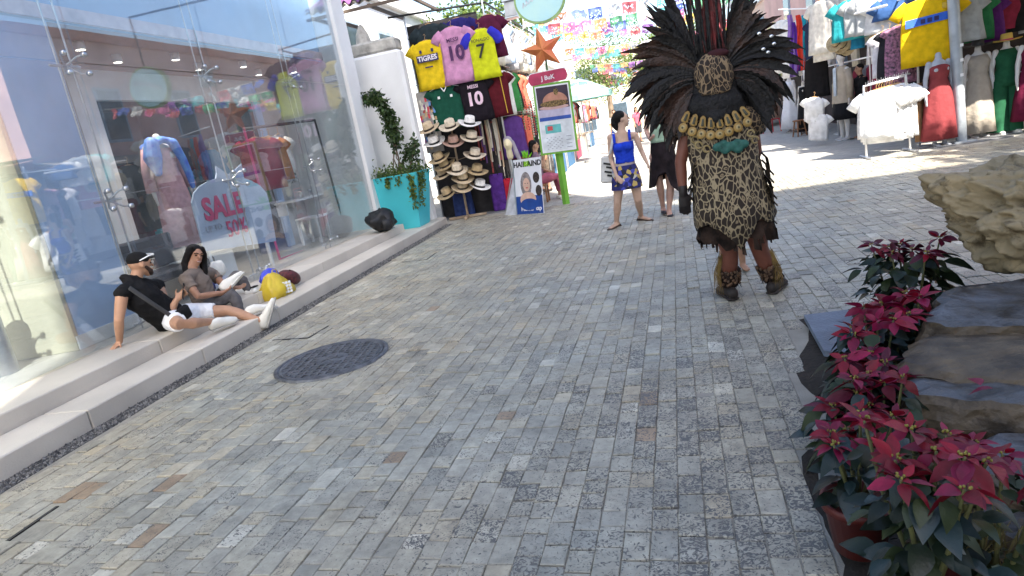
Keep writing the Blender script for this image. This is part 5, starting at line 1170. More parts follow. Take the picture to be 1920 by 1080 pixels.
def simple_person(label, p, rz, skinm, hairm, top, bottom, scale=1., sit=False, long_hair=False, shoes=None, arms=None, shorts=True):
    t = thing('person', label, 'person', p, rz); t.scale = (scale,)*3; V3 = Vector
    mb = MB(); pel = .5 if sit else .92
    j = dict(pel=V3((0, 0, pel)), chest=V3((0, 0, pel+.36)), neck=V3((0, 0, pel+.54)), head=V3((0, .02, pel+.70)), shR=V3((.17, 0, pel+.48)), shL=V3((-.17, 0, pel+.48)))
    neck_torso(mb, j, .95)
    for s, k in ((1, 'R'), (-1, 'L')):
        el, wr = (V3((s*.23, -.02, pel+.2)), V3((s*.22, .06, pel-.05))) if not arms else arms[k]
        arm_mb(mb, j['sh'+k], el, wr); hand(mb, wr, wr-el, (-s, 0, 0), .95, .4, 1)
        if sit: kn, an = V3((s*.1, .42, .48)), V3((s*.12, .46, .09)); 
        else: kn, an = V3((s*.10, .01, .5)), V3((s*.11, -.01, .08))
        leg_mb(mb, V3((s*.09, 0, pel-.02)), kn, an); foot_mb(mb, an-V3((0, 0, .03)), an+V3((0, .16, -.05)))
        if shoes: shoe('shoe', shoes, an+V3((0, -.06, -.075)), an+V3((0, .20, -.075)), ZA, t)
    L, rt = head_mb(mb, j['head'], YA, ZA, .98); blob('body', mb, skinm, t, .012, 4); face_parts(t, L, rt, .98, hairm)
    h = MB(); h.ell(L(0, -.026, .05), (.084, .094, .080), rt, 14)
    if long_hair: h.tube([L(0, -.08, .02), L(0, -.09, -.1), L(0, -.08, -.24)], [(.075, .04), (.085, .04), (.05, .03)], 10, XA)
    blob('hair', h, hairm, t, .011, 2)
    s_ = MB(); s_.tube([V3((0, 0, pel-.02)), V3((0, 0, pel+.16)), V3((0, 0, pel+.36)), V3((0, 0, pel+.46)), V3((0, 0, pel+.52))], [(.18, .135), (.16, .125), (.18, .135), (.15, .10), (.08, .075)], 18, XA)
    for s in (-1, 1): s_.tube([V3((s*.1, 0, pel+.47)), V3((s*.18, 0, pel+.47)), V3((s*.215, -.01, pel+.30))], [.075, .068, .07], 12, None, True, 0, False)
    blob('shirt', s_, top, t, .013, 4)
    b_ = MB()
    for s in (-1, 1):
        if sit: b_.tube([V3((s*.08, 0, pel-.02)), V3((s*.1, .25, .5)), V3((s*.1, .42, .48)), V3((s*.12, .45, .2))][:3 if shorts else 4], [.115, .10, .085, .06][:3 if shorts else 4], 12)
        else: b_.tube([V3((s*.08, 0, pel-.0)), V3((s*.095, 0, .7)), V3((s*.10, .01, .52)), V3((s*.11, 0, .14))][:3 if shorts else 4], [.115, .105, .095, .065][:3 if shorts else 4], 12)
    b_.ell(V3((0, 0, pel)), (.17, .13, .1)); blob('shorts' if shorts else 'trousers', b_, bottom, t, .013, 4)
    return t
simple_person('dark haired vendor in a black top standing behind the white shirt rack', pZ(1640, 268)+Vector((.25, 1.6, 0)), R_(100), SK1, HAIRB, BLK, cloth('dark_denim', (.03, .035, .05), .1, 0.), .95, False, False, None, None, False)
gm(1668, 55, 13.4, .34, .95, (.02, .02, .025), 'black floral dress hanging beside the yellow jersey', 'dress', .1, R_(-20), 1.3)
FL = M('floral_black', (.02, .02, .03), rough=.8, var=0, vs=24, c2=(.35, .15, .25)); gm(1684, 48, 13.3, .40, 1.0, (.02, .02, .02), 'dark flower print dress hanging against the yellow jersey', 'dress', .1, R_(-15), 1.2, nm='x1').data.materials[0] = FL
gm(1655, 60, 13.7, .32, .8, (.6, .58, .62), 'pale lavender blouse hanging beside the black floral dress', 'blouse', .15, R_(-15))
yj = garment(at(1742, -8, 12.9), .82, 1.12, (.78, .50, .01), 'yellow jersey with a blue chest stripe hanging by the grey pole', 'jersey', .26, R_(-6), None, 1., .06, True, 'yellow2', 33)
MB().add([Vector((-.38, -.085, -.47)), Vector((.40, -.085, -.42)), Vector((.40, -.085, -.29)), Vector((-.38, -.085, -.34)), Vector((-.38, -.072, -.47)), Vector((.40, -.072, -.42)), Vector((.40, -.072, -.29)), Vector((-.38, -.072, -.34))], [(0, 1, 2, 3), (4, 7, 6, 5), (0, 4, 5, 1), (3, 2, 6, 7), (1, 5, 6, 2), (0, 3, 7, 4)]).build('blue_stripe', M('blue_print', (.03, .12, .55), bump=0), yj)
for k in range(3): MB().box((-.12+k*.1, -.088, -.395+k*.007), (.07, .006, .07), bev=.003).build('stripe_logo', NAVY, yj)
MB().box((.2, -.078, -.2), (.07, .008, .09), bev=.003).build('crest', M('gold_print', (.6, .4, .05), bump=0), yj)
# white shirt rack
rk = thing('shirt_rack', 'chrome rolling rack packed with white shirts standing in the sun', 'garment rack', pZ(1707, 283)); rko = rk.location.copy()
ra, rb_ = at(1619, 162, 12.5), at(1698, 142, 12.5); ra2, rb2 = ra+Vector((.15, .25, .02)), rb_+Vector((.15, .25, .02))
MB().tube([ra-rko, rb_-rko], [.014]*2, 8).build('rail', STEEL, rk, True); MB().tube([ra2-rko, rb2-rko], [.014]*2, 8).build('rail', STEEL, rk, True)
MB().tube([Vector((0, 0, 0)), Vector((rb_.x-rko.x, rb_.y-rko.y, rb_.z-rko.z))], [.022]*2, 8).build('post', STEEL, rk, True); MB().tube([ra-rko, Vector((ra.x-rko.x, ra.y-rko.y, 0))], [.02]*2, 8).build('post', STEEL, rk, True)
for q in (Vector((0, 0, .02)), Vector((ra.x-rko.x, ra.y-rko.y, .02))): MB().box(q, (.06, .6, .04), bev=.008).build('foot', STEEL, rk)
for k in range(20):
    p = (ra if k % 2 else ra2).lerp(rb_ if k % 2 else rb2, k/19)-rko; MB().tube([p, p+Vector((0, -.01, .05))], [.006]*2, 5).build('hook', STEEL, rk)
for k in range(9):
    p = ra.lerp(rb_, .16+k*.085)+Vector((.06, -.10+.045*k, -.10))
    garment(p, .58, .80+.06*(k % 3), (.82, .82, .82), 'white short sleeved shirt on the rolling rack', 'shirt', .25, R_(-30)+random.uniform(-.12, .12), 'white shirts on the rolling rack', 1., .05, True, 'rack_white', 40+k)
o = MB().grid(lambda u, v: Vector((.05*math.sin(u*12), .55*u, 1.0*v)), 12, 3).build('brown_cloth', cloth('tan_brown', (.22, .13, .07), .1, 0.), None, True); o.location = Vector((4.55, 12.75, .12)); o.rotation_euler = (0, 0, R_(-80)); tag(o, 'brown cloth hanging behind the white shirts next to the maroon dress', 'cloth')
# pole and front mannequins
pole = thing('street_pole', 'thick grey steel pole on a concrete base between maroon and beige dresses', 'pole', pZ(1803, 268))
GP = M('galvanised_grey', (.36, .40, .44), rough=.45, var=.12, vs=4, metal=.2)
MB().tube([(0, 0, 0), at(1786, -20, pole.location.y)-pole.location+Vector((0, 0, .0)), at(1780, -140, pole.location.y)-pole.location], [.085]*3, 16).build('shaft', GP, pole, True)
MB().box((0, 0, .02), (.34, .34, .04), bev=.005).build('base_plate', GP, pole); MB().box((.1, .1, .004), (1.2, .6, .03), bev=.01).build('concrete_pad', M('grey_concrete'), pole)
for k in range(4): MB().box((-.02, -.087, .9+k*.24), (.05, .004, .05), bev=.001).build('sticker', WPAINT, pole)
MAR = cloth('maroon', (.24, .045, .05), .08); BGD = cloth('stone_beige', (.42, .37, .31), .06); GRJ = cloth('bottle_green', (.02, .105, .05), .1)
def trouser(t, mat, z0=.06, w=.155):
    for s in (-1, 1): MB().loft([ring(Vector((s*(.09+.03*(1-i/5)), 0, z)), XA, YA, rx, rx*1.1, 20, .05*(1-i/6), 5, s) for i, (z, rx) in enumerate(((z0, w), (.3, w*.9), (.55, w*.8), (.75, .125), (.90, .12)))]).build('trouser_leg', mat, t, True)
m4 = mannequin(pZ(1762, 274), R_(8), 'grey mannequin in a maroon halter jumpsuit beside the pole', [(.12, .30, .19), (.45, .255, .18), (.8, .215, .165), (.95, .185, .15), (1.1, .135, .11), (1.2, .16, .13), (1.30, .17, .14), (1.36, .09, .07)], MAR, False, 1.02, M('mannequin_grey', (.36, .38, .42), rough=.4))
m5 = mannequin(pZ(1834, 258), R_(4), 'mannequin in a long beige dress and dark brimmed hat', [(.09, .30, .22), (.5, .25, .19), (.9, .19, .15), (1.08, .145, .12), (1.27, .185, .15), (1.38, .14, .09)], BGD, False, 1.02, None, None, None, .08); put_hat(m5, M('hat_dark', (.05, .045, .04), rough=.8), BLACK, .22, 1.53)
m6 = mannequin(pZ(1886, 250), R_(-4), 'mannequin in a bottle green jumpsuit, yellow straw hat and white shoes', [(.80, .215, .165), (.88, .208, .16), (.97, .185, .15), (1.1, .14, .12), (1.27, .185, .15), (1.40, .12, .09)], GRJ, False, 1.02); trouser(m6, GRJ, .05, .17); put_hat(m6, M('hat_yellow', (.60, .40, .08), rough=.8, bump=.4), M('pink_band', (.45, .05, .12)), .23, 1.53)
for s in (-1, 1): shoe('shoe', WSHOE, Vector((s*.10, .05, .014)), Vector((s*.12, -.22, .014)), ZA, m6, .05, .08)
m7 = mannequin(pZ(1935, 246), R_(-6), 'mannequin in a wine red dress at the shop corner beyond the green jumpsuit', [(.2, .30, .22), (.6, .25, .19), (.9, .19, .15), (1.1, .145, .12), (1.27, .185, .15), (1.38, .14, .09)], cloth('wine', (.14, .012, .04)), True, 1.02)
for k, (u, v, c, nm, w_) in enumerate(((1815, -6, (.55, .55, .56), 'light grey', .40), (1836, -6, (.03, .18, .07), 'dark green', .36), (1858, -4, (.10, .02, .15), 'purple', .34))):
    gm(u, v, 13.0+.18*k, w_, .72, c, f'{nm} shirt hanging above the beige dress mannequin', 'shirt', .14, R_(-10))
rail_clothes(8, (4.95, 14.2, 2.5), (4.95, 24, 2.5), R_(-85), 'deep in the clothes row by the pink building', '', (.7, 1.0), PALE_+[pal[8], pal[9]])
rail_clothes(8, (5.0, 13.4, 1.6), (5.0, 17.5, 1.6), R_(-70), 'low at the back of the pink building clothes row', '', (.8, 1.1), [pal[4], pal[2], pal[3], pal[4]])
rail_clothes(9, (6.2, 13.6, 2.5), (8.6, 13.6, 2.5), 0, 'in the dark shop front beyond the green jumpsuit', '', (.7, .9), [pal[4], pal[3], pal[2]])

# ------------------------------------------------------------------ far street: stalls, parasol, trees, bunting
def far_stall(x, y, lab, side):
    t = thing('market_stall', lab, 'market stall', (x, y, 0)); s = side
    MB().bx((0, 0, .75), (-s*1.4, 2.6, .82)).build('counter', M('pale_wood'), t)
    for yy in (0.05, 2.5):
        for xx in (0, -s*1.4): MB().tube([(xx, yy, 0), (xx, yy, 2.5)], [.03]*2, 6).build('post', STEEL, t, True)
    MB().prism([(s*.3, -.1, 2.4), (-s*1.6, -.1, 2.8), (-s*1.6, 2.7, 2.8), (s*.3, 2.7, 2.4)], (0, 0, .04)).build('canopy', M('canopy_%d' % random.randint(0, 2), random.choice([(.7, .68, .62), (.55, .2, .16), (.6, .5, .4)]), trans=.3), t)
    MB().bx((-.0, 0, 0), (-s*.05, 2.6, .75)).build('skirt', M('stall_skirt_%d' % int(y), random.choice([(.4, .06, .12), (.05, .15, .3), (.5, .45, .38)])), t)
    return t
for k, (y, w_) in enumerate(((19.0, 'beyond the menu sign'), (22.6, 'second beyond the menu sign'), (26.5, 'third beyond the menu sign'), (31, 'near the far trees'), (37, 'at the far end of the street'))):
    far_stall(-2.7-.1*k, y, f'small market stall on the souvenir side, {w_}', 1)
    rail_clothes(7, (-2.4-.1*k, y+.1, 2.2), (-2.4-.1*k, y+2.5, 2.2), R_(70), f'on the street stall {w_}', '', (.6, .9), [pal[9], pal[5], pal[0], pal[1], pal[3], pal[4], pal[8]])
for k, y in enumerate((27.5, 32, 38)):
    far_stall(4.6, y, 'market stall beyond the pink building, ' + ['next to the red chair', 'second after the red chair', 'last before the cream building'][k], -1)
    rail_clothes(6, (4.3, y+.1, 2.2), (4.3, y+2.5, 2.2), R_(-70), 'on the far stalls beyond the pink building', '', (.6, .9))
ps = thing('parasol', 'teal green market parasol open over the far stalls', 'parasol', (-2.15, 24.0, 0)); ps.scale = (.8, .8, .95)
MB().tube([(0, 0, 0), (0, 0, 3.1)], [.03]*2, 8).build('pole', STEEL, ps, True); MB().lathe([(.0, 3.12), (.5, 2.95), (1.0, 2.72), (1.42, 2.5), (1.43, 2.32), (1.40, 2.32), (1.39, 2.48)], 8).build('canopy', M('teal_canvas', (.32, .56, .52), trans=.35, rough=.8), ps)
MB().lathe([(.25, 0), (.25, .08), (.04, .1)], 14).build('base', M('grey_concrete'), ps)
for k in range(8): MB().tube([(0, 0, 2.9), (1.38*math.cos(k*.785), 1.38*math.sin(k*.785), 2.46)], [.012]*2, 5).build('rib', STEEL, ps)
def tree(label, loc, hgt, crown, n, mats=(LEAF, LEAF2), name='tree', lean=0., leafs=(.16, .09), clumps=16):
    t = thing(name, label, 'tree', loc); mb = MB(); top = Vector((lean, 0, hgt*.62))
    mb.tube([(0, 0, -.05), Vector((lean*.3, .05, hgt*.3)), top], [hgt*.035, hgt*.026, hgt*.018], 10)
    cc = Vector((lean, 0, hgt-crown[2])); C = []
    for k in range(clumps):
        d = rdir(); c = cc+Vector((d.x*crown[0], d.y*crown[1], d.z*crown[2]))*random.uniform(.45, .85); C.append(c)
        if k < 8: mb.tube([top-Vector((0, 0, hgt*.12)), top.lerp(c, .5)+Vector((0, 0, .1)), c], [hgt*.014, hgt*.009, .01], 6)
    mb.build('trunk', BARK, t, True); lf = MB(); r = min(crown)*.5
    for k in range(n):
        c = random.choice(C); d = rdir(); p = c+d*r*random.random()**.4
        leaves_into(lf, p, rdir()+d*.6+Vector((0, 0, -.3)), random.uniform(.7, 1.3)*leafs[0], leafs[1], random.random()*6, 0 if random.random() < .6 else 1)
    lf.build('crown', list(mats), t); return t
tree('leafy light green tree behind the oval sign', (-4.6, 21.5, 0), 6.2, (1.9, 1.9, 1.6), 5200, clumps=22)
tree('yellow green tree beside the street behind the feather headdress', (.6, 34, 0), 5.6, (1.7, 1.6, 2.0), 4200, (LEAF2, LEAF), clumps=20)
tree('dark green tree at the far end of the street', (-2.2, 46, 0), 7.0, (2.6, 2.6, 2.4), 4600, clumps=20)
tree('round green tree beyond the far stalls', (4.8, 50, 0), 7.5, (3, 3, 2.6), 4600, clumps=20)
bg_ = thing('bougainvillea', 'pink flowering bush behind the feather headdress', 'bush', (1.2, 29, 0)); lf = MB()
for _ in range(1800):
    d = rdir(); p = Vector((d.x*.9, d.y*.8, 1.5+d.z*1.2))*1.0; leaves_into(lf, p+rdir()*.15, rdir(), .13, .09, random.random()*6, 0 if random.random() < .55 else 1)
lf.build('blossom', [M('pink_bract', (.5, .08, .22), trans=.35), LEAF2], bg_); MB().tube([(0, 0, -.02), (.05, 0, 1.2)], [.06, .04], 8).build('stem', BARK, bg_, True)
# paper bunting over the street
FC = [('pink', (.75, .10, .35)), ('turquoise', (.03, .5, .55)), ('yellow', (.8, .6, .05)), ('green', (.08, .5, .2)), ('blue', (.06, .15, .65)), ('orange', (.8, .25, .04)), ('white', (.8, .8, .8)), ('red', (.7, .05, .08)), ('violet', (.35, .08, .5))]
def flag_mesh(mat, seed):
    rd = random.Random(seed); mb = MB(); W_, H2 = .29, .24; nx, nz = 10, 9; ph = rd.random()*6; am = rd.uniform(.03, .10)
    def P(i, k): x = -W_/2+W_*i/nx; z = -H2*k/nz; return Vector((x, am*math.sin(k*.45+ph)*k/nz+.03*math.sin(i*.8+ph), z))
    for i in range(nx):
        for k in range(nz):
            if 1 <= i < nx-1 and 2 <= k < nz-1 and (i+k) % 2 and rd.random() < .55: continue
            if k == nz-1 and i % 2: continue
            mb.add([P(i, k), P(i+1, k), P(i+1, k+1), P(i, k+1)], [(0, 1, 2, 3)])
    return mb.mesh('paper_flag', mat)
FM_ = [flag_mesh(M('tissue_'+n_, c, rough=.9, trans=.6, bump=0), i*3+q) for i, (n_, c0_) in enumerate(FC) for c in [tuple(.13+.72*x for x in c0_)] for q in range(2)]
bw = [('nearest the shop', 0)]
ordn = ['first', 'second', 'third', 'fourth', 'fifth', 'sixth', 'seventh', 'eighth', 'ninth', 'tenth', 'eleventh', 'twelfth', 'thirteenth', 'fourteenth', 'fifteenth', 'sixteenth', 'seventeenth', 'eighteenth']
for k in range(18):
    y = 14.6+k*1.3+(k*k)*.065; z = 4.0+random.uniform(-.15, .35); xa, xb = -2.3, 3.4
    t = thing('paper_bunting', 'string of colourful cut paper flags hung across the street', 'bunting', (0, y, z), 0, 'strings of cut paper flags over the street')
    sag = random.uniform(.15, .35); pts = [Vector((xa+(xb-xa)*q/12, 0, -sag*(1-((q/6)-1)**2))) for q in range(13)]
    MB().tube(pts, [.004]*13, 4).build('cord', M('cord_white', (.6, .6, .58)), t)
    nf = 16; rr = random.random()*.4
    for q in range(nf):
        s = (q+.2+rr)/nf; x = xa+(xb-xa)*s; zc = -sag*(1-((2*s)-1)**2)
        o = link('paper_flag', random.choice(FM_), t, (x, 0, zc-.01)); o.rotation_euler = (random.gauss(.1, .5), random.gauss(0, .08), random.gauss(0, .3))
# ------------------------------------------------------------------ walking women and people at the stall
def blue_woman():
    b0 = pZ(1178, 424); t = thing('person', 'woman in a blue tank top and flowered skirt with a white tote, head turned', 'person', (0, 0, 0))
    Y = 8.8; Q = lambda u, v, dy=0.: pY(u, v, Y+dy); V3 = Vector
    j = dict(pel=Q(1174, 318), chest=Q(1168, 272), neck=Q(1165, 246), head=Q(1166, 224), shL=Q(1191, 253), shR=Q(1144, 257))
    aL, aR = pZ(1203, 413)+V3((0, 0, .07)), pZ(1157, 426)+V3((0, .02, .07))
    hL, hR = Q(1189, 330), Q(1161, 333); kL, kR = Q(1196, 374), Q(1158, 380)
    elL, wrL = Q(1203, 284), Q(1213, 305, -.06); elR, wrR = Q(1146, 300), Q(1156, 330, -.12)
    mb = MB(); neck_torso(mb, j, .80); leg_mb(mb, hL, kL, aL, .9); leg_mb(mb, hR, kR, aR, .9); arm_mb(mb, j['shL'], elL, wrL, .82); arm_mb(mb, j['shR'], elR, wrR, .82)
    hand(mb, wrL, wrL-elL, (-1, 0, 0), .9, .4, 1); hand(mb, wrR, wrR-elR+V3((.1, 0, 0)), (0, 1, 0), .9, .3, -1)
    foot_mb(mb, aL-ZA*.03, aL+V3((.12, -.12, -.055)), .9); foot_mb(mb, aR-ZA*.03, aR+V3((-.09, -.13, -.055)), .9)
    L, rt = head_mb(mb, j['head'], V3((.93, .15, .12)), V3((-.1, 0, 1)), .95)
    for s in (-1, 1): mb.ell(j['chest']+V3((s*.06, -.085, -.02)), (.055, .05, .055))
    blob('body', mb, SK3, t, .010, 4); face_parts(t, L, rt, .95, HAIRB)
    h = MB(); h.ell(L(0, -.032, .045), (.086, .092, .084), rt, 14); h.tube([L(0, -.10, .03), L(0, -.115, -.04), L(.0, -.10, -.10)], [.05, .048, .03], 10); blob('hair', h, HAIRB, t, .009, 3)
    sh = V3((1, 0, 0)); BT = cloth('cobalt', (.015, .05, .50), .1, 0.)
    mb = MB(); mb.tube([j['pel'].lerp(j['chest'], .28), j['pel'].lerp(j['chest'], .6), j['chest'], j['chest'].lerp(j['neck'], .22)], [(.128, .10), (.125, .10), (.145, .112), (.135, .10)], 18, sh, True, 0, False)
    for s in (-1, 1): mb.ell(j['chest']+V3((s*.06, -.09, -.02)), (.06, .055, .06))
    blob('tank_top', mb, BT, t, .010, 3)
    for s, k in ((1, 'shL'), (-1, 'shR')):
        c = j['chest']; MB().tube([c+V3((s*.10, -.10, .05)), c+V3((s*.10, -.085, .14)), c+V3((s*.105, -.02, .185)), c+V3((s*.10, .06, .12))], [(.018, .006)]*4, 8, XA).build('shoulder_strap', BT, t, True)
    # flowered skirt
    fm, n, l, b, out = new_mat('flowered_cotton'); tc = n.new('ShaderNodeTexCoord'); vo = n.new('ShaderNodeTexVoronoi'); vo.inputs['Scale'].default_value = 19; l.new(tc.outputs['Object'], vo.inputs['Vector'])
    rp = n.new('ShaderNodeValToRGB'); rp.color_ramp.interpolation = 'CONSTANT'; l.new(vo.outputs['Color'], rp.inputs[0])
    cr = rp.color_ramp; cr.elements[0].color = (.015, .018, .12, 1); cr.elements[1].position = .45; cr.elements[1].color = (.012, .012, .03, 1)
    for p, c in ((.58, (.45, .33, .10)), (.70, (.05, .06, .35)), (.80, (.50, .47, .40)), (.88, (.30, .05, .08))): e = cr.elements.new(p); e.color = (*c, 1)
    l.new(rp.outputs[0], b.inputs['Base Color']); b.inputs['Roughness'].default_value = .85
    pl_ = j['pel']; hem = (Q(1151, 355)+Q(1201, 351))/2
    rings = [ring(hem.lerp(pl_+V3((-.01, 0, .10)), q), XA, YA, rx, ry, 26, .05*(1-q), 6) for q, rx, ry in ((0, .205, .16), (.35, .195, .155), (.7, .17, .135), (.92, .140, .115), (1, .134, .112))]
    MB().loft(rings).build('skirt', fm, t, True)
    MB().loft([ring(rings_c, XA, YA, .142, .119, 26) for rings_c in (hem.lerp(pl_+V3((-.01, 0, .10)), .9), hem.lerp(pl_+V3((-.01, 0, .10)), .98))]).build('waistband', cloth('skirt_band', (.45, .38, .36)), t, True)
    for a, d in ((aL, V3((.12, -.12, 0))), (aR, V3((-.09, -.13, 0)))):
        shoe('sandal', M('brown_leather', (.06, .035, .025)), a-d*.35+V3((0, 0, -.066)), a+d*1.15+V3((0, 0, -.066)), ZA, t, .042, .028, M('brown_leather'))
    # tote bag
    tg = thing('tote_bag', 'white tote bag with black print on the shoulder of the woman in blue', 'bag', Q(1140, 318, .02)); to_ = tg.location.copy()
    MB().box((0, 0, 0), (.20, .07, .36), Matrix.Rotation(.12, 3, 'Y'), 0, (.9, .6), .025).build('bag_body', cloth('white_tote', (.70, .68, .65), .05), tg)
    for k in range(4): MB().box((.0+.03*(k % 2), -.041, .08-k*.055), (.10, .008, .026), Matrix.Rotation(.3, 3, 'Y'), bev=.003).build('black_print', BLKP, tg)
    MB().tube([V3((.03, -.02, .16)), Q(1146, 280, -.06)-to_, Q(1150, 250, -.05)-to_, Q(1149, 248, .05)-to_], [(.016, .005)]*4, 8, XA).build('strap', cloth('white_tote'), tg, True)
blue_woman()
def green_woman():
    t = thing('person', 'woman in a mint top and black wrap skirt walking behind the costumed performer', 'person', (0, 0, 0)); Y = 9.35; Q = lambda u, v, dy=0.: pY(u, v, Y+dy); V3 = Vector
    j = dict(pel=Q(1240, 282), chest=Q(1240, 240), neck=Q(1241, 213), head=Q(1243, 190), shL=Q(1266, 219), shR=Q(1214, 223))
    aL, aR = pZ(1256, 405)+V3((0, .1, .07)), Q(1243, 388, .15); hL, hR = Q(1253, 292), Q(1228, 294); kL, kR = Q(1257, 350), Q(1236, 338, -.05)
    elR, wrR = Q(1212, 246, .02), Q(1219, 262, -.14); elL, wrL = Q(1276, 250), Q(1280, 275, -.05)
    mb = MB(); neck_torso(mb, j, .88); leg_mb(mb, hL, kL, aL, .92); leg_mb(mb, hR, kR, aR, .92); arm_mb(mb, j['shL'], elL, wrL, .9); arm_mb(mb, j['shR'], elR, wrR, .9)
    hand(mb, wrR, V3((.3, -.5, .2)), (0, 0, 1), .9, .6, 1); hand(mb, wrL, wrL-elL, (1, 0, 0), .9, .4, -1)
    foot_mb(mb, aL-ZA*.03, aL+V3((.0, -.15, -.055))); foot_mb(mb, aR-ZA*.03, aR+V3((.02, -.15, -.07)))
    L, rt = head_mb(mb, j['head'], V3((.15, -1, 0)), ZA, .96); blob('body', mb, skin('rose', (.50, .30, .23)), t, .011, 4); face_parts(t, L, rt, .96, HAIRB)
    h = MB(); h.ell(L(0, -.028, .05), (.085, .092, .08), rt, 14)
    for s in (-1, 1): h.tube([L(s*.06, .0, .06), L(s*.09, -.02, -.05), L(s*.09, .0, -.2)], [.03, .035, .025], 8)
    blob('hair', h, M('hair_brown', (.05, .028, .018), rough=.5, bump=.6, bs=70), t, .011, 2)
    mb = MB(); mb.tube([j['pel'].lerp(j['chest'], .35), j['chest'], j['chest'].lerp(j['neck'], .35)], [(.15, .12), (.16, .125), (.14, .10)], 18, XA, True, 0, False)
    for s in (-1, 1): mb.tube([j['chest']+V3((s*.09, -.08, .08)), j['chest']+V3((s*.09, -.04, .2)), j['chest']+V3((s*.09, .06, .12))], [.022]*3, 8)
    blob('mint_top', mb, cloth('mint', (.36, .50, .36), .08, .05), t, .012, 3)
    top = j['pel'].lerp(j['chest'], .4); n_ = 28; hemz = []
    rg = []
    for q in range(6):
        f_ = q/5; R2 = []
        for k in range(n_):
            a = 6.283*k/n_; x = math.cos(a); low = .36 + .26*max(0, x)**1 + .08*max(0, -x); z = top.z - (low+.18)*(f_); rr = .135+.085*f_
            if f_ == 1 and -.5 < x < .1 and math.sin(a) < 0: z += .14
            R2.append(V3((top.x+x*rr*1.1*(1+.05*f_*math.sin(7*a)), top.y+math.sin(a)*rr*.9, z)))
        rg.append(R2)
    MB().loft(rg).build('wrap_skirt', cloth('black_wrap', (.02, .014, .016), .3, 0.), t, True)
    for a in (aL, aR): shoe('sandal', BLACK, a+V3((0, .06, -.066)), a+V3((.01, -.19, -.066)), ZA, t, .044, .04, BLACK)
green_woman()
simple_person('man in a white T-shirt and dark shorts standing behind the menu sign', pZ(1030, 360)+Vector((-.12, .3, 0)), R_(150), SK2, HAIRB, cloth('white_tee', (.62, .66, .72), .05, 0.), cloth('brown_shorts', (.12, .09, .07), .1, 0.), 1.0, False, False, M('dark_shoe', (.05, .04, .04)))
simple_person('woman in pink sitting behind the braiding poster with white sneakers', pZ(1003, 385)+Vector((.1, .35, 0)), R_(-65), SK1, HAIRB, cloth('mauve', (.24, .15, .2), .1, 0.), cloth('pink_leggings', (.45, .12, .18), .1, 0.), .98, True, True, WSHOE, {'R': (Vector((.2, .1, .72)), Vector((.12, .16, .98))), 'L': (Vector((-.22, .1, .7)), Vector((-.15, .28, .62)))}, False)
stl2 = thing('wooden_stool', 'small stool under the woman in pink behind the poster', 'stool', pZ(1003, 385)+Vector((.1, .35, 0)))
MB().box((0, 0, .36), (.34, .34, .05), bev=.01).build('seat', WD_, stl2)
for x in (-.14, .14):
    for y in (-.14, .14): MB().bx((x-.018, y-.018, 0), (x+.018, y+.018, .34)).build('leg', WD_, stl2)
simple_person('barefoot companion hidden behind the costumed performer, only feet and legs showing', Vector((.60, 5.75, 0)), R_(190), SK1, HAIRB, cloth('dark_top', (.06, .03, .03), .1, 0.), cloth('dark_shorts', (.03, .02, .03), .1, 0.), .72)
for k, (x, y, c, b_, lab) in enumerate(((-1.2, 27, (.6, .58, .55), (.1, .12, .2), 'distant pedestrian in a pale shirt under the parasol'), (-.4, 33, (.5, .1, .15), (.05, .05, .06), 'distant pedestrian in a red shirt in the sunlit street'), (3.1, 29, (.1, .2, .4), (.3, .28, .25), 'distant pedestrian in a blue shirt by the stalls past the pink building'))):
    simple_person(lab, Vector((x, y, 0)), R_(180+40*k), SK1, HAIRB, cloth('ped_%d' % k, c), cloth('pedb_%d' % k, b_), .98, False, k == 1, BLACK)

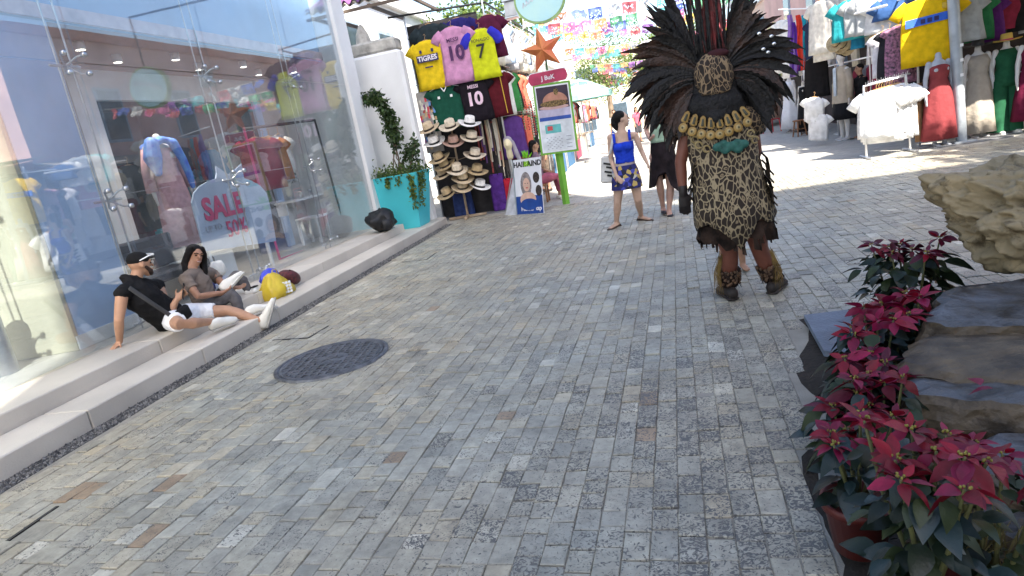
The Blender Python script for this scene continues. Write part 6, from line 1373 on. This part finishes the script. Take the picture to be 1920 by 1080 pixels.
# ------------------------------------------------------------------ costumed performer with feather headdress (seen from behind)
def leopard(name, sx=1., dark=(.018, .010, .006), mid=(.10, .05, .025), light=(.29, .225, .135), sc=27.):
    m, n, l, b, out = new_mat(name); tc = n.new('ShaderNodeTexCoord'); mp = n.new('ShaderNodeMapping'); mp.inputs['Scale'].default_value = (sx*1.2, 1., .66); l.new(tc.outputs['Object'], mp.inputs[0])
    nz = n.new('ShaderNodeTexNoise'); nz.inputs['Scale'].default_value = 9; l.new(mp.outputs[0], nz.inputs[0]); ad = n.new('ShaderNodeMixRGB'); ad.inputs[0].default_value = .07; l.new(mp.outputs[0], ad.inputs[1]); l.new(nz.outputs[1], ad.inputs[2])
    vo = n.new('ShaderNodeTexVoronoi'); vo.feature = 'DISTANCE_TO_EDGE'; vo.inputs['Scale'].default_value = sc; l.new(ad.outputs[0], vo.inputs['Vector'])
    v2 = n.new('ShaderNodeTexVoronoi'); v2.inputs['Scale'].default_value = sc; l.new(ad.outputs[0], v2.inputs['Vector'])
    rp = n.new('ShaderNodeValToRGB'); cr = rp.color_ramp; l.new(vo.outputs[0], rp.inputs[0])
    cr.elements[0].position = .05; cr.elements[0].color = (*light, 1); cr.elements[1].position = .10; cr.elements[1].color = (*dark, 1)
    # some cells keep a lighter heart and a dark core: rosettes
    r2 = n.new('ShaderNodeValToRGB'); c2 = r2.color_ramp; c2.interpolation = 'LINEAR'; l.new(v2.outputs['Distance'], r2.inputs[0])
    c2.elements[0].position = .10; c2.elements[0].color = (0, 0, 0, 1); c2.elements[1].position = .16; c2.elements[1].color = (1, 1, 1, 1); e = c2.elements.new(.25); e.color = (1, 1, 1, 1); e = c2.elements.new(.30); e.color = (0, 0, 0, 1)
    sp = n.new('ShaderNodeSeparateColor'); l.new(v2.outputs['Color'], sp.inputs[0]); gt = n.new('ShaderNodeMath'); gt.operation = 'GREATER_THAN'; gt.inputs[1].default_value = .55; l.new(sp.outputs[0], gt.inputs[0])
    mu = n.new('ShaderNodeMath'); mu.operation = 'MULTIPLY'; l.new(gt.outputs[0], mu.inputs[0]); l.new(r2.outputs[0], mu.inputs[1])
    mx = n.new('ShaderNodeMix'); mx.data_type = 'RGBA'; l.new(mu.outputs[0], mx.inputs[0]); l.new(rp.outputs[0], mx.inputs[6]); mx.inputs[7].default_value = (light[0]*.75, light[1]*.72, light[2]*.7, 1)
    l.new(mx.outputs[2], b.inputs['Base Color']); b.inputs['Roughness'].default_value = .85
    bp = n.new('ShaderNodeBump'); bp.inputs['Strength'].default_value = .4; bp.inputs['Distance'].default_value = .01; l.new(nz.outputs[0], bp.inputs['Height']); l.new(bp.outputs[0], b.inputs['Normal']); return m
LEO = leopard('leopard_cloth'); LEO2 = leopard('leopard_dark', 1., (.015, .009, .006), (.08, .04, .02), (.22, .15, .085), 34.)
FEA = M('feather_black', (.0055, .0042, .004), rough=.5, var=.5, vs=9, bump=.5, bs=60, spec=.3, trans=.02); FEB = M('feather_brown', (.034, .0145, .009), rough=.45, var=.6, vs=9, bump=.5, bs=60, spec=.4, trans=.05); FER = M('feather_red', (.12, .012, .013), rough=.45, var=.4, vs=12, bump=.4, trans=.1); RAF = M('raffia', (.20, .125, .035), rough=.8, var=.3, vs=12)
DBR = cloth('dark_brown_cloth', (.030, .018, .013), .4, 0.)
def performer():
    V3 = Vector; Y = 4.85; Q = lambda u, v, dy=0.: pY(u, v, Y+dy)
    t = thing('person', 'costumed performer seen from behind in leopard tunic, gold bead collar and huge feather headdress', 'person', (0, 0, 0))
    aL, aR = pZ(1370, 558)+V3((0, .02, .09)), pZ(1452, 546)+V3((0, .0, .09))
    j = dict(pel=Q(1372, 372), chest=Q(1350, 275), neck=Q(1340, 208), head=Q(1336, 152), shL=Q(1292, 232), shR=Q(1404, 222))
    hL, hR = Q(1350, 400), Q(1408, 394); kL, kR = Q(1368, 470, .03), Q(1424, 466, .03)
    elL, wrL = Q(1276, 305, -.02), Q(1281, 362, -.05); elR, wrR = Q(1418, 285, .12), Q(1402, 330, .28)
    mb = MB(); neck_torso(mb, j, 1.05); leg_mb(mb, hL, kL, aL, 1.08); leg_mb(mb, hR, kR, aR, 1.08); arm_mb(mb, j['shL'], elL, wrL, 1.12); arm_mb(mb, j['shR'], elR, wrR, 1.1)
    hand(mb, wrL, V3((0, .02, -1)), (0, 1, 0), 1.05, .5, 1); hand(mb, wrR, wrR-elR, (-1, 0, 0), 1.0, .6, 1)
    L, rt = head_mb(mb, j['head'], YA, ZA, 1.0); foot_mb(mb, aL-ZA*.03, aL+V3((-.03, .15, -.06))); foot_mb(mb, aR-ZA*.03, aR+V3((.05, .14, -.06)))
    blob('body', mb, SKD, t, .010, 4)
    # black painted forearm glove
    mb = MB(); mb.tube([elL.lerp(wrL, .8), wrL], [.036, .031], 12); hand(mb, wrL, V3((0, .02, -1)), (0, 1, 0), 1.12, .35, 1); blob('glove', mb, M('black_bodypaint', (.014, .010, .010), rough=.5), t, .009, 2)
    # tunic
    hem = (Q(1312, 428)+Q(1446, 400))/2; nk = j['neck']-V3((0, 0, .05))
    cs = [(0, Q(1378, 415), .285, .21), (.18, Q(1373, 388), .275, .205), (.42, Q(1366, 345), .250, .19), (.66, Q(1358, 300), .235, .18), (.85, Q(1350, 258), .245, .165), (.95, Q(1345, 232), .225, .13), (1, Q(1342, 216), .13, .10)]
    rings = []
    for q, c, rx, ry in cs:
        R2 = ring(c, XA, YA, rx, ry, 40, .035*(1-q), 9, 1.)
        if q == 0:
            for k in range(40):
                a = 6.283*k/40
                R2[k].z += .02*math.sin(5*a+1)+random.uniform(-.015, .015) - (.17*max(0, 1-abs((a-4.75)/.45)) if math.sin(a) < 0 else 0)   # tail tip at the back
        rings.append(R2)
    tun = MB().loft(rings).build('tunic', LEO, t, True); md = tun.modifiers.new('thick', 'SOLIDIFY'); md.thickness = .008
    for s, sh, el in ((-1, j['shL'], elL), (1, j['shR'], elR)):
        MB().tube([sh+V3((-s*.06, 0, .02)), sh+V3((s*.02, 0, 0)), sh.lerp(el, .32)], [.085, .092, .100], 14, None, True, 0, False).build('shoulder_cape', LEO2, t, True)
    # dark fringed under-skirt
    c0 = Q(1377, 400); R3 = []
    for f_, rr in ((0, 1), (.5, 1.04), (1, 1.06)):
        R_2 = ring(c0+V3((0, 0, -.05-.12*f_)), XA, YA, .255*rr, .185*rr, 48, .06*f_, 11)
        if f_ == 1:
            for k in range(48): R_2[k].z += random.uniform(-.07, .03)
        R3.append(R_2)
    MB().loft(R3).build('under_skirt', DBR, t)
    fg = MB()
    for k in range(60):
        a = 6.283*random.random(); p = c0+V3((.262*math.cos(a), .19*math.sin(a), -.13+random.uniform(-.04, .02))); L_ = random.uniform(.05, .12)
        fg.add([p, p+V3((.018, 0, 0)), p+V3((.016+random.uniform(-.02, .02), random.uniform(-.02, .02), -L_)), p+V3((.003, 0, -L_*.9))], [(0, 1, 2, 3)])
    stuff(fg.build('fringe', DBR, t))
    # ragged side flaps
    for k in range(12):
        s = 1 if k < 8 else -1; zf = (k % 8)/8; p = Q(1432+8*zf, 285+110*zf) if s > 0 else Q(1300-2*zf, 300+70*(k-8)/4); p = p+V3((-.03*s, random.uniform(-.06, .08), 0))
        mbf = MB(); w_ = random.uniform(.12, .18); h_ = random.uniform(.12, .2)
        mbf.grid(lambda u, v: p+V3((s*(.012+.075*v+.015*math.sin(6*v)), (u-.5)*w_, -h_*v+.01*math.sin(9*u))), 4, 4); mbf.build('ragged_flap', LEO2 if k % 3 else DBR, t, True)
    # dark ruff of hair and fur over the shoulders
    mb = MB(); mb.ell(Q(1340, 195, -.05), (.20, .12, .12)); mb.tube([Q(1300, 206, -.06), Q(1342, 222, -.13), Q(1386, 200, -.06)], [.05, .06, .05], 10); mb.ell(Q(1338, 170, -.02), (.17, .10, .16))
    blob('fur_ruff', mb, M('black_fur', (.008, .007, .008), rough=.75, var=.3, vs=40, bump=.8, bs=50), t, .012, 3)
    # collar: pendants and discs
    GOLD = M('ochre_shell', (.30, .185, .05), rough=.5, var=.12, vs=14); GIN = M('pale_shell', (.34, .255, .11), rough=.5); DGR = M('dark_eye', (.05, .05, .03), rough=.5)
    def coll(t_, r_, zoff):     # point on the collar arc, t_ -1..1
        u = 1341+t_*66; v = 226+zoff-abs(t_)**1.8*22-t_*6; dy = -.155-.035*(1-t_*t_)+(.02 if zoff < 10 else -.008); return Q(u, v, dy)
    for k in range(8):
        s = -1+2*(k+.5)/8; p = coll(s*.95, 0, 4); ang = -s*.75
        o = MB().box((0, 0, 0), (.052, .016, .082), None, 0, (.62, 1), .012).build('collar_pendant', GOLD, t, True); o.location = p; o.rotation_euler = (R_(-12), ang*.8, 0)
        i_ = MB().box((0, -.010, -.006), (.020, .008, .05), None, 0, (.6, 1), .004).build('pendant_inlay', DGR, o, True)
    for k in range(8):
        s = -1+2*(k+.5)/8; p = coll(s*1.05, 0, 27)
        o = MB().lathe([(.0005, .006), (.026, .006), (.031, .003), (.033, -.002), (.033, -.006)], 18, Matrix.Rotation(math.pi/2, 4, 'X')).build('collar_disc', GOLD, t, True); o.location = p; o.rotation_euler = (R_(-10), 0, s*.5)
        i_ = MB().lathe([(.0005, .0085), (.016, .0082), (.019, .005)], 14, Matrix.Rotation(math.pi/2, 4, 'X')).build('disc_inlay', GIN, o, True)
        MB().lathe([(.0005, .0105), (.007, .0102), (.008, .007)], 10, Matrix.Rotation(math.pi/2, 4, 'X')).build('disc_eye', DGR, o, True)
    TQ = M('turquoise_felt', (.022, .105, .085), rough=.7, var=.25, vs=20)
    mb = MB()
    for u, v, r in ((1352, 276, .04), (1366, 282, .035), (1378, 274, .045), (1390, 280, .035), (1400, 270, .04), (1362, 268, .03), (1388, 266, .03)): mb.ell(Q(u-6, v, -.19), (r, .018, r*.8))
    blob('turquoise_applique', mb, TQ, t, .009, 2)
    for u, v in ((1310, 272), (1325, 279), (1303, 262), (1408, 250), (1416, 262)):
        p = Q(u, v, -.165 if 1308 < u < 1410 else -.12); n_ = 14; MB().tube([p+V3((.022*math.cos(6.283*k/n_*.9), 0, .022*math.sin(6.283*k/n_*.9))) for k in range(n_)], [.006]*n_, 6).build('spiral_trim', GIN, t, True)
    # shin guards with seed rattles and raffia
    SEED = M('seed_shell', (.12, .065, .035), rough=.45, var=.4, vs=40)
    for kn, an in ((kL, aL), (kR, aR)):
        a, b = kn.lerp(an, .52), kn.lerp(an, .94); MB().tube([a, a.lerp(b, .5), b], [.078, .070, .068], 14, None, True, 0, False).build('shin_wrap', DBR, t, True)
        sd2 = MB()
        for k in range(95):
            q = random.random(); th = random.random()*6.283; c = a.lerp(b, q)+V3((.078*math.cos(th), .078*math.sin(th), 0)); sd2.ell(c, (.011, .011, .013), None, 6)
        stuff(sd2.build('seed_rattle', SEED, t, True))
        rf = MB(); s = -1 if kn is kL else 1
        for k in range(38):
            p = kn.lerp(an, random.uniform(.0, .25))+V3((s*(.05+.03*random.random()), random.uniform(-.06, .05), 0)); L_ = random.uniform(.16, .34); e = p+V3((s*random.uniform(.0, .07), random.uniform(-.04, .03), -L_))
            rf.add([p, p+V3((.004, .001, 0)), p.lerp(e, .5)+V3((s*.02+.003, 0, 0)), p.lerp(e, .5)+V3((s*.02, 0, 0)), e], [(0, 1, 2, 3), (3, 2, 4)])
        stuff(rf.build('raffia_tuft', RAF, t))
        fz = MB()
        for k in range(50):
            th = random.random()*6.283; p = b+V3((.068*math.cos(th), .068*math.sin(th), .04)); fz.add([p, p+V3((.012*math.sin(th), .012, 0)), p+V3((.03*math.cos(th), .03*math.sin(th), -.07))], [(0, 1, 2)])
        stuff(fz.build('ankle_fringe', DBR, t))
    SH = M('dark_moccasin', (.02, .014, .012), rough=.7)
    shoe('moccasin', SH, aL+V3((.01, -.10, -.076)), aL+V3((-.05, .18, -.076)), ZA, t, .056, .075, SH); shoe('moccasin', SH, aR+V3((-.03, -.08, -.076)), aR+V3((.09, .17, -.076)), ZA, t, .056, .075, SH)
    # headdress
    hd = thing('feather_headdress', 'huge black feather headdress with red quills and leopard back on the performer', 'headdress', j['head'])
    ho = j['head'].copy(); C0 = Q(1336, 140, -.02)-ho
    mb = MB(); mb.ell(C0+V3((0, -.075, -.01)), (.135, .085, .16)); mb.box(C0+V3((0, -.09, -.03)), (.19, .10, .20)); blob('leopard_helmet', mb, LEO2, hd, .010, 4)
    mb = MB(); mb.ell(C0+V3((.035, -.085, .125)), (.08, .045, .032)); blob('red_crown_pad', mb, M('dark_red_velvet', (.04, .005, .008), rough=.85), hd, .010, 3)
    mb = MB(); mb.ell(C0+V3((0, .07, .05)), (.27, .08, .25)); mb.ell(C0+V3((0, .03, -.02)), (.20, .11, .19)); mb.ell(C0+V3((0, .04, .2)), (.15, .08, .1)); blob('plume_base', mb, M('black_fur', (.006, .005, .005), rough=.75, var=.3, vs=40, bump=.8, bs=50), hd, .014, 3)
    def feather(root, ang, L_, w_, droop, mat, yoff=0., back=0.):
        d0 = V3((math.cos(ang), 0, math.sin(ang))); n_ = 16; pts = []; p = root.copy(); d = d0.copy()
        for i in range(n_+1):
            pts.append(p.copy()); d = (d+V3((0, -back/n_, -droop/n_))).normalized(); p = p+d*(L_/n_)
        V = []; F = []; sg2 = random.choice((-1, 1))
        for i, q in enumerate(pts):
            f_ = i/n_; ww = w_*(.18+.82*min(1, f_*2.6))*(1-max(0, f_-.72)/.28*.92)*(.62+.5*random.random() if i % 2 else 1.0+.15*random.random())/2
            tg = (pts[min(i+1, n_)]-pts[max(i-1, 0)]).normalized(); sd3 = tg.cross(YA); sd3 = sd3.normalized() if sd3.length > 1e-3 else XA
            sd3 = (sd3+YA*yoff).normalized(); V += [q-sd3*ww+V3((0, sg2*ww*.35, 0)), q, q+sd3*ww+V3((0, sg2*ww*.35, 0))]
        for i in range(n_): a = i*3; F += [(a, a+1, a+4, a+3), (a+1, a+2, a+5, a+4)]
        MB().add(V, F).build('feather', mat, hd, True)
    rd = random.Random(3)
    for layer in range(5):          # two side lobes whose plumes rise, arch over and hang
        for side in (-1, 1):
            for k in range(21):
                f_ = (k+rd.random())/21; a = R_(78)-R_(118)*f_; L_ = rd.uniform(.40, .57)*(1-.06*layer)*(1.0 if f_ > .25 else .86)
                if side > 0: L_ *= .90
                if f_ > .7: L_ *= .84
                ang = a if side > 0 else math.pi-a
                root = C0+V3((side*(.10+.05*f_), -.06+.05*layer, .12-.22*f_))
                feather(root, ang, L_, rd.uniform(.045, .075), rd.uniform(1.1, 2.1)*(.55+.6*f_), FEB if rd.random() < .42 else FEA, rd.uniform(-.5, .5), rd.uniform(-.15, .3))
    for k in range(34):             # loose tufts above
        side = rd.choice((-1, 1)); a = R_(90)-side*R_(rd.uniform(18, 46)); feather(C0+V3((side*.09, .02, .16)), a, rd.uniform(.32, .52), rd.uniform(.03, .05), rd.uniform(-.1, .3), FEA, rd.uniform(-.5, .5), .05)
    for k in range(40):
        a = R_(90)+rd.gauss(0, .10); feather(C0+V3((rd.uniform(-.12, .10), rd.uniform(-.10, -.02), .15)), a, rd.uniform(.36, .56), rd.uniform(.014, .024), .0, FER if rd.random() < .6 else FEA, rd.uniform(-.5, .5), rd.uniform(-.1, .1))
    # wispy tips on the hanging left lobe
    for k in range(22):
        a = R_(190)+R_(40)*rd.random(); feather(C0+V3((-.20, -.04+.1*rd.random(), .0)), a, rd.uniform(.22, .32), .024, 1.4, FEA, rd.uniform(-.5, .5), .1)
    # bell mirrors on the right lobe
    for u, v in ((1423, 63), (1446, 68), (1431, 92), (1440, 98), (1451, 82)):
        MB().ell(Q(u, v, -.14)-ho, (.016, .010, .012), None, 8).build('glass_bead', M('mirror_bead', (.8, .8, .8), rough=.08, metal=1., bump=0), hd, True)
performer()
# ------------------------------------------------------------------ rock garden with poinsettias
def rock_mb(r, seed, lev=4, amp=.22, fr=1.6, flat=0.):
    bm = bmesh.new(); bmesh.ops.create_icosphere(bm, subdivisions=lev, radius=1)
    for v in bm.verts:
        d = v.co.normalized(); k = 1+amp*noise.noise(d*fr+Vector((seed, 0, 0)))+amp*.5*noise.noise(d*fr*2.6+Vector((0, seed, 0)))+amp*.22*noise.noise(d*fr*7+Vector((0, 0, seed)))-amp*.34*abs(noise.noise(d*fr*3.4+Vector((seed, seed, 0))))+amp*.10*noise.noise(d*fr*17)+amp*.05*noise.noise(d*fr*41)
        p = d*k; v.co = Vector((p.x*r[0], p.y*r[1], p.z*r[2]))
    mb = MB(); mb.v = [tuple(v.co) for v in bm.verts]; mb.f = [tuple(v.index for v in f.verts) for f in bm.faces]; mb.m = [0]*len(mb.f); bm.free(); return mb
LIME = M('limestone_boulder', (.33, .25, .14), rough=.85, var=.0, vs=3.4, bump=1., bs=14, c2=(.20, .16, .095))
SLATE = M('sky_sheen_stone', (.10, .105, .12), rough=.45, var=.0, vs=6, bump=1., bs=16, c2=(.05, .042, .034), spec=.45)  # bluish tops over brown sides: sky sheen put into the colour
BSTONE = M('brown_layered_stone', (.12, .09, .058), rough=.6, vs=9, bump=.9, bs=20, c2=(.04, .03, .022))
def crevices(m, sc=5., dark=.25):
    n = m.node_tree.nodes; l = m.node_tree.links; b = n['Principled BSDF']; src = b.inputs['Base Color'].links[0].from_socket
    tc = n.new('ShaderNodeTexCoord'); nz = n.new('ShaderNodeTexNoise'); nz.inputs['Scale'].default_value = sc; nz.inputs['Detail'].default_value = 9; nz.inputs['Roughness'].default_value = .7; nz.inputs['Distortion'].default_value = .6; l.new(tc.outputs['Object'], nz.inputs[0])
    rp = n.new('ShaderNodeValToRGB'); rp.color_ramp.elements[0].position = .36; rp.color_ramp.elements[0].color = (dark, dark*.9, dark*.8, 1); rp.color_ramp.elements[1].position = .46; rp.color_ramp.elements[1].color = (1, 1, 1, 1); l.new(nz.outputs[0], rp.inputs[0])
    mx = n.new('ShaderNodeMix'); mx.data_type = 'RGBA'; mx.blend_type = 'MULTIPLY'; mx.inputs[0].default_value = 1; l.new(src, mx.inputs[6]); l.new(rp.outputs[0], mx.inputs[7]); l.new(mx.outputs[2], b.inputs['Base Color'])
crevices(LIME, 4.5, .35); crevices(SLATE, 7., .4); crevices(BSTONE, 8., .4)
soil = MB().grid(lambda u, v: Vector((bed_edge(-.5+4.82*v)-.10+3.1*u, -.5+4.82*v, -.014+.12*min(1, u*3)*(1-.0*v)+.02*noise.noise(Vector((u*8, v*9, 0))))), 16, 24).build('planting_bed', M('wet_soil', (.022, .017, .013), rough=.9, bump=.6, bs=30), None, True); struct(soil)
bo = rock_mb((.62, .52, .30), 3.3, 6, .27, 1.8).build('boulder', LIME, None, True); bo.location = (2.02, 3.72, .62); bo.rotation_euler = (.05, R_(14), .3); tag(bo, 'big pale limestone boulder on top of the rock garden', 'boulder')
def slab(u, v, z, r, lab, seed, mat=SLATE, rz=0., rx=0.):
    """ledge of layered rock: irregular outline, ragged strata down the sides, worn flat top"""
    rd = random.Random(seed); n_ = 72; mb = MB(); o2 = [1+.22*noise.noise(Vector((math.cos(6.283*k/n_)*1.3, math.sin(6.283*k/n_)*1.3, seed)))+.07*noise.noise(Vector((math.cos(6.283*k/n_)*5, math.sin(6.283*k/n_)*5, seed*2))) for k in range(n_)]
    nl = 9; rings = []
    for i in range(nl+1):
        zz = -r[2]*2.2+r[2]*2.2*i/nl; st_ = 1+rd.uniform(-.05, .06)-(.05 if i == nl else 0); R2 = []
        for k in range(n_):
            a_ = 6.283*k/n_; p = Vector((r[0]*o2[k]*math.cos(a_), r[1]*o2[k]*math.sin(a_), zz)); q = st_+.05*noise.noise(Vector((p.x*13, p.y*13, i*1.9+seed))); R2.append(Vector((p.x*q, p.y*q, zz+.012*noise.noise(p*15))))
        rings.append(R2)
    side = len(rings)-1
    for f_ in (.86, .62, .36, .12): rings.append([Vector((p.x*f_, p.y*f_, .012+.028*noise.noise(Vector((p.x*f_*6, p.y*f_*6, seed)))+.01*noise.noise(Vector((p.x*f_*19, p.y*f_*19, seed))))) for p in rings[side]])
    mb.loft(rings, True); F0 = n_*side; mb.m = [0 if (F0 <= i_) else 1 for i_ in range(len(mb.f))]
    o = mb.build('stone_slab', [mat, BSTONE], None, False); o.location = pZ(u, v, z)+Vector((r[0]*.92, .1*r[0], 0)); o.rotation_euler = (rx, 0, rz); return tag(o, lab, 'stone')
slab(1735, 590, .40, (.50, .34, .12), 'dark stone slab right under the limestone boulder', 1.2, SLATE, .2)
slab(1745, 668, .34, (.58, .28, .10), 'brown layered ledge below the boulder', 2.7, BSTONE, .1, R_(4))
slab(1720, 745, .29, (.46, .22, .11), 'flat dark slab with fallen petals in the middle of the rock garden', 4.1, SLATE, -.1, R_(-5))
slab(1790, 870, .22, (.36, .17, .10), 'bluish flat slab behind the front poinsettia', 5.9, SLATE, .15, R_(-4))
slab(1850, 985, .13, (.30, .15, .10), 'lowest dark stone at the foot of the rock garden', 7.7, SLATE, .0)
slab(1740, 570, .14, (.26, .22, .08), 'dark stone at the back edge of the planting bed', 9.3, BSTONE, .5)
sl = MB().prism([pZ(1508, 600, .02), pZ(1590, 590, .02), pZ(1640, 640, .02), pZ(1610, 680, .02), pZ(1545, 668, .02)], (0, 0, .035)).build('flagstone', M('blue_grey_flag', (.13, .16, .21), rough=.6, var=.15, bump=.3), None); tag(sl, 'flat blue grey flagstone at the corner of the planting bed', 'stone')
sl = MB().prism([pZ(1535, 900, .01), pZ(1600, 820, .01), pZ(1660, 960, .01), pZ(1640, 1060, .01), pZ(1575, 1010, .01)], (0, 0, .03)).build('flagstone', M('grey_flag', (.16, .17, .17), rough=.65, var=.15, bump=.3), None); tag(sl, 'small grey flagstone under the red flower pot', 'stone')
BR = [M('bract_red', (.25, .003, .020), rough=.5, var=.3, obj_var=.4, vs=8, trans=.2, bump=.1), M('bract_magenta', (.25, .0035, .048), rough=.5, var=.3, obj_var=.4, vs=8, trans=.2, bump=.1), M('bract_dark', (.10, .003, .022), rough=.5, var=.3, obj_var=.4, vs=8, trans=.15, bump=.1)]
GL = [M('poin_green', (.011, .024, .009), rough=.4, var=.35, vs=8, trans=.15, bump=.1, obj_var=.45), M('poin_pale', (.034, .052, .015), rough=.45, var=.25, vs=8, trans=.2, bump=.1), M('poin_blue', (.015, .033, .033), rough=.35, var=.2, vs=8, trans=.1, bump=.1)]
BM = [leaf_mesh(L_, W_, m, 'bract', f_, c_, 5) for m in BR for L_, W_, f_, c_ in ((.085, .045, .35, .25), (.065, .036, .2, .5), (.10, .05, .25, .1))]
GM = [leaf_mesh(L_, W_, m, 'leaf', f_, c_, 5) for m in GL for L_, W_, f_, c_ in ((.09, .055, .2, .45), (.07, .045, .3, .2))]
YC = M('cyathia_yellow', (.20, .17, .03), rough=.6)
def place_leaf(parent, me, p, d, roll, s, name):
    d = Vector(d).normalized(); sd_ = d.cross(ZA); sd_ = sd_.normalized() if sd_.length > 1e-3 else XA.copy(); up = sd_.cross(d)
    m = Matrix((sd_, d, up)).transposed() @ Matrix.Rotation(roll, 3, 'Y'); mw = Matrix.Translation(p) @ m.to_4x4() @ Matrix.Scale(s, 4); link(name, me, parent, None, mw)
def poinsettia(base, heads, hgt, label, tone=(0, 1), greens=30, spread=.17, pot=None, gpal=(0, 0, 1, 2), s=1.):
    t = thing('poinsettia', label, 'potted plant' if pot else 'plant', base); st = MB()
    z0 = .0
    if pot:
        MB().lathe([(.0005, 0), (.075, 0), (.098, .15), (.108, .152), (.108, .178), (.098, .18), (.092, .165), (.0005, .16)], 24).build('pot', pot, t, True); z0 = .16
    for (hx_, hy_, hz_, hs) in heads:
        tip = Vector((hx_, hy_, hgt+hz_)); st.tube([Vector((hx_*.15, hy_*.15, z0)), Vector((hx_*.7, hy_*.7, z0+(hgt-z0)*.55)), tip], [.008, .006, .004], 6)
        nb = 11
        for k in range(nb):
            a = k*2.4+random.random()*.5; el = R_(38)-R_(62)*(k/nb)+random.uniform(-.4, .4); d = Vector((math.cos(a)*math.cos(el), math.sin(a)*math.cos(el), math.sin(el)))
            place_leaf(t, BM[random.choice(tone)*3+random.randint(0, 2)], tip+d*.012, d, random.uniform(-.8, .8), hs*random.uniform(.6, 1.2)*(.65+.45*k/nb), 'bract')
        cy = MB()
        for k in range(6): cy.ell(tip+Vector((random.uniform(-.012, .012), random.uniform(-.012, .012), .012)), (.0035, .0035, .0045), None, 6)
        cy.build('flower_eye', YC, t, True)
    st.build('stems', M('poin_stem', (.10, .10, .035), rough=.6), t, True)
    for k in range(int(greens*1.25)):
        a = random.random()*6.283; r = spread*random.uniform(.25, 1); p = Vector((math.cos(a)*r, math.sin(a)*r, z0+(hgt-z0)*random.uniform(.1, .92))); d = Vector((math.cos(a), math.sin(a), random.uniform(-.55, .25)))
        place_leaf(t, GM[random.choice(gpal)*2+random.randint(0, 1)], p-d*.04, d, random.uniform(-.5, .5), s*random.uniform(.7, 1.25), 'leaf')
    return t
TERRA = M('red_plastic_pot', (.09, .012, .009), rough=.5, var=.1)
H4 = lambda n, r, hs, dz=.05: [(r*math.cos(k*2.4+.6)*math.sqrt((k+.4)/n), r*math.sin(k*2.4+.6)*math.sqrt((k+.4)/n), random.uniform(-dz, dz), hs) for k in range(n)]
poinsettia(pZ(1705, 640)+Vector((0, .0, .08)), H4(8, .20, .95, .03), .46, 'tall poinsettia with dark red bracts leaning on the limestone boulder', (0, 2, 2), 190, .27, None, (0, 0, 0, 1), 1.2)
poinsettia(pZ(1640, 735, .05), H4(6, .16, 1.15), .36, 'poinsettia with bright crimson bracts beside the blue grey flagstone', (0, 1), 60, .22, None, (0, 2, 2, 1), 1.3)
poinsettia(pZ(1600, 860, .03), H4(3, .09, .95), .22, 'low leafy poinsettia with few bracts at the paving edge', (0, 2), 60, .18, None, (0, 1, 2), 1.2)
poinsettia(pZ(1625, 790, .04), H4(4, .12, 1.0), .26, 'dark leafed poinsettia between the crimson one and the low leafy one', (0, 1, 2), 70, .2, None, (0, 2, 2, 1), 1.2)
poinsettia(pZ(1690, 690, .06), H4(5, .14, 1.15), .34, 'poinsettia with crimson bracts tucked against the brown ledge', (0, 0, 1), 70, .2, None, (0, 0, 2, 1), 1.2)
poinsettia(pZ(1650, 850, .04), H4(4, .13, 1.1), .30, 'poinsettia growing behind the potted one against the flat dark slab', (0, 1), 70, .2, None, (0, 0, 1, 2), 1.1)
poinsettia(pZ(1612, 1025, .035), H4(6, .12, .8, .06), .42, 'poinsettia in a red plastic pot on the paving edge', (0, 0, 1), 40, .13, TERRA, (0, 0, 1, 2), .95)
poinsettia(pZ(1745, 1190, .035), H4(9, .17, .85, .06), .54, 'full poinsettia with large red bracts beside the potted one', (0, 0, 1), 80, .18, TERRA, (0, 1, 1, 2), 1.0)
poinsettia(pZ(1860, 1120, .06), H4(4, .13, .8, .05), .42, 'poinsettia with magenta bracts spilling over the lowest stone', (1, 1, 0), 60, .18, None, (0, 1, 1), .9)
for k, (u, v) in enumerate(((1838, 722), (1862, 728), (1900, 862), (1880, 900))):
    o = link('fallen_bract', BM[3+k % 3], None, pZ(u, v, .40 if v < 800 else .33)); o.rotation_euler = (.1, .1, k*1.3); tag(o, 'fallen magenta bract lying on a dark slab', 'petal', 'fallen bracts on the slabs')
# dry grass at the foot
for k, (u, v) in enumerate(((1790, 1075), (1850, 1085))):
    g = MB(); p = pZ(u, v, .06)
    for q in range(60):
        d = Vector((random.gauss(0, .35), random.gauss(0, .35), 1)).normalized(); leaves_into(g, Vector((random.gauss(0, .03), random.gauss(0, .03), 0)), d, random.uniform(.12, .26), .008, random.random()*6, 0, .4)
    o = g.build('grass_tuft', M('dry_grass', (.16, .13, .05), rough=.8, trans=.2), None); o.location = p; tag(o, 'dry grass tuft between the lowest stone and the poinsettias', 'grass', 'dry grass tufts in the rock garden')
# street trees outside the view whose leaves break the sun over the right hand stalls and the steps
tree('broad shade tree over the stalls at the street corner', (9.7, 3.4, 0), 8.2, (2.6, 2.4, 1.6), 2600, (LEAFD, LEAF), leafs=(.34, .2), clumps=26)
bake_blobs()
